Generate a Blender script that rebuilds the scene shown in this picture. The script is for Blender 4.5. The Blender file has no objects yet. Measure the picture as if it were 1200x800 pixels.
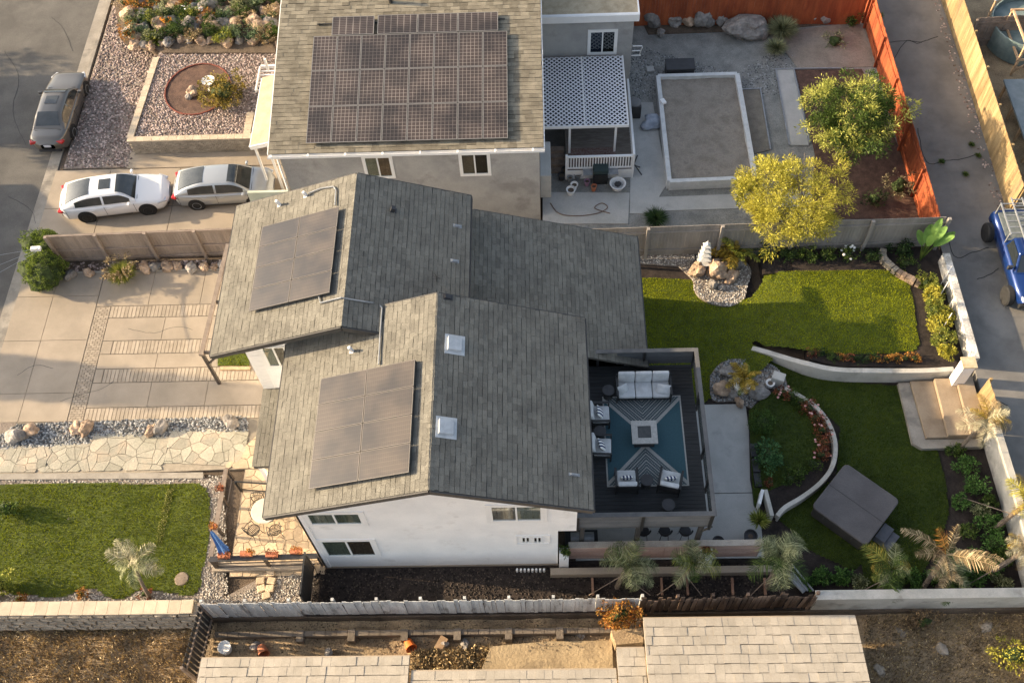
import bpy, bmesh, math, random
import numpy as np
from mathutils import Vector, Matrix, noise as mnoise
random.seed(7)
rng = np.random.default_rng(7)
sc = bpy.context.scene
COL = sc.collection
# ---------------------------------------------------------------- camera
CAM_H = 36.5
F_PX = 1183.94
_a, _b, _c = 0.550680097, -0.0683168939, 0.0566651407
ROT = Matrix.Rotation(_c, 3, 'Z') @ Matrix.Rotation(_a, 3, 'X') @ Matrix.Rotation(_b, 3, 'Z')
cd = bpy.data.cameras.new('camera')
cam = bpy.data.objects.new('camera', cd); COL.objects.link(cam)
cam.location = (0, 0, CAM_H)
cam.rotation_euler = ROT.to_euler()
cd.sensor_width = 36.0
cd.lens = F_PX / 1200 * 36.0
cd.clip_start = 0.5; cd.clip_end = 2000
sc.camera = cam
# ---------------------------------------------------------------- sun + sky
SUN = Vector((1.0, -0.12, -0.347)).normalized()      # travelling direction
EL = math.asin(-SUN.z)
world = bpy.data.worlds.new("World"); sc.world = world; world.use_nodes = True
wt = world.node_tree
bg = wt.nodes['Background']
sky = wt.nodes.new('ShaderNodeTexSky'); sky.sky_type = 'NISHITA'; sky.sun_disc = False
sky.sun_elevation = EL; sky.sun_rotation = math.atan2(-SUN.x, -SUN.y)
sky.air_density = 1.0; sky.dust_density = 4.0; sky.ozone_density = 1.0
hs_ = wt.nodes.new('ShaderNodeHueSaturation'); hs_.inputs['Saturation'].default_value = 0.72
wt.links.new(sky.outputs[0], hs_.inputs['Color']); wt.links.new(hs_.outputs[0], bg.inputs[0]); bg.inputs[1].default_value = 0.11
sl = bpy.data.lights.new('sun', 'SUN'); sl.energy = 3.8; sl.angle = math.radians(0.5); sl.color = (1.0, 0.77, 0.49)
so = bpy.data.objects.new('sun', sl); COL.objects.link(so); so.location = (-30, 5, 50)
so.rotation_euler = SUN.to_track_quat('-Z', 'Y').to_euler()
sc.view_settings.view_transform = 'Standard'; sc.view_settings.look = 'None'
sc.view_settings.exposure = 1.58; sc.view_settings.gamma = 1.0
# ---------------------------------------------------------------- survey: photo pixel -> point on a level plane
def P(px, py, z=0.0):
    d = ROT @ Vector((px - 600, 400 - py, -F_PX)); t = (z - CAM_H) / d.z
    return Vector((d.x * t, d.y * t, z))
def atY(px, py, y):
    d = ROT @ Vector((px - 600, 400 - py, -F_PX)); t = y / d.y
    return Vector((d.x * t, y, d.z * t + CAM_H))
# ---------------------------------------------------------------- materials
MATS = {}
def mat(name, c1, c2=None, scale=2.0, rough=0.85, fine=0.0, fscale=40.0, island=0.0, orand=0.0, bump=0.0, bscale=60.0, metal=0.0,
        spec=0.4, c3=None, alpha=None, stretch=None, coat=0.0, hue=0.0, dirt=None, trans=0.0):
    if name in MATS: return MATS[name]
    m = bpy.data.materials.new(name); m.use_nodes = True; t = m.node_tree; N = t.nodes; L = t.links
    b = N['Principled BSDF']; b.inputs['Roughness'].default_value = rough; b.inputs['Metallic'].default_value = metal
    b.inputs['Specular IOR Level'].default_value = spec
    if coat: b.inputs['Coat Weight'].default_value = coat; b.inputs['Coat Roughness'].default_value = 0.05
    geo = N.new('ShaderNodeNewGeometry'); pos = geo.outputs['Position']
    if stretch:
        mp = N.new('ShaderNodeMapping'); mp.inputs['Scale'].default_value = stretch; L.new(pos, mp.inputs[0]); pos = mp.outputs[0]
    def noise(s, det=4.0, src=None):
        n = N.new('ShaderNodeTexNoise'); n.inputs['Scale'].default_value = s; n.inputs['Detail'].default_value = det
        n.inputs['Roughness'].default_value = 0.62
        L.new(src or pos, n.inputs['Vector']); return n.outputs['Fac']
    def mul(col, fac_out, lo, hi):
        mr = N.new('ShaderNodeMapRange'); mr.inputs[3].default_value = lo; mr.inputs[4].default_value = hi
        mr.inputs[1].default_value = 0.28 if True else 0; mr.inputs[2].default_value = 0.72
        L.new(fac_out, mr.inputs[0])
        mx = N.new('ShaderNodeVectorMath'); mx.operation = 'SCALE'; L.new(col, mx.inputs[0]); L.new(mr.outputs[0], mx.inputs['Scale']); return mx.outputs[0]
    c2 = c2 or c1
    cr = N.new('ShaderNodeValToRGB'); e = cr.color_ramp.elements
    e[0].position = 0.36; e[0].color = (*c1, 1); e[1].position = 0.64; e[1].color = (*c2, 1)
    if c3: k = e.new(0.5); k.color = (*c3, 1)
    src = noise(scale)
    if island:
        ir = geo.outputs['Random Per Island']
        mm = N.new('ShaderNodeMath'); mm.operation = 'MULTIPLY_ADD'; L.new(ir, mm.inputs[0]); mm.inputs[1].default_value = 0.5 * min(1, hue or 0.5)
        ad = N.new('ShaderNodeMath'); ad.operation = 'ADD'; L.new(mm.outputs[0], ad.inputs[0]); L.new(src, ad.inputs[1])
        mm.inputs[2].default_value = -0.25 * min(1, hue or 0.5); src = ad.outputs[0]
    L.new(src, cr.inputs[0]); col = cr.outputs[0]
    if fine: col = mul(col, noise(fscale, 3.0), 1 - fine, 1 + fine)
    if island:
        mr = N.new('ShaderNodeMapRange'); mr.inputs[3].default_value = 1 - island; mr.inputs[4].default_value = 1 + island; L.new(geo.outputs['Random Per Island'], mr.inputs[0])
        mx = N.new('ShaderNodeVectorMath'); mx.operation = 'SCALE'; L.new(col, mx.inputs[0]); L.new(mr.outputs[0], mx.inputs['Scale']); col = mx.outputs[0]
    if orand:
        oi = N.new('ShaderNodeObjectInfo'); mr = N.new('ShaderNodeMapRange'); mr.inputs[3].default_value = 1 - orand; mr.inputs[4].default_value = 1 + orand
        L.new(oi.outputs['Random'], mr.inputs[0]); mx = N.new('ShaderNodeVectorMath'); mx.operation = 'SCALE'; L.new(col, mx.inputs[0]); L.new(mr.outputs[0], mx.inputs['Scale']); col = mx.outputs[0]
    if dirt:   # (colour, scale, threshold): stains with a shape of their own
        dn = N.new('ShaderNodeValToRGB'); dn.color_ramp.elements[0].position = dirt[2]; dn.color_ramp.elements[1].position = min(1, dirt[2] + 0.12)
        L.new(noise(dirt[1], 6.0), dn.inputs[0]); mi = N.new('ShaderNodeMix'); mi.data_type = 'RGBA'
        sc_ = N.new('ShaderNodeMath'); sc_.operation = 'MULTIPLY'; sc_.inputs[1].default_value = dirt[3] if len(dirt) > 3 else 0.6; L.new(dn.outputs[0], sc_.inputs[0])
        L.new(sc_.outputs[0], mi.inputs[0]); L.new(col, mi.inputs[6]); mi.inputs[7].default_value = (*dirt[0], 1); col = mi.outputs[2]
    L.new(col, b.inputs['Base Color'])
    if bump:
        bp = N.new('ShaderNodeBump'); bp.inputs['Strength'].default_value = bump; bp.inputs['Distance'].default_value = 0.05
        L.new(noise(bscale, 5.0), bp.inputs['Height']); L.new(bp.outputs[0], b.inputs['Normal'])
    if trans:
        tr = N.new('ShaderNodeBsdfTranslucent'); L.new(col, tr.inputs[0]); ms = N.new('ShaderNodeMixShader'); ms.inputs[0].default_value = trans
        L.new(b.outputs[0], ms.inputs[1]); L.new(tr.outputs[0], ms.inputs[2]); L.new(ms.outputs[0], N['Material Output'].inputs[0])
    MATS[name] = m; return m
def leafmat(name, c1, c2, c3=None, trans=0.25): return mat(name, c1, c2, c3=c3, scale=1.6, rough=0.7, island=0.35, hue=0.9, spec=0.3, trans=trans)
asphalt = mat('asphalt', (.085,.08,.073), (.13,.122,.11), scale=.5, fine=.25, fscale=45, bump=.4, bscale=60, dirt=((.06,.058,.055), .35, .55, .5))
alley_m = mat('alley_asphalt', (.150,.142,.130), (.215,.205,.188), scale=.6, fine=.25, fscale=50, bump=.4, bscale=55, dirt=((.11,.105,.097), .5, .55, .6))
concrete = mat('concrete', (.285,.24,.185), (.365,.305,.237), scale=.55, fine=.10, fscale=30, bump=.2, bscale=40, dirt=((.25,.215,.175), .45, .54, .65))
concrete_g = mat('grey_concrete', (.38,.375,.35), (.48,.47,.44), scale=.8, fine=.12, fscale=30, bump=.2, bscale=40, dirt=((.25,.245,.23), .8, .56, .5))
curb_m = mat('curb_concrete', (.24,.215,.18), (.33,.30,.255), scale=1.2, fine=.15, bump=.2, dirt=((.14,.13,.115), 1.0, .55, .7))
joint_m = mat('joint', (.19,.165,.13), (.24,.21,.165), scale=3)
paver_m = mat('paver', (.31,.26,.20), (.38,.32,.25), scale=3, island=.05, fine=.12, bump=.2)
flag_m = mat('flagstone', (.30,.285,.225), (.44,.37,.28), c3=(.35,.325,.26), scale=.9, orand=.16, fine=.16, fscale=12, bump=.35, bscale=14)
flag_tan = mat('tan_flagstone', (.44,.34,.23), (.56,.44,.30), scale=1.2, orand=.12, fine=.12, fscale=12, bump=.3, bscale=14)
mortar = mat('mortar', (.26,.225,.175), (.34,.295,.23), scale=4, fine=.2)
soil = mat('soil', (.085,.062,.042), (.15,.11,.078), scale=1.5, fine=.35, fscale=25, bump=.8, bscale=20)
dry_soil = mat('dry_soil', (.23,.165,.10), (.42,.31,.185), scale=1.0, fine=.35, fscale=18, bump=.9, bscale=15)
mulch = mat('mulch', (.018,.013,.011), (.045,.033,.028), scale=3, fine=.5, fscale=40, bump=1.0, bscale=35)
redmulch = mat('red_mulch', (.080,.045,.034), (.15,.088,.062), scale=3, fine=.5, fscale=40, bump=1.0, bscale=35)
sand = mat('sand', (.21,.18,.145), (.30,.26,.215), scale=1.6, fine=.2, fscale=20, bump=.6, bscale=9, dirt=((.11,.095,.075), 1.6, .56, .5))
turf = mat('turf_base', (.050,.066,.007), (.085,.112,.012), scale=2.5, fine=.3, fscale=60, bump=.5)
turf_pale = mat('pale_turf', (.16,.17,.05), (.2,.2,.07), scale=2.5, fine=.3, fscale=60, bump=.5)
blade_m = mat('grass_blade', (.120,.150,.004), (.24,.275,.009), scale=.9, rough=.7, island=.3, hue=.8, spec=.2, trans=.35)
blade_shade = mat('shade_toned_grass_blade', (.050,.085,.006), (.115,.155,.012), scale=.9, rough=.7, island=.3, hue=.8, spec=.2, trans=.35)  # same grass, darkened in colour to stand in for shade on the lower lawn
turf_shade = mat('shade_toned_turf_base', (.028,.046,.005), (.050,.075,.008), scale=2.5, fine=.3, fscale=60, bump=.5)  # turf under it, with the shade put into its colour too
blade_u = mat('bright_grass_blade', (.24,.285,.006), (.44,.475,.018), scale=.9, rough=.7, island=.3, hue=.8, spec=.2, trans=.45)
graveled = mat('gravel_bed', (.20,.165,.135), (.28,.235,.2), scale=3, fine=.4, fscale=30, bump=1, bscale=25)
pebble = mat('pebble', (.20,.15,.125), (.42,.34,.30), c3=(.30,.21,.18), scale=9, island=.45, hue=1, fine=.1)
pebble_w = mat('pale_pebble', (.26,.23,.19), (.50,.46,.40), scale=9, island=.4, hue=1)
pebble_g = mat('grey_pebble', (.12,.125,.125), (.32,.32,.31), scale=9, island=.45, hue=1)
shingle = mat('shingle', (.140,.132,.112), (.188,.178,.150), scale=1.2, island=.09, hue=.3, fine=.18, fscale=30, bump=.4, bscale=70, rough=.9, spec=.25, dirt=((.10,.097,.088), .5, .58, .4))
shingle_p = mat('shingle_tab', (.140,.132,.112), (.188,.178,.150), scale=1.2, orand=.09, fine=.18, fscale=30, bump=.4, bscale=70, rough=.9, spec=.25, dirt=((.10,.097,.088), .5, .58, .4))
shingle_n = mat('old_shingle', (.16,.142,.108), (.245,.22,.168), scale=1.5, island=.14, hue=.5, fine=.15, fscale=30, bump=.4, rough=.95, spec=.2)
shingle_np = mat('old_shingle_tab', (.16,.142,.108), (.245,.22,.168), scale=1.5, orand=.14, fine=.15, fscale=30, bump=.4, rough=.95, spec=.2)
tile_m = mat('concrete_tile', (.34,.305,.25), (.42,.375,.31), scale=1.2, island=.06, hue=.5, fine=.08, fscale=20, bump=.2, rough=.95, dirt=((.27,.24,.195), .6, .56, .5))
tile_p = mat('concrete_roof_tile', (.34,.305,.25), (.42,.375,.31), scale=1.2, orand=.06, fine=.08, fscale=20, bump=.2, rough=.95, dirt=((.27,.24,.195), .6, .56, .5))
underlay = mat('underlay', (.075,.07,.06), (.10,.092,.08), scale=4)
trim_dark = mat('dark_trim', (.055,.052,.048), (.075,.07,.065), scale=4, rough=.6)
white = mat('white_paint', (.76,.75,.73), (.82,.81,.79), scale=1.5, fine=.04, rough=.65, dirt=((.6,.57,.52), 1.5, .58, .3))
stucco_w = mat('white_stucco', (.80,.795,.78), (.88,.87,.85), scale=.9, fine=.06, fscale=25, rough=.9, bump=.25, bscale=30, dirt=((.55,.53,.5), 1.1, .57, .45))
stucco_g = mat('grey_stucco', (.32,.315,.305), (.41,.40,.38), scale=.8, fine=.10, fscale=30, rough=.95, bump=.3, bscale=30, dirt=((.21,.2,.19), .7, .55, .6))
vinyl = mat('window_vinyl', (.8,.8,.78), rough=.4)
curtain = mat('curtain', (.17,.10,.075), (.27,.17,.13), scale=3, stretch=(6, 1, .3), rough=.9)
curtain_p = mat('pale_curtain', (.34,.34,.29), (.5,.5,.43), scale=3, stretch=(6, 1, .3), rough=.9)
dark_in = mat('dark_interior', (.015,.015,.014), rough=.8)
fence_tan = mat('tan_fence', (.25,.195,.155), (.33,.265,.215), scale=1.5, orand=.10, fine=.12, rough=.8, stretch=(1, 1, .3))
fence_grey = mat('grey_tan_fence', (.235,.21,.185), (.31,.28,.25), scale=1.5, orand=.07, fine=.1, rough=.8, stretch=(1, 1, .3))
fence_white = mat('weathered_white_board', (.40,.405,.40), (.58,.58,.56), scale=2.5, orand=.12, fine=.2, rough=.9, stretch=(1, 1, .25), dirt=((.10,.09,.08), 3.0, .58, .9))
fence_brown = mat('brown_board', (.10,.065,.045), (.22,.15,.105), scale=3, orand=.4, fine=.3, stretch=(1, 1, .2))
fence_red = mat('red_board', (.23,.050,.018), (.37,.095,.032), scale=2, orand=.14, fine=.15, stretch=(1, 1, .25))
fence_new = mat('yellow_pine_board', (.24,.165,.075), (.36,.26,.13), scale=2, orand=.18, fine=.2, stretch=(1, 1, .25), dirt=((.15,.11,.07), .9, .56, .7))  # brown blotches mix board stain with painted patches of house and tree shade
wood = mat('wood', (.36,.23,.13), (.52,.36,.22), scale=3, fine=.2)
oldwood = mat('old_wood', (.17,.13,.10), (.27,.21,.165), scale=3, fine=.3)
redwood = mat('redwood_slat', (.42,.27,.21), (.52,.37,.30), scale=2, orand=.12, fine=.2, stretch=(.3, 1, 1))
brownmetal = mat('brown_metal', (.055,.045,.04), (.08,.065,.055), scale=4, rough=.5)
brownwood = mat('weathered_brown_rail', (.17,.135,.11), (.24,.195,.16), scale=3, fine=.2)
blackm = mat('black_metal', (.02,.02,.02), (.035,.035,.035), scale=6, rough=.45)
blackp = mat('black_plastic', (.03,.03,.032), (.045,.045,.048), scale=3, rough=.5)
rubber = mat('rubber', (.015,.015,.015), (.025,.025,.025), scale=8, rough=.85)
steel = mat('steel', (.45,.46,.47), (.55,.56,.57), scale=4, rough=.3, metal=.9)
galv = mat('pale_metal', (.24,.25,.26), (.34,.355,.365), scale=4, rough=.5, metal=.3)
deck_floor = mat('deck_floor', (.022,.023,.024), (.034,.035,.037), scale=1.5, fine=.2, rough=.8, stretch=(1, 8, 1))
deck_grey = mat('deck_grey_board', (.10,.105,.11), (.145,.15,.155), scale=1.5, orand=.1, fine=.12, stretch=(.5, 1, 1))
cap_grey = mat('deck_rail_cap', (.085,.085,.087), (.125,.123,.12), scale=2, fine=.1, rough=.6)
fabric = mat('pale_fabric', (.46,.47,.47), (.56,.57,.57), scale=4, fine=.08, fscale=80, rough=.95)
spa_cover = mat('spa_cover', (.072,.067,.069), (.094,.088,.089), scale=1.2, fine=.12, fscale=25, rough=.65, bump=.15, bscale=12)
spa_body = mat('spa_shell', (.03,.028,.027), (.045,.042,.04), scale=3, rough=.6)
rock_tan = mat('tan_rock', (.24,.17,.12), (.50,.36,.25), scale=2.2, fine=.25, fscale=9, bump=.9, bscale=6, orand=.2)
rock_grey = mat('grey_rock', (.17,.155,.14), (.33,.30,.27), scale=2.2, fine=.25, fscale=9, bump=.9, bscale=6, orand=.2)
block_grey = mat('split_face_block', (.26,.225,.18), (.38,.33,.26), scale=3, orand=.14, fine=.2, bump=.9, bscale=14)
block_cap = mat('block_cap', (.46,.38,.28), (.56,.47,.35), scale=2, orand=.08, fine=.1, bump=.3)
wallplaster = mat('pale_plaster_wall', (.42,.40,.35), (.54,.51,.455), scale=1.2, fine=.12, rough=.9, bump=.3, bscale=16, dirt=((.27,.25,.215), 1.4, .53, .7))
terracotta = mat('terracotta', (.40,.14,.07), (.50,.19,.10), scale=4, fine=.1)
orange_p = mat('orange_plastic', (.70,.15,.03), (.78,.2,.05), scale=4, rough=.5)
blue_f = mat('blue_canvas', (.05,.12,.30), (.07,.17,.40), scale=5, rough=.9)
navy = mat('navy_cloth', (.02,.03,.10), rough=.9)
stone_top = mat('stone_tabletop', (.35,.34,.31), (.45,.43,.4), scale=12, fine=.15, rough=.6)
bark = mat('bark', (.13,.10,.075), (.22,.175,.13), scale=6, fine=.3, bump=.8, bscale=20)
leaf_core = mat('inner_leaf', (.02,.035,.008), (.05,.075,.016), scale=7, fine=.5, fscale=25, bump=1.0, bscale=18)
leaf_dk = leafmat('dark_leaf', (.015,.035,.010), (.045,.085,.020), (.028,.058,.014))
leaf_md = leafmat('mid_leaf', (.035,.07,.012), (.095,.14,.025), (.06,.10,.018))
leaf_yel = leafmat('yellow_green_leaf', (.30,.28,.035), (.55,.50,.09), (.42,.39,.055), .4)
leaf_tip = leafmat('pale_tip_leaf', (.26,.28,.05), (.48,.48,.12), (.36,.37,.08), .35)
leaf_lime = leafmat('lime_leaf', (.13,.17,.025), (.34,.34,.07), (.22,.25,.045), .35)
leaf_gold = leafmat('gold_leaf', (.24,.16,.02), (.44,.31,.05), (.34,.24,.035), .3)
leaf_grey = leafmat('grey_green_leaf', (.14,.16,.075), (.34,.35,.19), (.23,.25,.12))
leaf_dry = leafmat('dry_leaf', (.24,.17,.085), (.46,.36,.21), (.34,.26,.14))
leaf_red = leafmat('red_leaf', (.14,.03,.02), (.34,.10,.05), (.12,.09,.03))
leaf_orange = leafmat('orange_leaf', (.30,.10,.02), (.52,.24,.05), (.22,.15,.03))
leaf_pale = leafmat('pale_frond', (.28,.26,.16), (.48,.44,.30), (.38,.35,.23))
succ = leafmat('succulent', (.07,.12,.06), (.2,.26,.14), (.12,.18,.09), .1)
petal_w = mat('white_petal', (.8,.8,.75), rough=.8)
def glassmat(name, col=(.02,.025,.028), rough=.05, spec=.8):
    return mat(name, col, rough=rough, spec=spec)
glass = glassmat('window_glass'); 
def clear(name, tint, mixf):
    m = bpy.data.materials.new(name); m.use_nodes = True; t = m.node_tree; N = t.nodes
    g = N.new('ShaderNodeBsdfGlossy'); g.inputs['Roughness'].default_value = .03
    tr = N.new('ShaderNodeBsdfTransparent'); tr.inputs[0].default_value = (*tint, 1)
    fr = N.new('ShaderNodeLayerWeight'); fr.inputs[0].default_value = .22
    ms = N.new('ShaderNodeMixShader'); t.links.new(fr.outputs[1], ms.inputs[0]); t.links.new(tr.outputs[0], ms.inputs[1]); t.links.new(g.outputs[0], ms.inputs[2])
    t.links.new(ms.outputs[0], N['Material Output'].inputs[0]); return m
pane_m = clear('window_pane', (.75,.8,.78), .5)
# solar cells: fine silver grid on a brown-black cell, printed flat under glass
def solarmat(name, nx, ny, cell, line, rough, lw, coatw):
    m = bpy.data.materials.new(name); m.use_nodes = True; t = m.node_tree; N = t.nodes; L = t.links; b = N['Principled BSDF']
    uv = N.new('ShaderNodeTexCoord'); sep = N.new('ShaderNodeSeparateXYZ'); L.new(uv.outputs['Generated'], sep.inputs[0])
    outs = []
    for ax, n in ((0, nx), (1, ny)):
        a = N.new('ShaderNodeMath'); a.operation = 'MULTIPLY'; a.inputs[1].default_value = n; L.new(sep.outputs[ax], a.inputs[0])
        f = N.new('ShaderNodeMath'); f.operation = 'FRACT'; L.new(a.outputs[0], f.inputs[0])
        s = N.new('ShaderNodeMath'); s.operation = 'SUBTRACT'; s.inputs[1].default_value = .5; L.new(f.outputs[0], s.inputs[0])
        ab = N.new('ShaderNodeMath'); ab.operation = 'ABSOLUTE'; L.new(s.outputs[0], ab.inputs[0])
        g = N.new('ShaderNodeMath'); g.operation = 'GREATER_THAN'; g.inputs[1].default_value = .5 - lw; L.new(ab.outputs[0], g.inputs[0]); outs.append(g)
    mx = N.new('ShaderNodeMath'); mx.operation = 'MAXIMUM'; L.new(outs[0].outputs[0], mx.inputs[0]); L.new(outs[1].outputs[0], mx.inputs[1])
    mi = N.new('ShaderNodeMix'); mi.data_type = 'RGBA'; L.new(mx.outputs[0], mi.inputs[0]); mi.inputs[6].default_value = (*cell, 1); mi.inputs[7].default_value = (*line, 1)
    geo = N.new('ShaderNodeNewGeometry'); dn = N.new('ShaderNodeTexNoise'); dn.inputs['Scale'].default_value = .75; dn.inputs['Detail'].default_value = 3; L.new(geo.outputs['Position'], dn.inputs['Vector'])
    dr = N.new('ShaderNodeMapRange'); dr.inputs[1].default_value = .38; dr.inputs[2].default_value = .62; dr.inputs[3].default_value = .65; dr.inputs[4].default_value = 1.7; L.new(dn.outputs[0], dr.inputs[0])  # uneven tone in the cell colour stands in for sky reflections
    dv_ = N.new('ShaderNodeVectorMath'); dv_.operation = 'SCALE'; L.new(mi.outputs[2], dv_.inputs[0]); L.new(dr.outputs[0], dv_.inputs['Scale'])
    L.new(dv_.outputs[0], b.inputs['Base Color']); b.inputs['Roughness'].default_value = rough; b.inputs['Specular IOR Level'].default_value = .6
    b.inputs['Coat Weight'].default_value = coatw; b.inputs['Coat Roughness'].default_value = .12
    return m
cell_a = solarmat('solar_cell_grid', 6, 10, (.030,.021,.017), (.15,.13,.115), .4, .06, .25)
cell_b = solarmat('solar_cell_black', 24, 6, (.034,.025,.016), (.055,.042,.030), .3, .05, .45)
alu = mat('aluminium_frame', (.28,.265,.245), rough=.4, metal=.4)
# rug
def rugmat():
    m = bpy.data.materials.new('rug_print'); m.use_nodes = True; t = m.node_tree; N = t.nodes; L = t.links; b = N['Principled BSDF']; b.inputs['Roughness'].default_value = .95
    tc = N.new('ShaderNodeTexCoord'); sp = N.new('ShaderNodeSeparateXYZ'); L.new(tc.outputs['Generated'], sp.inputs[0])
    def mth(op, a, bb=None, c=None):
        n = N.new('ShaderNodeMath'); n.operation = op
        for i, v in enumerate((a, bb, c)):
            if v is None: continue
            if isinstance(v, (int, float)): n.inputs[i].default_value = v
            else: L.new(v, n.inputs[i])
        return n.outputs[0]
    x = mth('ABSOLUTE', mth('SUBTRACT', sp.outputs[0], .5)); y = mth('ABSOLUTE', mth('SUBTRACT', sp.outputs[1], .5))
    d = mth('SUBTRACT', mth('MULTIPLY', y, 1.55), mth('MULTIPLY', x, 1.30))          # >-.1 in the end wedges
    st = mth('LESS_THAN', mth('FRACT', mth('MULTIPLY', d, 18.0)), .42)
    dots = mth('LESS_THAN', mth('FRACT', mth('MULTIPLY', mth('ADD', x, y), 34.0)), .5)
    band = mth('LESS_THAN', mth('FRACT', mth('MULTIPLY', d, 9.0)), .5)
    st2 = mth('MULTIPLY', st, mth('MAXIMUM', dots, band))
    wedge = mth('GREATER_THAN', d, .06)
    edge = mth('MAXIMUM', mth('GREATER_THAN', x, .482), mth('GREATER_THAN', y, .486))
    solid = mth('MULTIPLY', wedge, mth('LESS_THAN', d, .13))
    fac = mth('MAXIMUM', mth('MAXIMUM', mth('MULTIPLY', wedge, st2), solid), edge)
    nz = N.new('ShaderNodeTexNoise'); nz.inputs['Scale'].default_value = 60; L.new(tc.outputs['Generated'], nz.inputs[0])
    mi = N.new('ShaderNodeMix'); mi.data_type = 'RGBA'; L.new(fac, mi.inputs[0])
    teal = N.new('ShaderNodeMix'); teal.data_type = 'RGBA'; L.new(wedge, teal.inputs[0]); teal.inputs[6].default_value = (.035,.085,.105, 1); teal.inputs[7].default_value = (.06,.085,.095, 1)
    L.new(teal.outputs[2], mi.inputs[6]); mi.inputs[7].default_value = (.32,.315,.295, 1)
    mm = N.new('ShaderNodeMapRange'); mm.inputs[3].default_value = .75; mm.inputs[4].default_value = 1.25; L.new(nz.outputs[0], mm.inputs[0])
    vs = N.new('ShaderNodeVectorMath'); vs.operation = 'SCALE'; L.new(mi.outputs[2], vs.inputs[0]); L.new(mm.outputs[0], vs.inputs['Scale'])
    L.new(vs.outputs[0], b.inputs['Base Color']); return m
rug_m = rugmat()
# ---------------------------------------------------------------- object helpers
def thing(name, label, cat, loc=(0, 0, 0), rz=0.0, group=None):
    o = bpy.data.objects.new(name, None); COL.objects.link(o); o.empty_display_size = .3
    o.location = loc; o.rotation_euler = (0, 0, rz); o['label'] = label; o['category'] = cat
    if group: o['group'] = group
    return o
def tag(o, label, cat, group=None):
    o['label'] = label; o['category'] = cat
    if group: o['group'] = group
    return o
def wloc(o):
    v = Vector((0, 0, 0))
    while o is not None: v += o.location; o = o.parent
    return v
class MB:
    def __init__(s): s.v = []; s.f = []
    def add(s, V, F):
        b = len(s.v); s.v += [tuple(p) for p in V]; s.f += [tuple(i + b for i in f) for f in F]; return s
    def box(s, x0, y0, z0, x1, y1, z1):
        V = [(x0,y0,z0),(x1,y0,z0),(x1,y1,z0),(x0,y1,z0),(x0,y0,z1),(x1,y0,z1),(x1,y1,z1),(x0,y1,z1)]
        return s.add(V, [(0,3,2,1),(4,5,6,7),(0,1,5,4),(1,2,6,5),(2,3,7,6),(3,0,4,7)])
    def obox(s, c, d, rot=(0, 0, 0)):
        from mathutils import Euler
        R = Euler(rot).to_matrix(); c = Vector(c); h = [q / 2 for q in d]
        V = [c + R @ Vector((a*h[0], b*h[1], e*h[2])) for e in (-1, 1) for a, b in ((-1,-1),(1,-1),(1,1),(-1,1))]
        return s.add(V, [(0,3,2,1),(4,5,6,7),(0,1,5,4),(1,2,6,5),(2,3,7,6),(3,0,4,7)])
    def bar(s, p, q, w=.05, h=None):
        p = Vector(p); q = Vector(q); h = h or w; d = (q - p).normalized()
        up = Vector((0, 0, 1)) if abs(d.z) < .95 else Vector((0, 1, 0))
        a = d.cross(up).normalized() * w / 2; b = a.cross(d).normalized() * h / 2
        V = [p-a-b, p+a-b, p+a+b, p-a+b, q-a-b, q+a-b, q+a+b, q-a+b]
        return s.add(V, [(0,1,2,3),(4,7,6,5),(0,4,5,1),(1,5,6,2),(2,6,7,3),(3,7,4,0)])
    def prism(s, pts, z0, z1):
        pts = [(p[0], p[1]) for p in pts]; n = len(pts)
        ar = sum(pts[i][0]*pts[(i+1)%n][1] - pts[(i+1)%n][0]*pts[i][1] for i in range(n))
        if ar < 0: pts = pts[::-1]
        V = [(x, y, z0) for x, y in pts] + [(x, y, z1) for x, y in pts]
        return s.add(V, [tuple(range(n))[::-1], tuple(range(n, 2*n))] + [(i, (i+1) % n, n + (i+1) % n, n + i) for i in range(n)])
    def tube(s, path, r, n=6, r2=None):
        path = [Vector(p) for p in path]; V = []; F = []; m = len(path)
        for i, p in enumerate(path):
            d = (path[min(i+1, m-1)] - path[max(i-1, 0)]).normalized()
            up = Vector((0, 0, 1)) if abs(d.z) < .9 else Vector((1, 0, 0))
            a = d.cross(up).normalized(); b = a.cross(d)
            rr = r if r2 is None else r + (r2 - r) * i / (m - 1)
            V += [p + (a * math.cos(2*math.pi*k/n) + b * math.sin(2*math.pi*k/n)) * rr for k in range(n)]
        for i in range(m - 1):
            F += [(i*n+k, i*n+(k+1)%n, (i+1)*n+(k+1)%n, (i+1)*n+k) for k in range(n)]
        F += [tuple(range(n)), tuple(range((m-1)*n, m*n))[::-1]]
        return s.add(V, F)
    def lathe(s, c, prof, n=16):
        c = Vector(c); V = []; F = []
        for r, z in prof: V += [c + Vector((r*math.cos(2*math.pi*k/n), r*math.sin(2*math.pi*k/n), z)) for k in range(n)]
        for i in range(len(prof) - 1): F += [(i*n+k, i*n+(k+1)%n, (i+1)*n+(k+1)%n, (i+1)*n+k) for k in range(n)]
        F += [tuple(range(n))[::-1], tuple(range((len(prof)-1)*n, len(prof)*n))]
        return s.add(V, F)
    def lump(s, c, r, seed=0, rough=.25, flat=0.0):
        V, F = ICO; c = Vector(c); out = []
        for v in V:
            v = Vector(v); k = 1 + rough * 1.6 * mnoise.noise(v * 1.2 + Vector((seed * 3.1, seed * 1.7, 0))) + rough * .5 * mnoise.noise(v * 3.1 + Vector((0, seed * 2.3, 5))) - rough * .55 * abs(mnoise.noise(v * 2.1 + Vector((seed, 4, 0)))) + rough * .22 * mnoise.noise(v * 7.5 + Vector((seed, 0, 9)))
            p = Vector((v.x * r[0], v.y * r[1], v.z * r[2])) * k
            if flat and p.z < -flat * r[2]: p.z = -flat * r[2]
            out.append(c + p)
        return s.add(out, F)
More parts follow.
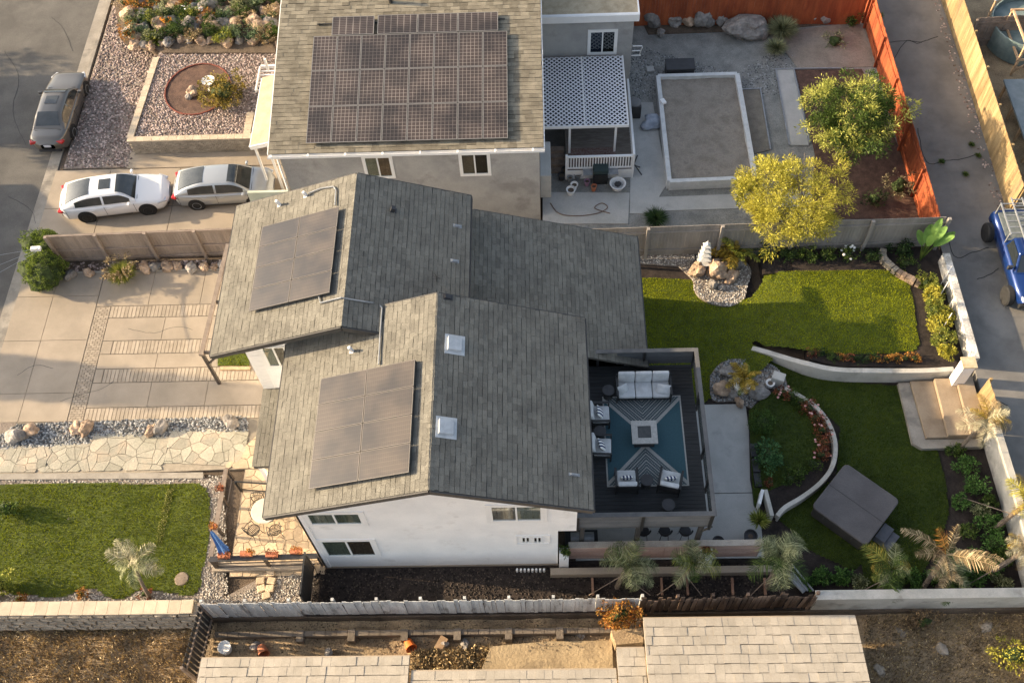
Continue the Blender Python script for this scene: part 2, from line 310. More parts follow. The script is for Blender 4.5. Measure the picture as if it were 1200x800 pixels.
    def build(s, name, m, parent=None, smooth=False, local=False, bev=0, kind=None, seg=2):
        me = bpy.data.meshes.new(name); off = Vector((0, 0, 0)) if (local or parent is None) else wloc(parent)
        me.from_pydata([(v[0]-off.x, v[1]-off.y, v[2]-off.z) for v in s.v], [], s.f); me.update()
        if smooth: me.polygons.foreach_set('use_smooth', [True] * len(me.polygons))
        if m: me.materials.append(m)
        o = bpy.data.objects.new(name, me); COL.objects.link(o)
        if parent is not None: o.parent = parent
        if kind: o['kind'] = kind
        if bev:
            md = o.modifiers.new('bevel', 'BEVEL'); md.width = bev; md.segments = seg; md.limit_method = 'ANGLE'
        return o
def ico():
    bm = bmesh.new(); bmesh.ops.create_icosphere(bm, subdivisions=3, radius=1); V = [tuple(v.co) for v in bm.verts]; F = [tuple(v.index for v in f.verts) for f in bm.faces]; bm.free(); return V, F
ICO = ico()
def inst(name, me, parent, loc=(0, 0, 0), rot=(0, 0, 0), scale=(1, 1, 1)):
    o = bpy.data.objects.new(name, me); COL.objects.link(o); o.parent = parent; o.location = loc; o.rotation_euler = rot; o.scale = scale; return o
def unitbox(m, bot=False):
    me = bpy.data.meshes.new('board'); b = MB().box(-.5, -.5, 0, .5, .5, 1); me.from_pydata(b.v, [], b.f); me.materials.append(m); return me
def npmesh(name, V, F, m, parent=None, kind=None, smooth=False, local=False):
    V = np.asarray(V, dtype=np.float64).reshape(-1, 3); F = np.asarray(F, dtype=np.int32); k = F.shape[1]
    if parent is not None and not local: w = wloc(parent); V = V - np.array([w.x, w.y, w.z])
    me = bpy.data.meshes.new(name); me.vertices.add(len(V)); me.vertices.foreach_set('co', V.astype(np.float32).ravel())
    me.loops.add(F.size); me.loops.foreach_set('vertex_index', F.ravel())
    me.polygons.add(len(F)); me.polygons.foreach_set('loop_start', np.arange(len(F), dtype=np.int32) * k); me.polygons.foreach_set('loop_total', np.full(len(F), k, dtype=np.int32))
    if smooth: me.polygons.foreach_set('use_smooth', np.ones(len(F), dtype=bool))
    me.update(calc_edges=True); me.materials.append(m)
    o = bpy.data.objects.new(name, me); COL.objects.link(o)
    if parent is not None: o.parent = parent
    if kind: o['kind'] = kind
    return o
def inpoly(x, y, poly):
    ins = np.zeros(len(x), bool); n = len(poly)
    for i in range(n):
        x0, y0 = poly[i][0], poly[i][1]; x1, y1 = poly[(i+1) % n][0], poly[(i+1) % n][1]
        c = ((y0 > y) != (y1 > y)) & (x < (x1 - x0) * (y - y0) / (y1 - y0 + 1e-12) + x0); ins ^= c
    return ins
def scatter_pts(poly, n, holes=()):
    xs = [p[0] for p in poly]; ys = [p[1] for p in poly]
    x = rng.uniform(min(xs), max(xs), n * 2); y = rng.uniform(min(ys), max(ys), n * 2)
    k = inpoly(x, y, poly)
    for h in holes: k &= ~inpoly(x, y, h)
    x, y = x[k], y[k]; return x[:n], y[:n]
def dens(poly, d):
    n = len(poly); xs = [p[0] for p in poly]; ys = [p[1] for p in poly]
    bb = (max(xs)-min(xs)) * (max(ys)-min(ys)); return int(bb * d / 2) + 1
def stones(name, poly, d, z, m, r=(.03, .07), holes=(), parent=None, zf=None):
    x, y = scatter_pts(poly, dens(poly, d) * 1, holes); n = len(x)
    B = np.array([(1,0,0),(0,1,0),(-1,0,0),(0,-1,0),(.3,.3,.8),(-.5,-.1,.7)]); Fb = np.array([(0,1,4),(1,2,5),(2,3,5),(3,0,4),(1,5,4),(3,4,5)])
    s = rng.uniform(*r, n); a = rng.uniform(0, 6.28, n); e = rng.uniform(.7, 1.3, n)
    V = np.empty((n, 6, 3)); bx = B[None, :, 0] * (s * e)[:, None]; by = B[None, :, 1] * (s / e)[:, None]
    V[:, :, 0] = x[:, None] + bx * np.cos(a)[:, None] - by * np.sin(a)[:, None]; V[:, :, 1] = y[:, None] + bx * np.sin(a)[:, None] + by * np.cos(a)[:, None]
    zz = z if zf is None else zf(x, y)[:, None]
    V[:, :, 2] = zz + B[None, :, 2] * s[:, None] * .9 + rng.uniform(0, .012, n)[:, None]
    F = (Fb[None] + (np.arange(n) * 6)[:, None, None]).reshape(-1, 3)
    return npmesh(name, V, F, m, parent, kind='stuff')
def blades(name, poly, d, z, m, h=(.03, .06), w=.012, holes=(), zf=None):
    x, y = scatter_pts(poly, dens(poly, d), holes); n = len(x)
    a = rng.uniform(0, 6.28, n); hh = rng.uniform(*h, n); ln = rng.uniform(-.03, .03, (n, 2)); V = np.empty((n, 3, 3))
    zz = np.full(n, z) if zf is None else zf(x, y)
    V[:, 0] = np.stack([x - w*np.cos(a), y - w*np.sin(a), zz], 1); V[:, 1] = np.stack([x + w*np.cos(a), y + w*np.sin(a), zz], 1)
    V[:, 2] = np.stack([x + ln[:, 0], y + ln[:, 1], zz + hh], 1)
    return npmesh(name, V, np.arange(n*3).reshape(-1, 3), m, None, kind='stuff')
def leafcloud(pts, size, up=.5, aspect=.45, outward=None):
    """diamond leaves at pts (n,3)"""
    n = len(pts); pts = np.asarray(pts); d = rng.normal(size=(n, 3)); d /= np.linalg.norm(d, axis=1)[:, None]
    if outward is not None: d = d * .6 + outward * .9
    d[:, 2] += 0.25 * up; d /= np.linalg.norm(d, axis=1)[:, None]
    q = rng.normal(size=(n, 3)); q[:, 2] *= (1 - up * .6); b = np.cross(d, q); b /= np.linalg.norm(b, axis=1)[:, None] + 1e-9
    s = (rng.uniform(.6, 1.25, n) * size)[:, None]
    V = np.stack([pts, pts + d*s*.5 + b*s*aspect*.5, pts + d*s, pts + d*s*.5 - b*s*aspect*.5], 1)
    return V, np.arange(n*4).reshape(-1, 4)
def clumps(c, r, k, n, spread=.28, shell=.55, flat=.6):
    """n points in k clumps inside an ellipsoid"""
    c = np.array(c); r = np.array(r); u = rng.normal(size=(k, 3)); u /= np.linalg.norm(u, axis=1)[:, None]
    u[:, 2] = np.where(u[:, 2] < 0, u[:, 2] * flat, u[:, 2]); rad = shell + (1 - shell) * rng.uniform(0, 1, k) ** .5
    ph = rng.uniform(0, 6.28, 6); fr = rng.uniform(1.2, 3.2, 6); mod = 1 + .13 * np.sin(u[:, 0] * fr[0] * 2 + ph[0]) + .13 * np.sin(u[:, 1] * fr[1] * 2 + ph[1]) + .10 * np.sin((u[:, 0] + u[:, 2]) * fr[2] * 2 + ph[2])
    rad = rad * mod
    cc = u * rad[:, None]; idx = rng.integers(0, k, n); sz = rng.uniform(.5, 1.25, k)[idx]
    q = rng.normal(size=(n, 3)); q /= (np.linalg.norm(q, axis=1)[:, None] + 1e-9); q *= (rng.uniform(0, 1, n) ** .4)[:, None]
    p = (cc[idx] + q * spread * sz[:, None]) * r + c; o = cc[idx] * .4 + q; o /= np.linalg.norm(o, axis=1)[:, None] + 1e-9
    return p, o
def bush(name, label, cat, c, r, m, n=900, size=.09, k=26, group=None, stems=True, aspect=.5, flowers=None, spread=.32, core=.45):
    c = Vector(c); t = thing(name, label, cat, c, 0, group)
    p, o = clumps((c.x, c.y, c.z + r[2] * .75), r, k, n, spread=spread, shell=.35, flat=.75)
    p[:, 2] = np.maximum(p[:, 2], c.z + .01)
    V, F = leafcloud(p, size, outward=o, aspect=aspect); npmesh('foliage', V, F, m, t)
    if core: MB().lump((c.x, c.y, c.z + r[2] * .62), tuple(q * core for q in r), r[0] * 7, .3, .6).build('solid_core', leaf_core, t)
    if stems:
        b = MB()
        for i in range(5):
            a = random.uniform(0, 6.28); b.tube([c, c + Vector((math.cos(a)*r[0]*.3, math.sin(a)*r[1]*.3, r[2]*.5)), c + Vector((math.cos(a)*r[0]*.6, math.sin(a)*r[1]*.6, r[2]*1.0))], .02 + r[2]*.015, 5, .006)
        b.build('stem', bark, t)
    if flowers:
        fm, fn, fs = flowers; p, o = clumps((c.x, c.y, c.z + r[2] * .85), tuple(q * 1.05 for q in r), fn, fn, spread=.1, shell=.9, flat=.1)
        b = MB()
        for q in p: b.lathe((q[0], q[1], q[2]), [(fs*.3, 0), (fs, fs*.5), (fs*.4, fs*.8)], 6)
        b.build('flowers', fm, t)
    return t
def tussock(name, label, c, r, h, m, n=500, w=.02, plume=None, cat='ornamental grass', group=None):
    c = Vector(c); t = thing(name, label, cat, c, 0, group); a = rng.uniform(0, 6.28, n); lean = rng.uniform(.05, 1, n) ** .7
    V = np.empty((n, 5, 3)); ht = h * rng.uniform(.6, 1.1, n) * (1 - .35 * lean); R = r * lean
    for i, (f, z, ww) in enumerate(((.05, 0, 1), (.05, 0, -1), (.45, .62, -1), (.45, .62, 1), (1, 1, 0))):
        zz = z if i < 4 else .85
        V[:, i, 0] = c.x + np.cos(a) * R * f - np.sin(a) * w * ww; V[:, i, 1] = c.y + np.sin(a) * R * f + np.cos(a) * w * ww; V[:, i, 2] = c.z + ht * zz
    k = np.arange(n)[:, None] * 5; V = V.reshape(-1, 3)
    F = np.concatenate([k + [0, 1, 2], k + [0, 2, 3], k + [3, 2, 4]]); npmesh('blades', V, F, m, t)
    if plume:
        pm, pn = plume; pts = []
        for i in range(pn):
            b = random.uniform(0, 6.28); l = random.uniform(.6, 1.15)
            for j in range(14):
                f = .7 + .3 * j / 13; pts.append((c.x + math.cos(b)*r*l*f, c.y + math.sin(b)*r*l*f, c.z + h * (1.05 - .15 * f * l)))
        V, F = leafcloud(np.array(pts), .12, aspect=.35); npmesh('plumes', V, F, pm, t)
    return t
# ---------------------------------------------------------------- palms
FROND = {}
def frond_mesh(key, m, L=1.6, droop=.5, n=24, ll=.42, wid=.028, curl=1.0, seed=0):
    if key in FROND: return FROND[key]
    r = random.Random(seed); V = []; F = []
    def pt(t): return Vector((L * t * (1 - .12 * t * droop), 0, L * (.42 * t - droop * t * t)))
    b = MB(); b.tube([pt(i / 7) for i in range(8)], .022, 4, .006)
    for i in range(n):
        t = .14 + .86 * i / (n - 1); p = pt(t); d = (pt(min(1, t + .02)) - pt(t - .02)).normalized()
        for s in (-1, 1):
            l = ll * L * (math.sin(math.pi * (t * .86 + .12)) ** .6) * r.uniform(.75, 1.1)
            out = (d * r.uniform(.45, .8) + Vector((0, s, 0)) + Vector((0, 0, r.uniform(.15, .35)))).normalized()
            q1 = p + out * l * .5; q2 = p + out * l * .95 + Vector((0, 0, -l * .45 * curl * r.uniform(.6, 1.2)))
            wv = d * wid * L * .8
            b.add([p - wv * .5, p + wv * .5, q1 + wv * .6, q2, q1 - wv * .6], [(0, 1, 2, 4), (4, 2, 3)])
    me = bpy.data.meshes.new('frond'); me.from_pydata(b.v, [], b.f); me.materials.append(m); FROND[key] = me; return me
def palm(label, base, trunk_h, n, mats, L=1.6, lean=(0, 0), droop=.5, tr=.09, group='young palms', elev=(-.25, 1.0), name='palm_tree', cat='palm', ll=.42, wid=.028, tie=False, seed=1, stakes=None):
    base = Vector(base); t = thing(name, label, cat, base, 0, group); r = random.Random(seed)
    top = base + Vector((lean[0], lean[1], trunk_h)); b = MB()
    N = 7
    path = [base + Vector((lean[0] * (i/N) ** 1.4, lean[1] * (i/N) ** 1.4, trunk_h * i / N)) for i in range(N + 1)]
    b.tube(path, tr, 8, tr * .75)
    for i in range(1, int(trunk_h * 9)):
        f = i / (trunk_h * 9); p = path[0].lerp(path[-1], f) ; p = base + Vector((lean[0] * f ** 1.4, lean[1] * f ** 1.4, trunk_h * f))
        b.lathe(p, [(tr * (1.12 - .25*f), -.012), (tr * (1.2 - .25*f), .012)], 8)
    if trunk_h > .05: b.build('trunk', bark, t)
    for i in range(n):
        m = mats[min(len(mats) - 1, int(r.random() * len(mats)))][0]
        key = (m.name, L, droop, ll, i % 3, wid); me = frond_mesh(key, m, L, droop * (.8 + .25 * (i % 3)), ll=ll, wid=wid, seed=i % 3)
        q = i / n; inst('frond', me, t, top - base, (r.uniform(-.6, .6), -(elev[0] + (elev[1] - elev[0]) * q + r.uniform(-.3, .3)), i * 2.399 + r.uniform(-.5, .5)), (r.uniform(.6, 1.15),) * 3)
    if stakes:
        for e in stakes: MB().tube([path[N // 2 + 1], e], .018, 5).build('brace', oldwood, t)
    return t
def tree(name, label, base, h, r, m, n=5000, size=.12, k=70, lean=(0, 0), aspect=.4, spread=.22, cat='tree', m2=None, shell=.4, trunks=3):
    base = Vector(base); t = thing(name, label, cat, base); c = base + Vector((lean[0], lean[1], h)); b = MB()
    for i in range(trunks):
        a = i * 2.1 + .4; e = c + Vector((math.cos(a) * r[0] * .35, math.sin(a) * r[1] * .35, -r[2] * .2)); mid = base.lerp(e, .5) + Vector((math.cos(a + 1) * .15, math.sin(a + 1) * .15, 0))
        b.tube([base, mid, e], .09, 7, .035)
        for j in range(7):
            a2 = a + random.uniform(-1.3, 1.3); s = mid.lerp(e, random.uniform(.3, 1)); b.tube([s, s.lerp(c + Vector((math.cos(a2) * r[0] * .8, math.sin(a2) * r[1] * .8, random.uniform(-.3, .7) * r[2])), 1)], .028, 5, .008)
    b.build('trunk', bark, t)
    p, o = clumps(c, r, k, n, spread=spread, shell=shell, flat=.8); V, F = leafcloud(p, size, outward=o, aspect=aspect); npmesh('crown', V, F, m, t)
    if m2:
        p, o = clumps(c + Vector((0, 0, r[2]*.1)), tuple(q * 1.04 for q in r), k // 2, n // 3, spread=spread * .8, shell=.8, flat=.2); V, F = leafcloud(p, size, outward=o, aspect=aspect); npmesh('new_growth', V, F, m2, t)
    return t
def rosette(name, label, c, r, m, n=22, cat='succulent', h=.6, group=None, w=.16):
    c = Vector(c); t = thing(name, label, cat, c, 0, group); b = MB()
    for i in range(n):
        a = i * 2.399; f = (i + 1) / n; l = r * (1 - .35 * (1 - f)); e = .15 + 1.2 * (1 - f); d = Vector((math.cos(a) * math.cos(e), math.sin(a) * math.cos(e), math.sin(e))); s = Vector((-math.sin(a), math.cos(a), 0)) * r * w
        p = c + Vector((0, 0, .03)); q = p + d * l * .5; tip = p + d * l + Vector((0, 0, -.05 * r)); dn = Vector((0, 0, -r * .05))
        b.add([p - s*.5, p + s*.5, q + s, tip, q - s, q + dn], [(0, 1, 5), (1, 2, 5), (2, 3, 5), (3, 4, 5), (4, 0, 5)])
    b.build('leaves', m, t); return t
# ---------------------------------------------------------------- pieces: planks, shingles, stones
def plank_fence(name, label, a, b, z0, h, m, w=.14, gap=.012, th=.025, posts=None, rails=(.25, .85), side=1, post_m=None, jit=.01, group=None, cap=False, top_rail=False, tilt=0.0, postw=.1, posth=.0, loc=None, zend=None):
    a = Vector((a[0], a[1], 0)); b = Vector((b[0], b[1], 0)); d = b - a; L = d.length; d.normalize(); rz = math.atan2(d.y, d.x); nrm = Vector((-d.y, d.x, 0)) * side
    t = thing(name, label, 'fence', (a.x, a.y, z0), 0, group); me = unitbox(m); n = int(L / (w + gap))
    dz = 0 if zend is None else (zend - z0)
    for i in range(n):
        s = (i + .5) * (w + gap); q = d * s + nrm * random.uniform(-jit, jit); hh = h + random.uniform(-1, 1) * jit * 2
        inst('plank', me, t, (q.x, q.y, dz * s / L), (random.uniform(-tilt, tilt), random.uniform(-tilt, tilt), rz), (w, th, hh))
    pm = post_m or m; rb = []
    for f in rails:
        q0 = a + nrm * .045 + Vector((0, 0, z0 + h * f)); q1 = q0 + d * L + Vector((0, 0, dz)); MB().bar(q0, q1, .05, .09).build('rail', pm, t)
    npst = posts or 0
    for i in range(npst):
        s = L * i / (npst - 1) if npst > 1 else 0; q = a + d * s + nrm * (.09 + postw/2 - .03); z = z0 + dz * s / L
        MB().obox((q.x, q.y, z + (h + posth) / 2 - .03), (postw, postw, h + posth + .06), (0, 0, rz)).build('post', pm, t)
    if cap:
        q0 = a + Vector((0, 0, z0 + h + .02)); MB().bar(q0 + nrm*.02, q0 + nrm*.02 + d * L + Vector((0, 0, dz)), .12, .035).build('cap_rail', pm, t)
    return t
def shingle_field(parent, o, u, v, rows, W, pitch, expo, tab, th, mstuff, mpart, nparts, name='shingle', jit=.02, partfilter=None, offset=None):
    """o: eave corner, u along the eave, v up the slope, W(row)->(a,b) extent along u or None"""
    o = Vector(o); u = Vector(u).normalized(); v = Vector(v).normalized(); n = u.cross(v)
    if n.z < 0: n = -n
    me = bpy.data.meshes.new(name); b = MB(); b.add([(0,0,0),(1,0,0),(1,1,0),(0,1,0),(0,0,1),(1,0,1),(1,1,.25),(0,1,.25)], [(4,5,6,7),(0,1,5,4),(1,2,6,5),(3,0,4,7)]); b.v[-2:] = [(1,1,.85),(0,1,.85)]; me.from_pydata(b.v, [], b.f); me.materials.append(mpart)
    S = []; cand = []
    base = wloc(parent)
    for r in range(rows):
        e = W(r * expo)
        if e is None: continue
        a, bb = e; s = a - (random.random() if offset is None else (r % 2) * .5) * tab
        while s < bb:
            w = tab * (random.uniform(.75, 1.2) if jit > .01 else 1); x0 = max(a, s); x1 = min(bb, s + w)
            if x1 - x0 > .04: cand.append((x0 + .0015, x1 - .0015, r * expo + random.uniform(-jit, jit) * .4, th * random.uniform(.75, 1.35)))
            s += w
    R = Matrix((u, v, n)).transposed().to_4x4(); st = MB()
    ok = [i for i, c in enumerate(cand) if partfilter is None or partfilter(c)]
    idx = set(ok[:nparts]) if len(ok) <= nparts else set(ok[:nparts])
    for i, (x0, x1, y0, t) in enumerate(cand):
        p = o + u * x0 + v * y0; lx, ly = x1 - x0, expo * .93
        if i in idx:
            ob = bpy.data.objects.new(name, me); COL.objects.link(ob); ob.parent = parent
            ob.matrix_local = Matrix.Translation(p - base) @ R @ Matrix.Diagonal((lx, ly, t, 1))
        else:
            q = [p, p + u*lx, p + u*lx + v*ly, p + v*ly]; st.add([q[0] + n*0, q[1], q[0] + n*t, q[1] + n*t, q[2] + n*t*.85, q[3] + n*t*.85, q[2], q[3]], [(2,3,4,5),(0,1,3,2),(1,6,4,3),(7,0,2,5)])
    if st.v: st.build(name + '_field', mstuff, parent, kind='stuff')
def clip_half(poly, p, n):
    out = []
    for i in range(len(poly)):
        a, b = poly[i], poly[(i+1) % len(poly)]; da = (a[0]-p[0])*n[0] + (a[1]-p[1])*n[1]; db = (b[0]-p[0])*n[0] + (b[1]-p[1])*n[1]
        if da <= 0: out.append(a)
        if (da < 0 < db) or (db < 0 < da): t = da / (da - db); out.append((a[0] + (b[0]-a[0])*t, a[1] + (b[1]-a[1])*t))
    return out
def clip_convex(poly, region):
    n = len(region); ar = sum(region[i][0]*region[(i+1)%n][1] - region[(i+1)%n][0]*region[i][1] for i in range(n)); 
    if ar < 0: region = region[::-1]
    for i in range(n):
        a, b = region[i], region[(i+1) % n]; poly = clip_half(poly, a, (b[1]-a[1], -(b[0]-a[0])))
        if len(poly) < 3: return []
    return poly
def flagstones(parent, region, cell, z0, z1, m, shrink=.018, name='stone', maxn=290, jit=.42):
    """voronoi paving inside a convex region"""
    xs = [p[0] for p in region]; ys = [p[1] for p in region]; x0, x1, y0, y1 = min(xs), max(xs), min(ys), max(ys); pts = []
    ny = max(1, int((y1-y0)/cell + .5)); nx = max(1, int((x1-x0)/cell + .5))
    for j in range(-1, ny + 1):
        for i in range(-1, nx + 1):
            pts.append((x0 + (i + .5 + (j % 2) * .3 + random.uniform(-jit, jit)) * (x1-x0)/nx, y0 + (j + .5 + random.uniform(-jit, jit)) * (y1-y0)/ny))
    k = 0; extra = MB()
    for i, p in enumerate(pts):
        poly = [(x0-1, y0-1), (x1+1, y0-1), (x1+1, y1+1), (x0-1, y1+1)]
        for j, q in enumerate(pts):
            if i != j and abs(q[0]-p[0]) < cell*3 and abs(q[1]-p[1]) < cell*3:
                d = math.hypot(q[0]-p[0], q[1]-p[1]) or 1e-6; nn = ((q[0]-p[0])/d, (q[1]-p[1])/d); mid = ((p[0]+q[0])/2 - nn[0]*shrink, (p[1]+q[1])/2 - nn[1]*shrink); poly = clip_half(poly, mid, nn)
                if len(poly) < 3: break
        if len(poly) < 3: continue
        poly = clip_convex(poly, list(region))
        if len(poly) < 3: continue
        ar = abs(sum(poly[a][0]*poly[(a+1)%len(poly)][1] - poly[(a+1)%len(poly)][0]*poly[a][1] for a in range(len(poly)))) / 2
        if ar < .02: continue
        zz = z1 + random.uniform(-.006, .006)
        if k < maxn: MB().prism(poly, z0, zz).build(name, m, parent); k += 1
        else: extra.prism(poly, z0, zz)
    if extra.v: extra.build(name + '_field', m, parent, kind='stuff')
def slab(name, pts, z0, z1, m, parent=None, kind='structure', bev=0):
    return MB().prism(pts, z0, z1).build(name, m, parent, kind=kind if parent is None else None, bev=bev)
def pp(z, *q): return [tuple(P(a, b, z)[:2]) for a, b in q]
def smoothpath(pts, n=6):
    out = []; m = len(pts)
    for i in range(m - 1):
        p0 = Vector(pts[max(0, i-1)]); p1 = Vector(pts[i]); p2 = Vector(pts[i+1]); p3 = Vector(pts[min(m-1, i+2)])
        for j in range(n):
            t = j / n; out.append(.5 * ((2*p1) + (p2-p0)*t + (2*p0-5*p1+4*p2-p3)*t*t + (3*p1-p0-3*p2+p3)*t**3))
    out.append(Vector(pts[-1])); return out
def wall_path(mb, pts, w, z0, z1):
    """a wall of constant width along 2D points; z1 may be a list"""
    pts = [Vector((p[0], p[1])) for p in pts]; n = len(pts); Ls = []; Rs = []
    for i in range(n):
        d = (pts[min(n-1, i+1)] - pts[max(0, i-1)]).normalized(); nn = Vector((-d.y, d.x)) * w/2; Ls.append(pts[i] + nn); Rs.append(pts[i] - nn)
    zt = z1 if isinstance(z1, (list, tuple)) else [z1] * n; V = []
    for i in range(n): V += [(Ls[i].x, Ls[i].y, z0), (Rs[i].x, Rs[i].y, z0), (Rs[i].x, Rs[i].y, zt[i]), (Ls[i].x, Ls[i].y, zt[i])]
    F = [(0, 1, 2, 3), tuple((n-1)*4 + k for k in (3, 2, 1, 0))]
    for i in range(n - 1):
        a = i*4; b = a + 4; F += [(a, b, b+1, a+1), (a+1, b+1, b+2, a+2), (a+2, b+2, b+3, a+3), (a+3, b+3, b, a)]
    return mb.add(V, F)
def rock(label, c, r, m=None, seed=None, name='boulder', cat='rock', group=None):
    seed = seed if seed is not None else random.random() * 50
    o = MB().lump((0, 0, 0), r, seed, .3, .75).build(name, m or rock_grey, None); o.location = Vector(c) + Vector((0, 0, r[2] * .6)); o.rotation_euler = (0, 0, random.uniform(0, 3)); return tag(o, label, cat, group)
ORD = ['first', 'second', 'third', 'fourth', 'fifth', 'sixth', 'seventh', 'eighth', 'ninth', 'tenth', 'eleventh', 'twelfth', 'thirteenth', 'fourteenth', 'fifteenth', 'sixteenth', 'seventeenth', 'eighteenth', 'nineteenth', 'twentieth']
def window(parent, x0, x1, z0, z1, y, ny=-1, left=curtain_p, right=curtain, fr=.07, ins=.02, name='window', m=vinyl):
    """slider window on a wall facing -y (ny=-1)"""
    f = MB(); ya, yb = sorted((y + ny * .06, y - ny * .10)); mx = (x0 + x1) / 2
    for q in ((x0, z0, x1, z0 + fr), (x0, z1 - fr, x1, z1)): f.box(q[0], ya, q[1], q[2], yb, q[3])
    for q in ((x0, x0 + fr), (mx - .03, mx + .03), (x1 - fr, x1)): f.box(q[0], ya + .002, z0 + fr, q[1], yb - .002, z1 - fr)
    w = f.build(name, m, parent)
    for a, b, cm in ((x0 + fr, mx - .03, left), (mx + .03, x1 - fr, right)):
        yy = y + ny * .03; MB().box(a, yy - .004, z0 + fr, b, yy + .004, z1 - fr).build('pane', pane_m, w)
        yc = y + ny * .008; MB().box(a, yc - .004, z0 + fr, b, yc + .004, z1 - fr).build('curtain', cm, w)
    return w
def wall_xz(x0, x1, z0, z1, ya, yb, holes):
    """front wall slab with rectangular holes, as boxes"""
    b = MB(); xs = sorted({x0, x1, *[h[0] for h in holes], *[h[1] for h in holes]}); zs = sorted({z0, z1, *[h[2] for h in holes], *[h[3] for h in holes]})
    for i in range(len(xs) - 1):
        for j in range(len(zs) - 1):
            cx, cz = (xs[i] + xs[i+1]) / 2, (zs[j] + zs[j+1]) / 2
            if any(h[0] < cx < h[1] and h[2] < cz < h[3] for h in holes): continue
            b.box(xs[i], ya, zs[j], xs[i+1], yb, zs[j+1])
    return b
# ================================================================ THE SETTING
LOW = -0.6; UP = 0.6; AL = 0.5
def grid(name, x0, x1, y0, y1, cell, fn, m, poly=None, kind='structure', holes=()):
    nx = int((x1-x0)/cell) + 1; ny = int((y1-y0)/cell) + 1; xs = np.linspace(x0, x1, nx); ys = np.linspace(y0, y1, ny); X, Y = np.meshgrid(xs, ys); Z = fn(X, Y)
    i = (np.arange(ny-1)[:, None] * nx + np.arange(nx-1)[None]).ravel(); F = np.stack([i, i+1, i+nx+1, i+nx], 1)
    if poly is not None:
        cx = X.ravel()[F].mean(1); cy = Y.ravel()[F].mean(1); k = inpoly(cx, cy, poly)
        for h in holes: k &= ~inpoly(cx, cy, h)
        F = F[k]
    return npmesh(name, np.stack([X.ravel(), Y.ravel(), Z.ravel()], 1), F, m, None, kind=kind, smooth=True)
def bumps(X, Y, s, amp, seed=0):
    r = np.random.default_rng(seed); Z = np.zeros_like(X)
    for k in range(14):
        a = r.uniform(0, 6.28); f = s * r.uniform(.4, 3.0); Z += np.sin((X*np.cos(a) + Y*np.sin(a)) * f + r.uniform(0, 6.28)) / (f / s) ** .8
    return Z * amp / 4
def lowz(X, Y): return LOW + bumps(X, Y, 2.5, .10, 3) - np.clip((6 - Y) * .05, 0, 1)
MB().box(-400, -300, -4, 400, 500, -2.6).build('ground', dry_soil, None, kind='structure')
MB().box(-70, 10.75, -2.5, 17.3, 90, -.16).build('earth', soil, None, kind='structure')
grid('lower_lot', -60, 45, -12, 10.9, .2, lambda X, Y: lowz(X, Y), dry_soil)
# street, gutter, kerb
MB().box(-42, 5, -.3, -23.86, 80, -.12).build('road', asphalt, None, kind='structure')
MB().box(-42, 5, -.3, -23.3, 80, -.125).build('gutter_base', curb_m, None, kind='structure')
kb = MB(); y = 5.0
while y < 60:
    L = 3.0
    for a, b in ((y, y + L - .012),):
        if b < 17.6 or (a > 27 and b < 30) or a > 32.2: kb.box(-23.3, a, -.16, -23.12, b, .02)
        kb.box(-23.86, a, -.16, -23.31, b, -.115)
    y += L
kb.build('kerb', curb_m, None, kind='structure')
# pavement and driveway slabs of the main house, joints left open between slabs
dv = thing('driveway', 'broad beige concrete driveway crossed by bands of brick pavers, left of the house', 'driveway', (-17, 22, 0))
MB().box(-23.3, 17.9, -.16, -10.7, 26.6, -.03).build('bed_course', joint_m, dv)
def cslab(x0, y0, x1, y1, z=0.0, g=.008): MB().box(x0+g, y0+g, -.1, x1-g, y1-g, z).build('concrete_slab', concrete, dv, bev=.008)
xb = [-23.3, -21.67, -19.62]
for x0, x1 in ((-23.3, -21.67), (-21.67, -19.62)):
    for y0, y1 in ((18.95, 20.3), (20.3, 22.9), (22.9, 25.2), (25.2, 26.45)): cslab(x0, y0, x1, y1)
# paver band N-S and the three E-W bands
def pavers(x0, y0, x1, y1, lx, ly, name='paver_band'):
    b = MB(); j = 0; y = y0
    while y < y1 - .02:
        x = x0 - (lx/2 if j % 2 else 0)
        while x < x1 - .02:
            a, c = max(x, x0), min(x + lx, x1)
            if c - a > .03: b.box(a + .010, y + .008, -.05, c - .010, min(y + ly, y1) - .008, random.uniform(-.006, .003))
            x += lx
        y += ly; j += 1
    b.build(name, paver_m, dv, kind='stuff')
pavers(-19.60, 18.96, -18.95, 24.6, .22, .11)
BANDS = ((24.0, 24.6, -18.93, -12.2), (22.15, 22.8, -18.45, -12.0), (20.75, 21.4, -18.55, -10.9), (18.96, 19.55, -18.93, -11.4))
for y0, y1, x0, x1 in BANDS: pavers(x0, y0, x1, y1, .165, y1 - y0 - .001)
for x0, x1 in ((-19.6, -17.3), (-17.3, -15.0), (-15.0, -10.8)): cslab(x0, 24.62, x1, 26.45)
for y0, y1 in ((22.82, 23.98), (21.42, 22.13), (19.57, 20.73)):
    for x0, x1 in ((-18.93, -16.4), (-16.4, -14.0), (-14.0, -10.8)): cslab(x0, y0, x1, y1)
cslab(-18.93, 22.15, -18.47, 22.8); cslab(-18.93, 20.75, -18.57, 21.4); cslab(-12.15, 24.0, -10.8, 24.6); cslab(-11.95, 22.15, -10.8, 22.8); cslab(-11.35, 18.96, -10.8, 19.55)
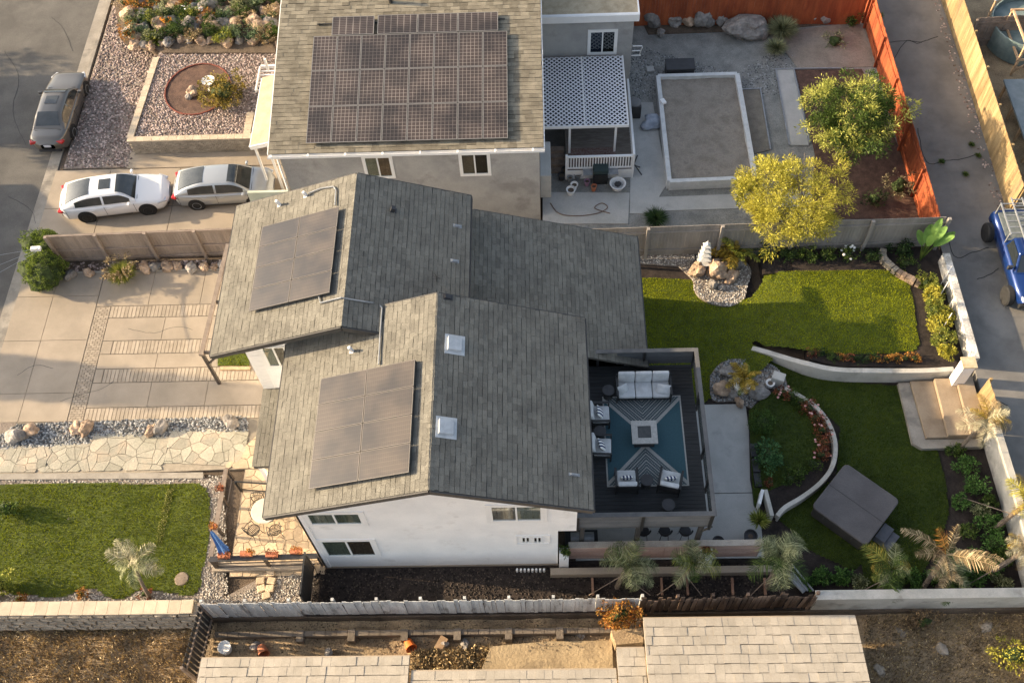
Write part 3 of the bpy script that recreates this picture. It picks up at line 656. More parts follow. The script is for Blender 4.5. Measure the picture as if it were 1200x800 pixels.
# neighbour's driveway above
dn = thing('driveway', 'plain beige concrete driveway under the white and the grey parked cars', 'driveway', (-17, 30, 0))
MB().box(-23.3, 27.7, -.16, -11.2, 32.6, -.03).build('bed_course', joint_m, dn)
for x0, x1 in ((-23.3, -20.6), (-20.6, -17.2), (-17.2, -13.9), (-13.9, -11.2)):
    for y0, y1 in ((28.05, 30.2), (30.2, 32.55)): MB().box(x0+.012, y0+.012, -.1, x1-.012, y1-.012, 0).build('concrete_slab', concrete, dn, bev=.008)
# rock strip between the driveways
slab('rock_strip_soil', [(-22.3, 26.45), (-11, 26.45), (-11, 27.0), (-22.3, 27.0)], -.16, .03, soil)
slab('rock_strip_soil', [(-21.4, 27.3), (-11.2, 27.3), (-11.2, 28.04), (-20.0, 28.04), (-21.4, 27.6)], -.16, .02, soil)
tag(stones('gravel', [(-21, 27.5), (-11.3, 27.5), (-11.3, 28.0), (-20, 28.0)], 260, .02, pebble_w, (.04, .09)), 'pale rubble stones strewn behind the long tan fence beside the upper driveway', 'gravel')
MB().box(-21.9, 26.42, -.1, -10.9, 26.47, .1).build('kerb', curb_m, None, kind='structure')
# front garden strips: stones + flagstone walk
slab('gravel_bed', pp(0, (-60, 566), (0, 450), (20, 499), (75, 492), (290, 487), (292, 510), (180, 513), (175, 521), (105, 521), (100, 527), (30, 528)), -.16, -.02, graveled)
cob = pp(0, (-30, 530), (20, 497), (80, 494), (290, 487), (290, 505), (200, 505), (195, 512), (110, 510), (105, 519), (0, 526))
tag(stones('gravel', cob, 330, -.02, pebble_g, (.03, .075)), 'grey and rust pebbles filling the strip under the driveway', 'gravel')
walk = thing('flagstone_path', 'pale crazy-paved flagstone walk from the street to the house above the front lawn', 'path', (-17, 17.5, 0))
wb = pp(0, (-40, 520), (292, 504), (326, 545), (-40, 570))
MB().prism([(-23.2, 16.4), (-23.2, 18.0), (-11.3, 18.55), (-10.6, 18.4), (-10.6, 16.7), (-12.9, 16.7)], -.12, -.034).build('mortar_bed', mortar, walk)
for reg in (pp(0, (-45, 528), (58, 520), (52, 553), (-50, 553)), pp(0, (58, 520), (106, 519), (97, 552), (52, 553)), pp(0, (107, 508), (200, 506), (190, 550), (97, 552)), pp(0, (200, 502), (292, 503), (284, 546), (192, 542))):
    flagstones(walk, reg, .46, -.06, 0.0, flag_m, .009, maxn=75, jit=.6)
slab('kerb_strip', pp(0.03, (-60, 555), (238, 553), (238, 560), (-60, 562)), -.1, .03, curb_m)
# front lawn
FL = [tuple(v[:2]) for v in smoothpath([P(*q) for q in ((-120, 572), (0, 568), (20, 567), (200, 566), (232, 567), (244, 578), (246, 600), (243, 640), (237, 668), (233, 690), (222, 697), (190, 693), (165, 690), (150, 699), (130, 700), (112, 690), (98, 690), (80, 697), (60, 700), (38, 697), (15, 696), (-5, 690), (-140, 680))], 4)]
slab('gravel_bed', pp(-.03, (-200, 560), (240, 560), (262, 560), (262, 700), (372, 640), (372, 716), (0, 712), (-200, 712)), -.16, -.03, graveled)
tag(stones('gravel', pp(0, (-80, 561), (262, 556), (268, 700), (372, 655), (372, 712), (-80, 708)), 260, -.03, pebble_w, (.02, .045), holes=(FL,)), 'pale gravel border round the front lawn', 'gravel')
grid('lawn', -29, -12.5, 11, 16.8, .1, lambda X, Y: bumps(X, Y, 2, .02, 8), turf, FL)
stripe = pp(0, (196, 573), (204, 573), (190, 640), (180, 640))
tag(blades('grass', FL, 1700, 0, blade_m, (.035, .075), .010, zf=lambda x, y: bumps(x, y, 2, .02, 8)), 'mown grass of the front lawn at the lower left', 'grass')
tag(blades('grass', stripe, 900, 0.01, leafmat('straw_blade', (.25, .26, .08), (.36, .34, .14)), (.05, .10), .016), 'worn straw-coloured stripe running down the front lawn', 'grass')
# grey house front garden (raised)
XW0, XW1, YW = P(150, 163, .95).x, P(180, 72, .95).x, P(150, 163, .95).y; YW1 = P(180, 72, .95).y
MB().box(-22.95, 32.65, -.1, -17, 50, .02).build('gravel_bed', graveled, None, kind='structure')
tag(stones('gravel', [(-22.9, 32.7), (XW0 - .1, 32.7), (XW0 - .1, YW), (XW1 - .1, YW1), (XW1, 45), (-22.9, 45)], 230, .02, pebble, (.03, .075)), 'pinkish gravel in the strip between the kerb and the raised front garden', 'gravel')
slab('garden_apron', [(XW0 - .2, 32.56), (-11.3, 32.56), (-11.3, YW), (XW0 - .2, YW)], -.1, .035, concrete)
MB().prism([(XW0 + .1, YW + .06), (-11.3, YW + .06), (-11.3, 50), (XW1 + .1, 50), (XW1 + .1, YW1)], -.1, .85).build('raised_garden', graveled, None, kind='structure')
oval = [tuple((P(232, 105, .85) + Vector((1.62*math.cos(a), 1.75*math.sin(a), 0)))[:2]) for a in np.linspace(0, 6.28, 25)[:-1]]
tag(stones('gravel', [(XW0 + .25, YW + .15), (-11.5, YW + .15), (-11.5, YW1 + .9), (XW1 + .2, YW1 + .9), (XW1 + .2, YW1)], 300, .85, pebble, (.03, .07), holes=(oval,)), 'pink crushed gravel filling the raised front garden', 'gravel')
slab('mulch_oval', oval, .4, .88, redmulch)
eb = MB(); wall_path(eb, oval + oval[:1], .05, .4, .93); tag(eb.build('garden_edging', mat('rusty_edging', (.2, .06, .04), rough=.8)), 'rusty red oval edging round the birdbath bed', 'edging')
# alley
MB().box(17.45, -12, -2.5, 20.9, 70, AL - .02).build('alley_road', alley_m, None, kind='structure')
MB().box(20.75, -12, -2.5, 60, 70, AL - .05).build('neighbour_ground', dry_soil, None, kind='structure')
cr = MB()
for pts in (((1033, 50), (1050, 49), (1066, 48), (1080, 50)), ((1035, 51+40), (1060, 50), (1075, 51), (1088, 47), (1100, 43)), ((1075, 150), (1085, 190), (1110, 188), (1130, 186), (1145, 180)), ((1145, 327), (1160, 322), (1170, 314)), ((1150, 460), (1165, 467), (1180, 475)), ((1108, 262), (1118, 300), (1140, 296), (1160, 290))):
    pth = smoothpath([P(a + random.uniform(-1, 1), b, AL - .018) for a, b in pts], 5); wall_path(cr, [(p.x + random.uniform(-.02, .02), p.y + random.uniform(-.02, .02)) for p in pth], .035, AL - .03, AL - .012)
cr.build('asphalt_crack_filler', mat('crack', (.03, .03, .03)), None, kind='structure')
tag(stones('rubble', [(20.3, 24), (20.85, 24), (20.85, 45), (20.4, 45)], 60, AL - .03, pebble, (.02, .07)), 'loose stones and dirt along the foot of the yellow board fence', 'gravel')
# back yard ground
MB().box(4.0, 11.1, -.14, 17.3, 20.5, -.06).build('yard_soil', mulch, None, kind='structure')
MB().box(-3, 18.5, -.14, 9.2, 27, -.03).build('yard_soil', mulch, None, kind='structure')
def lawnz(X, Y):
    t = np.clip((X - 7.6) / 3.6, 0, 1); return (UP - .02) * t * t * (3 - 2 * t) + .0 + 0 * Y
UL = [tuple(v[:2]) for v in smoothpath([P(*q) for q in ((745, 318),)], 1)] if False else None
UL = [(3.6, 25.55), (5.6, 25.45), (7.0, 25.3), (7.6, 25.0), (8.0, 24.1), (9.0, 24.2), (9.55, 24.9), (9.7, 25.45)] + [tuple(P(a, b, UP)[:2]) for a, b in ((900, 317), (1062, 316), (1070, 350), (1074, 380), (1078, 402), (1073, 410), (1040, 414), (960, 414), (925, 405), (898, 400))] + [tuple(P(a, b, .1)[:2]) for a, b in ((884, 400),)] + [tuple(P(a, b, 0)[:2]) for a, b in ((880, 404), (905, 425), (880, 445), (830, 468), (822, 474), (805, 474))] + [(4.0, 19)]
grid('lawn', 3.4, 17, 18.5, 26, .08, lawnz, turf, UL)
tag(blades('grass', UL, 1900, 0, blade_u, (.035, .07), .009, zf=lawnz), 'bright mown grass of the upper back lawn below the grey-tan fence', 'grass')
MB().prism([(9.4, 22.0)] + [tuple(P(a, b, UP)[:2]) for a, b in ((905, 408), (950, 428), (1085, 432))] + [(17.3, 20.1), (17.3, 26.6), (3.9, 26.6), (3.9, 25.3), (9.2, 25.4)], -.1, UP - .03) if False else None
ub = [(10.9, 20.4), (17.3, 20.3), (17.3, 26.5), (10.9, 26.5)]
slab('raised_bed_soil', [(10.9, 20.9), (12, 20.55), (17.3, 20.35), (17.3, 26.5), (10.9, 26.5)], -.1, UP - .05, mulch)
slab('raised_bed_soil', [(9.6, 25.25), (10.95, 25.25), (10.95, 26.5), (9.6, 26.5)], -.1, UP - .12, mulch)
LLw = [tuple(P(a, b, 0)[:2]) for a, b in ((896, 415), (925, 432), (985, 447), (1056, 452), (1072, 516), (1098, 524), (1108, 560), (1112, 600), (1100, 640), (1075, 680), (1040, 690), (1012, 690), (1010, 660), (1000, 668), (940, 640), (925, 618), (900, 600), (980, 560), (985, 500), (950, 468), (910, 455), (885, 448), (880, 430))]
grid('lawn', 8, 17, 11, 22.5, .08, lambda X, Y: 0*X - .02, turf_shade, LLw)
tag(blades('grass', LLw, 1900, -.02, blade_shade, (.035, .07), .009), 'lawn around the dark spa cover, its green darkened for shade', 'grass')
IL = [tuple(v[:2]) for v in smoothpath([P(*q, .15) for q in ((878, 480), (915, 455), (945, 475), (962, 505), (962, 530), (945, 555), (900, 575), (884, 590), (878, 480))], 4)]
slab('planter_turf', IL, -.1, .13, turf_shade)
tag(blades('grass', IL, 1400, .13, blade_shade, (.03, .06), .012), 'small crescent of grass inside the curved planter wall', 'grass')
# patios
slab('concrete_patio', [(1.1, 15.36), (8.18, 15.36), (8.18, 19.2), (6.5, 19.2), (1.1, 19.0)], -.1, .0, concrete_g, bev=.01)
slab('concrete_patio', [(1.1, 12.75), (8.1, 12.75), (8.18, 15.33), (1.1, 15.33)], -.1, .0, concrete_g, bev=.01)
# side yard mulch
slab('side_yard', [(-8.9, 10.8), (9.2, 10.8), (9.2, 12.7), (-8.9, 12.7)], -.14, .0, mulch)
tag(stones('bark_chips', [(-8.7, 10.95), (9.0, 10.95), (9.0, 12.5), (-8.7, 12.5)], 240, 0, mat('bark_chip', (.015, .011, .009), (.06, .045, .036), scale=9, island=.6, hue=1), (.02, .05)), 'black bark chips covering the side yard under the white wall', 'mulch')
# grey yard (upper right)
GZ = .3
MB().box(.3, 26.7, -.14, 16.9, 60, GZ - .02).build('neighbour_yard', mat('fine_grey_gravel', (.20, .20, .185), (.30, .295, .27), scale=1.4, fine=.35, fscale=30, bump=.8, bscale=30), None, kind='structure')
tag(stones('gravel', [(4.6, 36), (13, 36), (13, 40), (9.9, 37.5), (4.6, 40)], 160, GZ - .02, pebble_g, (.02, .05)), 'fine grey gravel around the raised sand bed of the next yard', 'gravel')
def gp(name, q, z, m): return slab(name, pp(z, *q), GZ - .1, z, m)
gp('concrete_pad', ((636, 225), (738, 226), (736, 262), (636, 262)), GZ + .02, concrete_g)
gp('concrete_strip', ((740, 120), (765, 120), (782, 215), (760, 250), (738, 250)), GZ + .01, concrete_g)
gp('concrete_strip', ((742, 232), (1000, 222), (1000, 240), (742, 248)), GZ + .008, concrete_g)
gp('paver_strip', ((866, 105), (892, 105), (903, 175), (884, 180)), GZ + .03, mat('tan_gravel', (.19, .165, .13), (.25, .22, .175), scale=3, fine=.3, bump=.6))
gp('paver_strip', ((909, 81), (930, 81), (948, 170), (925, 170)), GZ + .03, concrete_g)
for q in (((866, 105), (891, 104), (903, 175)), ((909, 81), (987, 80)), ((909, 81), (925, 170)), ((930, 81), (949, 168))):
    b = MB()
    for a, c in zip(q, q[1:]): b.bar(P(*a, GZ + .05), P(*c, GZ + .05), .06, .06)
    tag(b.build('timber_edging', galv), {105: 'pale edging strip beside the white raised bed', 81: 'pale edging strip along the neighbour gravel'}[q[0][1]] + (' running right' if q[1][0] > 950 else ' on its far side' if q[0][0] == 930 else ' on its near side' if q[0][0] == 909 else ' bent at its top corner'), 'edging')
gp('mulch_bed', ((932, 82), (1010, 81), (1050, 165), (1090, 256), (950, 256), (955, 180)), GZ + .02, redmulch)
gp('bare_soil', ((900, 40), (1010, 25), (1035, 78), (935, 80), (920, 60)), GZ + .015, sand)
gp('stone_bed', ((745, 10), (1012, 2), (1012, 24), (900, 35), (760, 40)), GZ + .04, soil)
# ================================================================ MAIN HOUSE
H1 = thing('two_storey_house', 'white two-storey house with brown shingle gables in the middle of the photo', 'house', (-3.5, 17, 0))
R2, PT = 8.25, .35
def rz2(x): return R2 - PT * abs(x + 3.5)
R1 = 8.02
def rz1(x): return R1 - PT * abs(x + 6.73)
R3a, P3 = 5.68, .365
def rz3(x): return R3a - P3 * (x + 2.6)
YS = 12.6
W = []
def wn(tl, tr, bl, br, y):
    a = [atY(*q, y) for q in (tl, tr, bl, br)]; return (min(a[0].x, a[2].x), max(a[1].x, a[3].x), (a[2].z + a[3].z) / 2, (a[0].z + a[1].z) / 2)
wA = wn((358.5, 596), (418.3, 593.8), (363.5, 614.3), (425.8, 613.3), YS); wA = (wA[0]+.02, wA[1], wA[2], min(wA[3], 5.35))
wBm = wn((375.5, 633.5), (434.8, 632), (383.8, 650.8), (440.8, 650.8), YS)
wC = wn((574.4, 590), (635.6, 593), (575.6, 610), (635.6, 609.4), YS); wC = (wC[0], wC[1], wC[2], min(wC[3], 5.75))
wD = wn((611.3, 628.5), (621, 628.5), (611.3, 635), (621, 635), YS); wE = wn((625, 628.5), (634.8, 628.5), (625, 635), (634.8, 635), YS)
s = MB()
zt = 5.75
w1 = wall_xz(-8.2, 1.05, 3.45, zt, YS, YS + .2, [wA, wC]); w2 = wall_xz(-8.2, .42, -.3, 3.45, YS + .001, YS + .2, [wBm, wD, wE])
s.add(w1.v, w1.f); s.add(w2.v, w2.f)
# gable above 5.75
gx = [(-8.2, zt), (1.05, zt), (1.05, rz2(1.05) - .12), (-3.5, R2 - .12), (-8.2, rz2(-8.2) - .12)]
gx[0] = (-8.2, zt); V = [(x, YS + .002, z) for x, z in gx] + [(x, YS + .2, z) for x, z in gx]
s.add(V, [(0, 1, 2, 3, 4), (9, 8, 7, 6, 5), (0, 5, 6, 1), (1, 6, 7, 2), (2, 7, 8, 3), (3, 8, 9, 4), (4, 9, 5, 0)])
s.build('south_wall', stucco_w, H1)
s = MB()
s.box(-8.199, YS + .2, -.3, -8.0, 19.0, 5.9); s.box(.85, YS + .2, 3.45, 1.049, 19.2, 6.0); s.box(.22, YS + .2, -.3, .419, 19.2, 3.44)
s.box(.2, YS + .003, 3.42, 1.048, 19.2, 3.46)
s.build('side_walls', stucco_w, H1)
MB().box(-7.98, 12.85, 3.1, .8, 18.9, 3.3).build('storey_floor', dark_in, H1)
s = MB(); s.box(-8.24, YS - .035, -.3, 0.44, YS + .0, .12)
s.build('plinth', concrete, H1, bev=.01)
s = MB(); s.box(-8.27, YS - .04, .12, -8.05, YS + .1, 5.8); s.box(-8.27, YS - .04, .12, -8.2, YS+.3, 5.8)
s.build('corner_board', white, H1)
s = MB()
for w in (wA, wBm, wC):
    for q in ((w[0]-.14, w[2]-.12, w[1]+.14, w[2]), (w[0]-.14, w[3], w[1]+.14, w[3]+.12), (w[0]-.14, w[2], w[0], w[3]), (w[1], w[2], w[1]+.14, w[3])): s.box(q[0], YS - .03, q[1], q[2], YS + .01, q[3])
w = (wD[0]-.2, wE[1]+.3, wD[2]-.15, wD[3]+.15)
for q in ((w[0], w[2], w[1], w[2]+.05), (w[0], w[3]-.05, w[1], w[3]), (w[0], w[2]+.05, w[0]+.05, w[3]-.05), (w[1]-.05, w[2]+.05, w[1], w[3]-.05)): s.box(q[0], YS - .025, q[1], q[2], YS + .01, q[3])
s.build('window_trim', white, H1)
window(H1, *wA, YS + .03, left=curtain_p, right=mat('tree_green_blind', (.10,.13,.06), (.22,.25,.12), scale=6)); window(H1, *wBm, YS + .03, left=curtain_p, right=curtain)
window(H1, *wC, YS + .03, left=curtain, right=leaf_gold if False else curtain_p); window(H1, *wD, YS + .03, fr=.04, left=dark_in, right=dark_in); window(H1, *wE, YS + .03, fr=.04, left=dark_in, right=dark_in)
# rest of gable bodies: north gable of roof 2, body of roof 1, body of roof 3
s = MB()
V = []; 
for y in (19.0, 19.15): V += [(-5.3, y, 5.5), (1.0, y, 5.5), (1.0, y, rz2(1.0) - .12), (-3.5, y, R2 - .12), (-5.3, y, rz2(-5.3) - .12)]
s.add(V, [(0, 1, 2, 3, 4), (9, 8, 7, 6, 5), (1, 6, 7, 2), (2, 7, 8, 3), (3, 8, 9, 4)])
s.build('rear_gable', stucco_w, H1)
yg = 18.65
gw = wn((305.6, 406.9), (333, 405), (315.6, 430), (338, 428), yg)
s = wall_xz(-10.65, -8.2, -.1, 6.0, yg, yg + .2, [gw])
V = []
for y in (yg + .001, yg + .2): V += [(-10.65, y, 6.0), (-5.6, y, 6.0), (-5.6, y, rz1(-5.6) - .12), (-6.73, y, R1 - .12), (-10.65, y, rz1(-10.65) - .12)]
s.add(V, [(0, 1, 2, 3, 4), (9, 8, 7, 6, 5), (1, 6, 7, 2), (2, 7, 8, 3), (3, 8, 9, 4), (4, 9, 5, 0)])
V = []
for y in (24.35, 24.55): V += [(-10.65, y, -.1), (-3.0, y, -.1), (-3.0, y, rz1(-3.0) - .12), (-6.73, y, R1 - .12), (-10.65, y, rz1(-10.65) - .12)]
s.add(V, [(0, 1, 2, 3, 4), (9, 8, 7, 6, 5), (0, 5, 6, 1), (1, 6, 7, 2), (2, 7, 8, 3), (3, 8, 9, 4), (4, 9, 5, 0)])
s.box(-10.649, yg + .2, -.1, -10.45, 24.35, 6.4); s.box(-3.2, 19.2, 3, -3.001, 24.35, 6.4)
V = []
for y in (24.36, 24.56): V += [(-3.0, y, -.1), (3.6, y, -.1), (3.6, y, rz3(3.6) - .12), (-3.0, y, rz3(-3.0) - .12)]
s.add(V, [(0, 1, 2, 3), (7, 6, 5, 4), (1, 5, 6, 2), (2, 6, 7, 3)])
s.box(3.4, 19.4, -.1, 3.599, 24.36, rz3(3.6) - .12); s.box(.44, 19.2, -.1, 3.4, 19.4, 2.8)
s.build('garage_and_rear_walls', stucco_w, H1)
window(H1, *gw, yg + .03, left=curtain_p, right=curtain)
s = MB()
for q in ((gw[0]-.14, gw[2]-.12, gw[1]+.14, gw[2]), (gw[0]-.14, gw[2], gw[0], gw[3]), (gw[1], gw[2], gw[1]+.14, gw[3])): s.box(q[0], yg - .03, q[1], q[2], yg + .01, q[3])
for k in range(16): s.box(-10.66, yg - .012, .1 + k * .36, gw[0]-.15, yg - .004, .1 + k * .36 + .335)
s.build('siding_and_trim', white, H1)
# garage door facing the drive
gd = MB().box(-10.70, 19.6, 0, -10.66, 23.6, 2.3).build('garage_door', white, H1)
# --- roofs
def roofdeck(name, pts, th=.10, m=underlay):
    n = len(pts); V = [Vector(p) - Vector((0, 0, .012)) for p in pts] + [Vector(p) - Vector((0, 0, th)) for p in pts]
    return MB().add(V, [tuple(range(n)), tuple(range(n, 2*n))[::-1]] + [(i, n+i, n+(i+1) % n, (i+1) % n) for i in range(n)]).build(name, m, H1)
cs = 1 / math.sqrt(1 + PT * PT)
EX, TB, TH = .168, .28, .014
yS, yN2 = 12.12, 19.3
rf = roofdeck('roof', [(-9.02, yS, rz2(-9.02)), (-3.5, yS, R2), (-3.5, yN2, R2), (-5.4, yN2, rz2(-5.4)), (-5.4, 18.62, rz2(-5.4)), (-9.02, 18.62, rz2(-9.02))])
L = (9.02 - 3.5) / cs
shingle_field(rf, (-9.02, yS, rz2(-9.02)), (0, 1, 0), (1, 0, PT), int(L / EX) + 1, lambda v: (0, (18.62 if -9.02 + v * cs < -5.4 else yN2) - yS) if -9.02 + (v + EX*.5) * cs < -3.5 else None, PT, EX, TB, TH, shingle, shingle_p, 290)
rf = roofdeck('roof', [(1.52, yS, rz2(1.52)), (1.52, yN2, rz2(1.52)), (-3.5, yN2, R2), (-3.5, yS, R2)])
L = 5.02 / cs
shingle_field(rf, (1.52, yN2, rz2(1.52)), (0, -1, 0), (-1, 0, PT), int(L / EX) + 1, lambda v: (0, yN2 - yS) if 1.52 - (v + EX*.5) * cs > -3.5 else None, PT, EX, TB, TH, shingle, shingle_p, 290)
yA, yB = 18.2, 24.9
rf = roofdeck('roof', [(-11.7, yA, rz1(-11.7)), (-6.73, yA, R1), (-6.73, yB, R1), (-11.7, yB, rz1(-11.7))])
shingle_field(rf, (-11.7, yA, rz1(-11.7)), (0, 1, 0), (1, 0, PT), int(4.97 / cs / EX) + 1, lambda v: (0, yB - yA) if -11.7 + (v + EX*.5) * cs < -6.73 else None, PT, EX, TB, TH, shingle, shingle_p, 290)
rf = roofdeck('roof', [(-2.6, yN2 + .3, rz1(-2.6)), (-2.6, yB, rz1(-2.6)), (-6.73, yB, R1), (-6.73, yA, R1), (-5.4, yA, rz1(-5.4)), (-5.4, yN2 + .3, rz1(-5.4))])
shingle_field(rf, (-2.6, yB, rz1(-2.6)), (0, -1, 0), (-1, 0, PT), int(4.13 / cs / EX) + 1, lambda v: (0, yB - (yA if -2.6 - v * cs < -5.42 else 18.9 if -2.6 - v*cs < -3.6 else 19.3)) if -2.6 - (v + EX*.5) * cs > -6.73 else None, PT, EX, TB, TH, shingle, shingle_p, 290)
c3 = 1 / math.sqrt(1 + P3 * P3)
rf = roofdeck('roof', [(3.98, 19.1, rz3(3.98)), (3.98, 25.25, rz3(3.98)), (-2.6, 24.95, R3a), (-2.9, 19.1, R3a + .1)])
shingle_field(rf, (3.98, 25.25, rz3(3.98)), (0, -1, 0), (-1, 0, P3), int(6.6 / c3 / EX) + 1, lambda v: (.3 * (v * c3 / 6.6), 25.25 - 19.1), P3, EX, TB, TH, shingle, shingle_p, 290)
# fascia / rake boards
def rake(p, q, w=.05, h=.2): p = Vector(p); q = Vector(q); MB().bar(p - Vector((0, 0, h/2 + .015)), q - Vector((0, 0, h/2 + .015)), w, h).build('fascia', trim_dark, H1)
rake((-9.0, yS - .03, rz2(-9.0)), (-3.5, yS - .03, R2)); rake((1.5, yS - .03, rz2(1.5)), (-3.5, yS - .03, R2))
rake((-5.4, yN2 + .03, rz2(-5.4)), (-3.5, yN2 + .03, R2)); rake((1.5, yN2 + .03, rz2(1.5)), (-3.5, yN2 + .03, R2))
rake((-9.05, yS, rz2(-9.05)), (-9.05, 18.6, rz2(-9.05))); rake((1.55, yS, rz2(1.55)), (1.55, yN2, rz2(1.55)))
rake((-11.68, yA - .03, rz1(-11.68)), (-6.73, yA - .03, R1)); rake((-5.45, yA - .03, rz1(-5.45)), (-6.73, yA - .03, R1))
rake((-11.73, yA, rz1(-11.73)), (-11.73, yB, rz1(-11.73))); rake((-11.68, yB + .03, rz1(-11.68)), (-6.73, yB + .03, R1)); rake((-2.6, yB + .03, rz1(-2.6)), (-6.73, yB + .03, R1)); rake((-2.57, 19.7, rz1(-2.57)), (-2.57, yB, rz1(-2.57)))
rake((4.01, 19.12, rz3(4.01)), (4.01, 25.25, rz3(4.01))); rake((4.0, 25.28, rz3(4.0)), (-2.6, 24.98, R3a))
# ridge caps
for nm, x, y0, y1, z in (('a', -3.5, yS, yN2, R2), ('b', -6.73, yA, yB, R1)):
    b = MB(); y = y0; k = 0
    while y < y1 - .05:
        e = min(y + .2, y1); zz = z + .012 + random.uniform(0, .006)
        b.add([(x-.16, y, zz-.056), (x, y, zz+.012), (x+.16, y, zz-.056), (x-.16, e, zz-.066), (x, e, zz), (x+.16, e, zz-.066)], [(0, 1, 4, 3), (1, 2, 5, 4), (0, 3, 5, 2)]); y += .19
    b.build('ridge_cap', shingle, H1, kind='stuff')
# porch roof west of the house, lower
px_ = pp(3.15, (306, 450), (338, 447), (318, 541), (292, 544))
pr = MB(); y0_, y1_ = px_[3][1], yg - .02
pz = lambda x: 3.0 + .06 * (x + 10.65)
prf = MB().add([(-10.65, y0_, pz(-10.65)), (-8.22, y0_, pz(-8.22)), (-8.22, y1_, pz(-8.22)), (-10.65, y1_, pz(-10.65)), (-10.65, y0_, pz(-10.65)-.22), (-8.22, y0_, pz(-8.22)-.22), (-8.22, y1_, pz(-8.22)-.22), (-10.65, y1_, pz(-10.65)-.22)], [(0,1,2,3),(7,6,5,4),(0,4,5,1),(1,5,6,2),(2,6,7,3),(3,7,4,0)]).build('porch_roof', trim_dark, H1)
shingle_field(prf, (-10.68, y0_ - .03, pz(-10.68) + .01), (0, 1, 0), (1, 0, .06), int(2.45 / EX), lambda v: (0, y1_ - y0_ + .03), .06, EX, TB, TH, shingle, shingle_p, 150)
for yy in (y0_ + .15, y1_ - .3): MB().box(-10.6, yy, 0, -10.45, yy + .15, pz(-10.6) - .2).build('porch_post', white, H1)
# roof furniture: vents, skylight tubes, conduit
def vent(px, py, fn, ground, s=(.34, .34, .14), m=galv, label=None):
    p = None
    for k in range(600):
        z = 3 + k * .01; q = P(px, py, z)
        if fn(q.x) <= z: p = q; break
    return p
def vt(px, py, fn, sl, s, m, name='roof_vent'):
    p = vent(px, py, fn, None); b = MB(); b.obox((p.x, p.y, p.z + s[2] / 2), s, (0, math.atan(sl), 0)); b.obox((p.x, p.y, p.z + .012), (s[0] * 1.5, s[1] * 1.5, .012), (0, math.atan(sl), 0)); return b.build(name, m, H1, bev=.01)
sky_m = mat('skylight_dome', (.42,.44,.45), (.52,.54,.55), scale=5, rough=.35)
vt(533, 404, rz2, PT, (.46, .5, .12), sky_m, 'skylight'); vt(523, 501, rz2, PT, (.46, .5, .12), sky_m, 'skylight')
vt(461, 247, rz1, PT, (.16, .16, .2), blackp); vt(536, 265, rz1, PT, (.22, .1, .05), galv); vt(533, 306, rz1, PT, (.22, .1, .05), galv); vt(525, 348, rz2, PT, (.22, .16, .06), blackp)
vt(673, 556, rz2, PT, (.25, .07, .05), galv); vt(412, 412, rz2, -PT, (.1, .1, .3), white, 'vent_pipe'); vt(327, 241, rz1, -PT, (.1, .1, .3), white, 'vent_pipe'); vt(358, 230, rz1, -PT, (.1, .1, .25), white, 'vent_pipe')
def onroof(px, py, fn): return vent(px, py, fn, None) + Vector((0, 0, .07))
for pts in (((362, 228), (377, 222), (391, 220), (394, 224), (393, 242)), ((374, 348), (376, 356), (400, 350), (430, 355)), ((443, 356), (448, 362), (446, 390), (444, 428))):
    fn = rz2 if pts[0][0] == 443 else rz1
    MB().tube([onroof(*q, fn) for q in pts], .028, 6).build('conduit', galv, H1)
MB().tube([onroof(430, 355, rz1), onroof(443, 357, rz2)], .028, 6).build('conduit', galv, H1)
p = vent(512, 330, rz1, None); b = MB(); b.tube([p, p + Vector((0, 0, .45))], .012, 5)
for k in range(3): b.bar(p + Vector((-.15 + .03*k, .05*k, .2 + .1*k)), p + Vector((.15 - .03*k, -.05*k, .2 + .1*k)), .012)
b.build('aerial', blackm, H1)
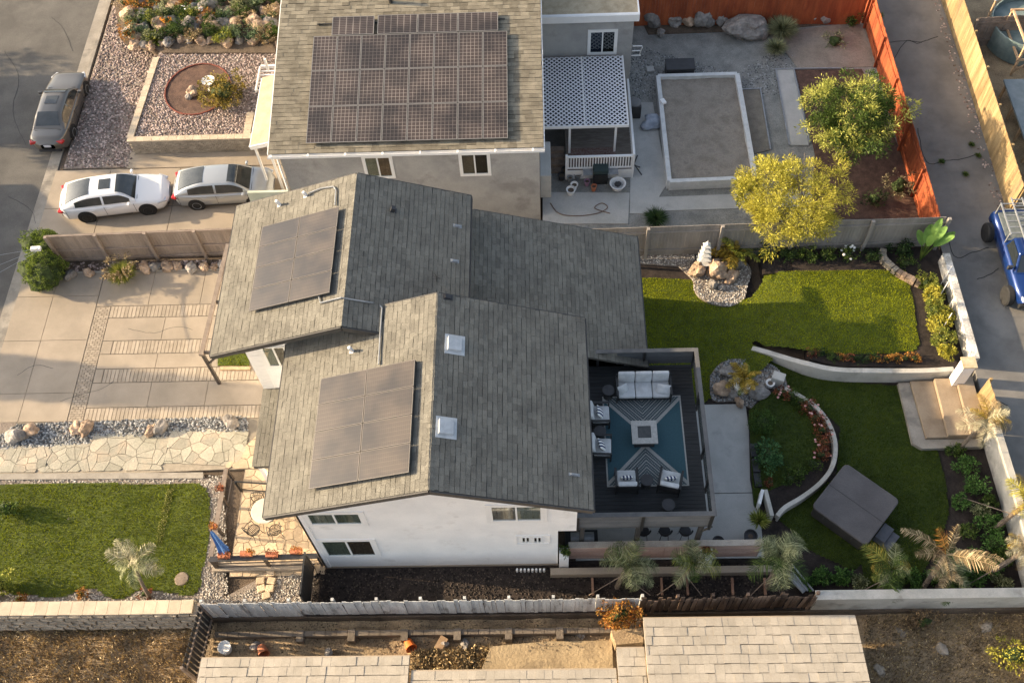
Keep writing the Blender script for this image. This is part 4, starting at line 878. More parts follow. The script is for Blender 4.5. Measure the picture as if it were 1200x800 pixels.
# solar arrays
def array(label, corners, fn, sl, nx, ny, m, cellm, lift=.14, grp='solar arrays'):
    """corners px TL,TR,BR,BL on the plane z=fn(x)+lift"""
    cs_ = []
    for q in corners:
        for k in range(800):
            z = 4 + k * .008; w = P(*q, z)
            if fn(w) + lift <= z: cs_.append(w); break
    TL, TR, BR, BL = cs_; o = (TL + BL) / 2
    x0 = (TL.x + BL.x) / 2; x1 = (TR.x + BR.x) / 2; y0 = (BL.y + BR.y) / 2; y1 = (TL.y + TR.y) / 2; return x0, x1, y0, y1
def panels(t, x0, x1, y0, y1, zf, nx, ny, cellm, axis='x', th=.04, skip=(), fm=alu, rots=False):
    dx = (x1 - x0) / nx; dy = (y1 - y0) / ny; e = .012; me = None; base = wloc(t)
    for i in range(nx):
        for j in range(ny):
            a, b, c, d = x0 + i*dx + e, x0 + (i+1)*dx - e, y0 + j*dy + e, y0 + (j+1)*dy - e
            cx, cy = (a+b)/2, (c+d)/2; z = zf(cx, cy); sx = (zf(cx + .1, cy) - z) / .1; sy = (zf(cx, cy + .1) - z) / .1
            u = Vector((1, 0, sx)); v = Vector((0, 1, sy)); n = u.cross(v).normalized(); w, h = (b-a)*u.length, (d-c)*v.length
            M = Matrix((u.normalized(), v.normalized(), n)).transposed().to_4x4()
            pm, fmh = array.cache.get((cellm.name, round(w, 2), round(h, 2)), (None, None)) if hasattr(array, 'cache') else (None, None)
            if pm is None:
                pm = bpy.data.meshes.new('solar_panel'); bb = MB().box(-w/2+.02, -h/2+.02, 0, w/2-.02, h/2-.02, th - .004); pm.from_pydata(bb.v, [], bb.f); pm.materials.append(cellm)
                fmh = bpy.data.meshes.new('frame'); bb = MB(); f = .026 if fm is alu else .018
                bb.box(-w/2, -h/2, 0, w/2, -h/2+f, th); bb.box(-w/2, h/2-f, 0, w/2, h/2, th); bb.box(-w/2, -h/2+f, 0, -w/2+f, h/2-f, th-.001); bb.box(w/2-f, -h/2+f, 0, w/2, h/2-f, th-.001)
                fmh.from_pydata(bb.v, [], bb.f); fmh.materials.append(fm)
                if not hasattr(array, 'cache'): array.cache = {}
                array.cache[(cellm.name, round(w, 2), round(h, 2))] = (pm, fmh)
            o = bpy.data.objects.new('solar_panel', pm); COL.objects.link(o); o.parent = t; o.matrix_local = Matrix.Translation(Vector((cx, cy, z)) - base) @ M
            inst('frame', fmh, o)
for lab, cor, fn in (('black solar array of eight panels on the sunlit slope of the left gable', ((318, 262), (398, 243), (386, 345), (281, 366)), lambda w: rz1(w.x)), ('black solar array of eight panels on the sunlit slope of the front gable', ((378, 443), (487, 421), (480, 553), (360, 574)), lambda w: rz2(w.x))):
    x0, x1, y0, y1 = array(lab, cor, fn, 0, 2, 4, None, None, .17)
    t = thing('solar_array', lab, 'solar panels', ((x0+x1)/2, (y0+y1)/2, 7), 0, 'solar arrays on the roofs'); g = (rz1 if 'left' in lab else rz2)
    panels(t, x0, x1, y0, y1, lambda x, y: g(x) + .15, 2, 4, cell_b, fm=mat('dark_frame', (.16,.145,.13), rough=.4, metal=.3))
    b = MB()
    for yy in np.arange(y0 + .4, y1, (y1 - y0 - .8) / 4 - .001): b.bar((x0 + .1, yy, g(x0 + .1) + .1), (x1 - .1, yy, g(x1 - .1) + .1), .04, .04)
    for yy in np.arange(y0 + .4, y1, 1.2):
        for xx in np.arange(x0 + .3, x1, 1.0): b.box(xx - .03, yy - .03, g(xx) - .02, xx + .03, yy + .03, g(xx) + .12)
    b.build('mounting_rails', blackm, t)
# frame arbor left of garage
ar = thing('arbor', 'dark brown metal arbor frame hanging over the driveway left of the garage roof', 'arbor', (-13.5, 20.7, 0))
MB().box(-13.58, 20.55, 0, -13.46, 20.67, 2.5).build('post', brownmetal, ar); MB().box(-13.3, 25.6, 0, -13.18, 25.72, 2.5).build('post', brownmetal, ar)
MB().bar((-13.5, 20.45, 2.56), (-13.22, 25.9, 2.56), .17, .12).build('beam', brownwood, ar)
for yy, xx in ((20.6, -13.5), (23.0, -13.36), (25.66, -13.24)): MB().bar((xx, yy, 2.52), (-10.66, yy, 2.52), .09, .12).build('crossbar', brownmetal, ar); MB().bar((xx + .05, yy, 1.7), (xx + .7, yy, 2.45), .07).build('brace', brownmetal, ar)
# turf patch + board below the garage eave
slab('turf_patch', pp(.06, (255, 413), (292, 412), (292, 428), (255, 428)), -.05, .05, turf); 
tag(blades('grass', pp(.06, (255, 413), (292, 412), (292, 428), (255, 428)), 1400, .05, blade_m, (.03, .06), .012), 'small patch of turf under the garage eave', 'grass')
slab('border_board', pp(.07, (258, 429), (293, 429), (293, 433), (258, 433)), -.05, .07, wood)
# ================================================================ ROOF DECK
DZ = 2.95
dk = thing('roof_deck', 'dark grey roof deck with boarded railings at the right end of the white house', 'deck', (3.4, 16, 0))
DX0, DX1, DY0, DY1 = 1.06, 5.66, 12.98, 19.38
MB().box(DX0, DY0, DZ - .3, DX1, DY1, DZ - .03).build('frame', trim_dark, dk)
me = unitbox(deck_floor); n = 44
for i in range(n):
    y = DY0 + (DY1 - DY0) * (i + .5) / n; inst('floor_board', me, dk, Vector(((DX0+DX1)/2, y, DZ - .028)) - wloc(dk), (0, 0, 0), (DX1 - DX0, (DY1-DY0)/n - .008, .028))
RT = 3.98
b = MB(); b.box(DX0, DY0 - .14, RT, DX1 + .15, DY0 + .03, RT + .04); b.build('rail_cap', cap_grey, dk)
MB().box(DX1 + .0, DY0 + .03, RT, DX1 + .15, DY1 - .06, RT + .038).build('rail_cap', cap_grey, dk)
MB().box(DX0 + .3, DY1 - .06, RT, DX1 + .15, DY1 + .10, RT + .04).build('rail_cap', cap_grey, dk)
me = unitbox(deck_grey)
for k in range(9):
    z = 2.78 + k * .133
    inst('rail_board', me, dk, Vector(((DX0+DX1)/2 + .05, DY0 - .02, z)) - wloc(dk), (0, 0, 0), (DX1 - DX0 + .1, .025, .125))
    if k > 1: inst('rail_board', me, dk, Vector(((DX0+DX1)/2 + .9, DY1 + .03, z)) - wloc(dk), (0, 0, 0), (DX1 - DX0 - 1.7, .025, .125))
    if k > 1: inst('rail_board', me, dk, Vector((DX1 + .08, 18.6, z)) - wloc(dk), (0, 0, 0), (.025, 1.5, .125))
for x in (DX0 + .05, 3.35, DX1 + .05): MB().box(x - .05, DY0 - .11, 2.6, x + .05, DY0 - .035, RT).build('post', blackm, dk)
for x in (2.1, 3.85, DX1 + .04): MB().box(x - .045, DY1 - .035, 2.7, x + .045, DY1 + .02, RT).build('post', blackm, dk)
for y in (17.6, 15.6, 14.3, 13.2): MB().box(DX1 + .02, y - .045, 2.6, DX1 + .1, y + .045, RT).build('post', blackm, dk)
b = MB()
for z in (3.1, 3.9): b.box(DX1 + .04, DY0, z, DX1 + .07, 17.85, z + .04)
b.build('side_rail', blackm, dk)
MB().box(DX1 + .05, DY0 + .1, 3.14, DX1 + .06, 17.8, 3.9).build('glass_panel', pane_m, dk)
for x, y in ((DX1 - .15, DY0 + .12), (3.3, DY0 + .12), (1.3, DY0 + .12), (DX1 - .15, DY1 - .3)): MB().box(x - .08, y - .08, 0, x + .08, y + .08, DZ - .3).build('support_post', trim_dark, dk)
MB().tube([(DX1 + .12, DY0 - .1, 2.9), (DX1 - .2, DY0 + .1, 1.8)], .04, 6).build('brace', trim_dark, dk)
# rug
c = [P(*q, DZ + .02) for q in ((706, 464.5), (798.5, 464), (808, 571.5), (710, 571.5))]
rx0, rx1, ry0, ry1 = 2.22, 5.14, 14.40, 18.05
tag(MB().box(rx0, ry0, DZ + .002, rx1, ry1, DZ + .016).build('rug', rug_m), 'teal outdoor rug with pale chevrons lying on the roof deck', 'rug')
FG = 'furniture on the roof deck'
def cushion(mb, c, d, rot=(0, 0, 0)): mb.obox(c, d, rot)
def seat(t, m, w, dep, h=.42, back=.42, arms=True, n=1, bm=blackm, tiltb=.25):
    """local: faces -y"""
    f = MB()
    for sx in (-1, 1):
        f.box(sx*w/2 - .025, -dep/2, 0, sx*w/2 + .025, -dep/2 + .05, .6 if arms else .3); f.box(sx*w/2 - .025, dep/2 - .05, 0, sx*w/2 + .025, dep/2, .75)
        if arms: f.box(sx*w/2 - .04, -dep/2, .58, sx*w/2 + .04, dep/2, .62)
    f.box(-w/2, -dep/2, .22, w/2, dep/2, .28); f.box(-w/2, dep/2 - .05, .3, w/2, dep/2, .7)
    f.build('frame', bm, t, local=True)
    cw = (w - .08) / n
    for k in range(n):
        x = -w/2 + .04 + cw * (k + .5)
        MB().obox((x, -.06, .36), (cw - .02, dep - .16, .15)).build('seat_cushion', m, t, local=True, bev=.045, smooth=True, seg=3)
        MB().obox((x, dep/2 - .10, .66), (cw - .02, .16, back + .06), (-tiltb, 0, 0)).build('back_cushion', m, t, local=True, bev=.05, smooth=True, seg=3)
def pillow(label, loc, rz, m, d=(.42, .16, .42), tilt=-.5, stripe=True, grp='striped pillows on the deck chairs'):
    t = thing('pillow', label, 'pillow', loc, rz, grp if stripe else None)
    def puff(name, x0, x1, mm, k):
        V = []; F = []; nx, ny = 4, 8
        for s in (1, -1):
            for i in range(nx + 1):
                for j in range(ny + 1):
                    u = (x0 + (x1 - x0) * i / nx); v = -1 + 2 * j / ny; h = max(0.02, (1 - abs(u) ** 3) * (1 - abs(v) ** 3)) ** .6
                    p = Vector((u * d[0]/2, s * h * (d[1]/2), v * d[2]/2)); p = Matrix.Rotation(tilt, 3, 'X') @ p; V.append(p)
        N = (nx+1) * (ny+1)
        for s in (0, 1):
            for i in range(nx):
                for j in range(ny):
                    a = s*N + i*(ny+1) + j; q = (a, a+1, a+ny+2, a+ny+1); F.append(q if s else q[::-1])
        MB().add(V, F).build(name, mm, t, smooth=True, local=True)
    ns = 7 if stripe else 1
    for k in range(ns): puff('stripe' if stripe else 'cover', -1 + 2*k/ns, -1 + 2*(k+1)/ns, (navy if k % 2 else petal_w) if stripe else m, k)
    return t
def fl(px, py, z=.35): p = P(px, py, DZ + z); return Vector((p.x, p.y, DZ + .018))
p = fl(754, 455); sofa = thing('sofa', 'three-seat pale cushioned sofa at the top edge of the chevron rug', 'sofa', p, 0)
seat(sofa, fabric, 1.98, .85, n=3)
pillow('plain pale pillow at the left end of the three-seat sofa', p + Vector((-.78, -.14, .56)), .5, fabric, stripe=False, d=(.4, .14, .4)); pillow('plain pale pillow at the right end of the three-seat sofa', p + Vector((.72, -.16, .54)), -.2, fabric, stripe=False, d=(.5, .14, .36), tilt=-1.0)
for lab, px, py, rz, where in (('upper of the two pale armchairs beside the eave, its back to the roof', 702, 486, 1.57, 'square'), ('lower of the two pale armchairs beside the eave, its back to the roof', 704, 524, 1.52, 'askew'), ('pale armchair at the bottom left corner of the rug', 734, 563, 3.14, 'flat'), ('pale armchair at the bottom right corner of the rug, turned inwards', 785, 564, 2.9, 'tilted')):
    p = fl(px, py); t = thing('armchair', lab, 'armchair', p, rz, FG); seat(t, fabric, .76, .78, arms=True)
    d = Matrix.Rotation(rz, 3, 'Z') @ Vector((.0, -.02, .56)); pillow('navy and white striped pillow on the ' + lab.replace('pale ', '').split(',')[0], p + d, rz + {'square': 0, 'askew': .25, 'flat': 0.05, 'tilted': .35}[where], None)
p = fl(755, 507, .45); t = thing('fire_table', 'square stone-topped fire table in the middle of the rug', 'table', p, 0)
b = MB()
for q in ((-.46, -.46, .46, -.24), (-.46, .24, .46, .46), (-.46, -.239, -.24, .239), (.24, -.239, .46, .239)): b.box(q[0], q[1], .46, q[2], q[3], .52)
b.build('top', stone_top, t, local=True); MB().box(-.36, -.36, 0, .36, .36, .45).build('base', blackp, t, local=True); MB().box(-.238, -.238, .47, .238, .238, .50).build('lid', mat('lid_grey', (.06, .065, .065), (.09, .09, .09), scale=6), t, local=True, bev=.01)
for lab, px, py in (('round dark side table left of the sofa, beside the eave', 713, 457), ('round dark side table between the two left armchairs', 703, 505), ('round dark side table between the two bottom armchairs', 758, 562), ('round dark side table by the front railing of the deck', 783.5, 591)):
    p = fl(px, py, .5); t = thing('side_table', lab, 'side table', p, 0, FG)
    MB().lathe((0, 0, .46), [(.22, 0), (.23, .015), (.23, .03), (.2, .035)], 20).build('top', blackp, t, local=True); MB().lathe((0, 0, 0), [(.18, 0), (.1, .1), (.09, .3), (.17, .46)], 14).build('base', blackm, t, local=True)
# under the deck: bar stools, grill
for i, px in enumerate((754, 779, 803)):
    p = P(px, 622, .75); p.z = 0; t = thing('bar_stool', ('left', 'middle', 'right')[i] + ' one of the three black bar stools showing under the deck railing', 'bar stool', p, 0, 'bar stools under the deck')
    b = MB(); b.lathe((p.x, p.y, .72), [(.2, 0), (.22, .03), (.2, .06)], 16); b.build('seat', blackp, t)
    b = MB(); pts = [(p.x + .25*math.cos(a), p.y - .02 + .22*math.sin(a), .98) for a in np.linspace(math.pi + .2, 2*math.pi - .2, 9)]; b.tube(pts, .035, 6); b.build('backrest', blackm, t)
    for a in (.78, 2.35, 3.93, 5.5): MB().tube([(p.x + .16*math.cos(a), p.y + .16*math.sin(a), .72), (p.x + .26*math.cos(a), p.y + .26*math.sin(a), 0)], .014, 5).build('leg', blackm, t)
p = P(680, 628, 1.0); p.z = 0; t = thing('barbecue_grill', 'black and silver barbecue grill in the corner below the overhang of the white wall', 'grill', p)
MB().box(p.x - .55, p.y - .25, .0, p.x + .65, p.y + .3, .85).build('cabinet', blackp, t); MB().tube([(p.x - .35, p.y - .05, .95), (p.x + .5, p.y - .05, .95)], .22, 14).build('hood', galv, t); MB().tube([(p.x - .3, p.y - .3, .95), (p.x + .45, p.y - .3, .95)], .02, 6).build('handle', steel, t)
# slatted fence south of the patio
q0 = P(668, 640, 1.45); q1 = P(893, 634, 1.45); yy = (q0.y + q1.y) / 2
sf = thing('slatted_fence', 'low reddish slatted screen along the front of the patio, behind the leaning palms', 'fence', (q0.x, yy, 0))
me = unitbox(redwood)
xs = [q0.x, q0.x + (q1.x - q0.x) * .27, q0.x + (q1.x-q0.x) * .5, q0.x + (q1.x - q0.x) * .76, q1.x]
for i in range(4):
    for k in range(7): inst('slat', me, sf, ((xs[i] + xs[i+1]) / 2 - q0.x, -.02, .10 + k * .17), (0, 0, 0), (xs[i+1] - xs[i] - .02, .025, .15))
for x in xs: MB().box(x - .05, yy, 0, x + .05, yy + .09, 1.4).build('post', redwood, sf)
MB().box(q0.x - .05, yy - .08, 1.36, q1.x + .05, yy + .14, 1.42).build('cap_rail', wood if False else mat('pale_wood_cap', (.36, .31, .26), (.44, .39, .33), scale=3, fine=.2), sf)
b = MB(); yc = P(800, 667, .35).y; b.box(P(645, 668, .35).x, yc - .13, -.05, 9.0, yc + .13, .35); tag(b.build('garden_wall', concrete, None, bev=.015), 'low concrete kerb wall in front of the slatted screen', 'wall')
t = thing('planter_box', 'tall white planter box at the house end of the slatted screen', 'planter', (P(661, 648, 1.3).x, P(661, 648, 1.3).y, 0))
p = wloc(t); MB().box(p.x - .17, p.y - .15, 0, p.x + .17, p.y + .25, 1.2).build('box', stucco_w, t, bev=.01); 
bush('potted_plant', 'rusty green plant in the tall white planter box', 'plant', (p.x, p.y + .05, 1.2), (.25, .22, .25), leaf_md, 260, .1, 10)
t = thing('planter_pot', 'white cube planter between the slats near the second leaning palm', 'planter', (P(828, 650, 1.1).x, P(828, 650, 1.1).y, 0)); p = wloc(t)
MB().box(p.x - .2, p.y - .2, 0, p.x + .2, p.y + .2, 1.25).build('box', stucco_w, t, bev=.01)
bush('potted_plant', 'dark red plant in the white cube planter', 'plant', (p.x, p.y, 1.2), (.22, .22, .2), leaf_red, 200, .1, 9)
for i, px in enumerate((694, 775, 805, 858, 896)):
    a = P(px, 677, .12); c = P(px + 1, 697, .12); tag(MB().bar(a, (c.x, max(c.y, 10.98), .12), .08, .1).build('timber', mat('bed_timber', (.22, .12, .08), (.32, .19, .13), scale=3, fine=.2)), ORD[i] + ' timber divider from the left crossing the dark palm bed', 'timber')
t = thing('pipe_row', 'row of short white pipe stubs standing against the base of the white wall', 'pipes', (P(620, 668, .1).x, 12.5, 0))
for i in range(8): q = P(606 + i * 4.5, 668, .12); MB().tube([(q.x, q.y, 0), (q.x, q.y, .25)], .045, 7).build('pipe', white, t)
# ================================================================ FENCES
FY = 10.83
plank_fence('board_fence', 'weathered white board fence running along the lower side of the white house', (P(234, 710, 1.45).x, FY + .0), (P(753, 699, 1.4).x, FY), LOW, 2.05, fence_white, w=.14, gap=.008, th=.02, posts=11, rails=(.2, .85), side=1, jit=.012, tilt=.012)
plank_fence('board_fence', 'dark brown paling fence, gappy and uneven, continuing the white board fence to the right', (P(753, 699, 1.4).x + .03, FY - .02), (P(958, 694, 1.2).x, FY + .05), LOW, 2.0, fence_brown, w=.13, gap=.03, th=.02, posts=6, rails=(.25, .8), side=1, jit=.02, tilt=.03)
t = thing('brown_gate_side', 'black slatted side of the enclosure at the left end of the white board fence', 'fence', (P(232, 712, 1.4).x, FY, LOW)); p = wloc(t)
me = unitbox(mat('black_board', (.03, .027, .025), (.05, .045, .04), scale=4))
for i in range(12): inst('plank', me, t, (-.03 - .02 * i, -.1 - i * .18, 0), (0, 0, 1.5), (.12, .025, 1.9))
for z in (.4, 1.6): MB().bar(p + Vector((.03, 0, z)), p + Vector((-.2, -2.2, z)), .05, .08).build('rail', oldwood, t)
for i, f in enumerate((0, 1)): MB().box(p.x - .05 - .25 * f, p.y - .05 - 2.2 * f, LOW, p.x + .05 - .25 * f, p.y + .05 - 2.2 * f, LOW + 2.0).build('post', oldwood, t)
# concrete wall lower right
cw = MB(); cy = 10.95
cw.box(P(958, 700, 1.0).x, cy - .12, LOW - .2, 14.0, cy + .12, 1.15); cw.box(14.0, cy - .12, LOW - .2, 17.2, cy + .12, 1.10)
t = thing('masonry_wall', 'pale plastered wall closing the lower side of the back yard at right', 'wall', (12, cy, 0)); cw.build('wall', wallplaster, t)
MB().box(P(955, 700, 1.0).x, cy - .17, 1.152, 17.2, cy + .17, 1.21).build('coping', wallplaster, t, bev=.01)
ex = MB(); wall_path(ex, [(17.36, 10.8), (17.40, 15), (17.34, 17.4)], .26, -.3, 1.2)
t = thing('masonry_wall', 'pale plastered wall between the lower lawn and the alley, below the gate', 'wall', (17.3, 14, 0)); ex.build('wall', wallplaster, t)
ex = MB(); wall_path(ex, [(17.25, 20.4), (17.25, 22.5), (17.25, 25.6)], .30, -.1, [1.25, 1.25, 1.2])
t = thing('masonry_wall', 'whitewashed patchy wall between the yellow-green hedge and the alley', 'wall', (17.3, 22, 0)); ex.build('wall', mat('whitewash', (.38, .36, .32), (.74, .72, .68), scale=1.8, fine=.3, fscale=14, bump=.4, bscale=14, dirt=((.16, .15, .13), 2.4, .55, .8)), t)
pt_ = P(1137, 424, 2.0); t = thing('gate_pillar', 'square white pillar with a stained tan cap beside the alley gate', 'pillar', (pt_.x, pt_.y, 0))
MB().box(pt_.x - .25, pt_.y - .2, -.1, pt_.x + .2, pt_.y + .2, 1.92).build('shaft', stucco_w, t); MB().box(pt_.x - .3, pt_.y - .25, 1.922, pt_.x + .25, pt_.y + .25, 1.98).build('cap', mat('stained_cap', (.45, .36, .22), (.6, .5, .34), scale=4, dirt=((.4, .2, .06), 5, .55, .6)), t)
plank_fence('garden_gate', 'yellow timber gate between the white pillar and the palm on the alley side', (17.2, 19.1), (17.28, 17.5), .3, 1.6, fence_new, w=.15, gap=.005, posts=2, rails=(.2, .85), side=1, postw=.09)
# block wall lower left with caps
bw = thing('block_wall', 'tan split-face block wall with pale caps along the lower edge of the front lawn', 'wall', (-17, 10.9, 0))
cme = unitbox(block_cap); bme = unitbox(block_grey); x = -23.5; k = 0
y0w = 10.95
while x < -12.9:
    inst('cap', cme, bw, (x - -17 + .22, y0w - 10.9 + random.uniform(-.01, .01), .66), (0, 0, 0), (.435, .5, .1)); x += .445
for r in range(5):
    x = -23.6 + (r % 2) * .22
    while x < -12.9:
        inst('block', bme, bw, (x + 17 + .22, y0w - 10.9 - .05 - .045 * (5 - r), .66 - (5 - r) * .2 - .0), (0, 0, random.uniform(-.16, .16)), (.40, .42, .185)); x += .445
MB().box(-23.6, y0w - .1, LOW, -12.8, y0w + .28, .6).build('core', mortar, bw)
# tan fence upper driveway
plank_fence('board_fence', 'long tan board fence between the two driveways', (-21.62, 27.10), (-10.7, 27.30), .0, 1.95, fence_tan, w=.125, gap=.012, posts=6, rails=(.12, .45, .97), side=-1, jit=.004, zend=.05, postw=.13, posth=.05)
# grey-tan fence behind the lawn
plank_fence('board_fence', 'grey-tan board fence behind the upper back lawn', (P(690, 270, 2.2).x - .6, 26.55), (17.1, 26.45), .2, 2.0, fence_grey, w=.135, gap=.01, posts=6, rails=(.2, .82), side=-1, jit=.004, zend=.6, postw=.13, posth=.05)
# red fences
plank_fence('board_fence', 'rust-red board fence along the left side of the alley, sunlit in patches', (16.95, 26.7), (16.75, 46), AL - .3, 2.0, fence_red, w=.14, gap=.006, posts=8, rails=(.25, .85), side=1, jit=.008, postw=.09)
yr = P(880, 12, 1.6).y
plank_fence('board_fence', 'rust-red board fence across the top behind the row of boulders', (4.6, yr + .6), (16.7, yr + .2), GZ, 2.0, fence_red, w=.14, gap=.006, posts=6, rails=(.25, .85), side=1, jit=.008)
# yellow pine fence right of the alley
plank_fence('board_fence', 'yellow pine board fence on the right side of the alley', (21.05, 45), (20.75, 28.2), AL - .05, 1.9, fence_new, w=.15, gap=.004, posts=8, rails=(.2, .85), side=1, jit=.006)
plank_fence('board_fence', 'old dark grey fence crossing the top right corner', (21.3, P(1180, 30, 1.8).y), (30, P(1180, 30, 1.8).y + .4), AL, 1.8, oldwood, w=.14, gap=.01, posts=4, side=-1)
# ================================================================ GREY HOUSE
H2 = thing('grey_stucco_house', 'grey stucco house with a large solar array at the top of the photo', 'house', (-5.5, 34, 0))
GY, GP, GE = 28.45, .19, 5.28
def rg(y): return GE + GP * (y - GY)
wy = 28.85
def hole(a, b, c, d, y): return wn(a, b, c, d, y)
hA = hole((425, 184), (457, 183), (432, 208), (461.5, 207), wy); hB = hole((539, 181), (572, 179), (541.5, 205), (574, 204), wy)
s = wall_xz(-10.9, .05, -.1, 5.2, wy, wy + .2, [hA, hB]); s.box(-10.899, wy + .2, -.1, -10.7, 44, 5.3); s.box(-.15, wy + .2, -.1, .049, 40, 5.3)
s.build('walls', stucco_g, H2)
window(H2, *hA, wy + .03, left=curtain_p, right=curtain); window(H2, *hB, wy + .03, left=mat('grey_curtain', (.12, .12, .12)), right=dark_in)
s = MB()
for w in (hA, hB):
    for q in ((w[0]-.07, w[2]-.07, w[1]+.07, w[2]), (w[0]-.07, w[3], w[1]+.07, w[3]+.07), (w[0]-.07, w[2], w[0], w[3]), (w[1], w[2], w[1]+.07, w[3])): s.box(q[0], wy - .03, q[1], q[2], wy + .01, q[3])
s.build('window_trim', white, H2)
rf = MB().add([(-11.15, GY, rg(GY)), (.22, GY, rg(GY)), (.22, 37.6, rg(37.6)), (-11.15, 37.6, rg(37.6)), (-11.15, GY, rg(GY)-.12), (.22, GY, rg(GY)-.12), (.22, 37.6, rg(37.6)-.12), (-11.15, 37.6, rg(37.6)-.12)], [(0,1,2,3),(7,6,5,4),(0,4,5,1),(1,5,6,2),(2,6,7,3),(3,7,4,0)]).build('roof', underlay, H2)
cg = 1 / math.sqrt(1 + GP*GP)
shingle_field(rf, (-11.17, GY - .02, rg(GY) + .01), (1, 0, 0), (0, 1, GP), int(9.2 / cg / .2), lambda v: (0, 11.4), GP, .2, .34, .022, shingle_n, shingle_np, 300, offset=1, jit=.02, partfilter=lambda c: c[2] < 99 and (c[0] < 1.9 or c[0] > 10.3))
MB().add([(-11.15, 37.6, rg(37.6)), (.22, 37.6, rg(37.6)), (.22, 46.6, rg(37.6) - 1.7), (-11.15, 46.6, rg(37.6) - 1.7)], [(0, 1, 2, 3)]).build('rear_roof', shingle_n, H2)
gt = MB(); gt.box(-11.2, GY - .16, rg(GY) - .14, .27, GY - .145, rg(GY) - .01); gt.box(-11.2, GY - .145, rg(GY) - .14, .27, GY - .03, rg(GY) - .125); gt.box(-11.2, GY - .03, rg(GY) - .145, .27, GY - .012, rg(GY) - .02)
for k in range(8): gt.box(-11.1 + k * 1.55, GY - .18, rg(GY) - .03, -11.02 + k * 1.55, GY, rg(GY) + .0)
gt.build('gutter', white, H2)
MB().tube([(-10.98, wy - .06, 5.1), (-10.98, wy - .06, 0)], .05, 6).build('downpipe', white, H2)
rk = MB(); rk.bar((-11.19, GY, rg(GY) - .08), (-11.19, 37.6, rg(37.6) - .08), .04, .18); rk.build('fascia', white, H2); rk = MB(); rk.bar((.26, GY, rg(GY) - .08), (.26, 37.6, rg(37.6) - .08), .04, .18); rk.build('fascia', white, H2)
MB().tube([P(458, 3, rg(36)), P(458, 3, rg(36)) + Vector((0, 0, .5))], .09, 8).build('vent_pipe', blackm, H2)
# porch at the left
p0, p1, p2, p3 = P(308, 88, 3.4), P(320, 88, 3.4), P(316, 160, 3.4), P(292, 168, 3.4)
MB().add([(p3.x, p3.y, 3.25), (-10.9, p3.y, 3.75), (-10.9, p0.y, 3.75), (p3.x, p0.y, 3.25), (p3.x, p3.y, 3.1), (-10.9, p3.y, 3.6), (-10.9, p0.y, 3.6), (p3.x, p0.y, 3.1)], [(0,1,2,3),(7,6,5,4),(0,4,5,1),(1,5,6,2),(2,6,7,3),(3,7,4,0)]).build('porch_roof', mat('tan_roofing', (.34, .28, .20), (.42, .35, .26), scale=2, fine=.1), H2)
b = MB(); b.bar((p3.x - .03, p3.y - .03, 3.12), (-10.9, p3.y - .03, 3.62), .05, .22); b.bar((p3.x - .03, p3.y, 3.1), (p3.x - .03, p0.y, 3.1), .05, .2); b.box(p3.x + .1, p3.y + .05, 0, p3.x + .2, p3.y + .15, 3.1); b.box(p3.x + .7, p3.y + .05, 0, p3.x + .8, p3.y + .15, 3.3)
b.box(p0.x - .1, p0.y + 1.0, 2.7, p0.x, p0.y + 1.1, 3.4)
b.build('porch_posts', white, H2)
MB().box(p3.x + .05, wy - .3, 0, -10.92, wy - .18, 2.75).build('porch_wall', mat('pale_green_stucco', (.42, .45, .36), (.5, .52, .43), scale=1, fine=.08, bump=.2), H2)
b = MB()
for k in range(6): b.box(p0.x - .6, p0.y + .2 + k*.25, 2.2, p0.x + .6, p0.y + .26 + k*.25, 2.26)
b.box(p0.x - .66, p0.y + .1, 2.2, p0.x - .6, p0.y + 1.8, 2.35); b.box(p0.x - .66, p0.y + 1.7, 2.2, p0.x + .9, p0.y + 1.8, 2.35)
b.build('porch_railing', white, H2)
# upper right mass with gravel roof
uy = 36.6
U = thing('grey_house_extension', 'grey stucco extension with a flat tan gravel roof and one white-framed window', 'building', (2.3, 38, 0))
hU = wn((691, 37), (721.5, 35.5), (690, 63), (720.5, 62), uy)
s = wall_xz(.06, 4.5, -.1, 4.95, uy, uy + .2, [hU]); s.box(4.3, uy + .2, -.1, 4.499, 46, 4.95); s.build('walls', stucco_g, U)
window(U, *hU, uy + .03, left=mat('blue_blind', (.03, .04, .09)), right=dark_in)
s = MB()
for q in ((hU[0]-.08, hU[2]-.08, hU[1]+.08, hU[2]), (hU[0]-.08, hU[3], hU[1]+.08, hU[3]+.08), (hU[0]-.08, hU[2], hU[0], hU[3]), (hU[1], hU[2], hU[1]+.08, hU[3])): s.box(q[0], uy - .03, q[1], q[2], uy + .01, q[3])
s.box(.06, uy - .22, 4.75, 4.7, uy - .17, 5.12); s.box(.06, uy - .17, 5.09, 4.7, uy - .05, 5.13); s.box(4.65, uy - .17, 4.75, 4.72, 46, 5.12)
s.build('fascia_and_trim', white, U)
MB().box(.06, uy - .05, 4.96, 4.65, 46, 5.08).build('roof', mat('tan_gravel_roof', (.36, .29, .19), (.48, .40, .28), scale=3, fine=.25, fscale=60, bump=.6), U)
b = MB(); q = P(745, 45, 3.2)
for zz in (2.2, 2.6, 3.0): b.bar((4.55, uy + 1.0 - zz*.3, zz), (5.0, uy + 1.0 - zz * .3, zz), .04)
b.bar((4.98, uy + .7, 1.9), (4.98, uy - .1, 3.1), .04); b.build('wall_steps', white, U)
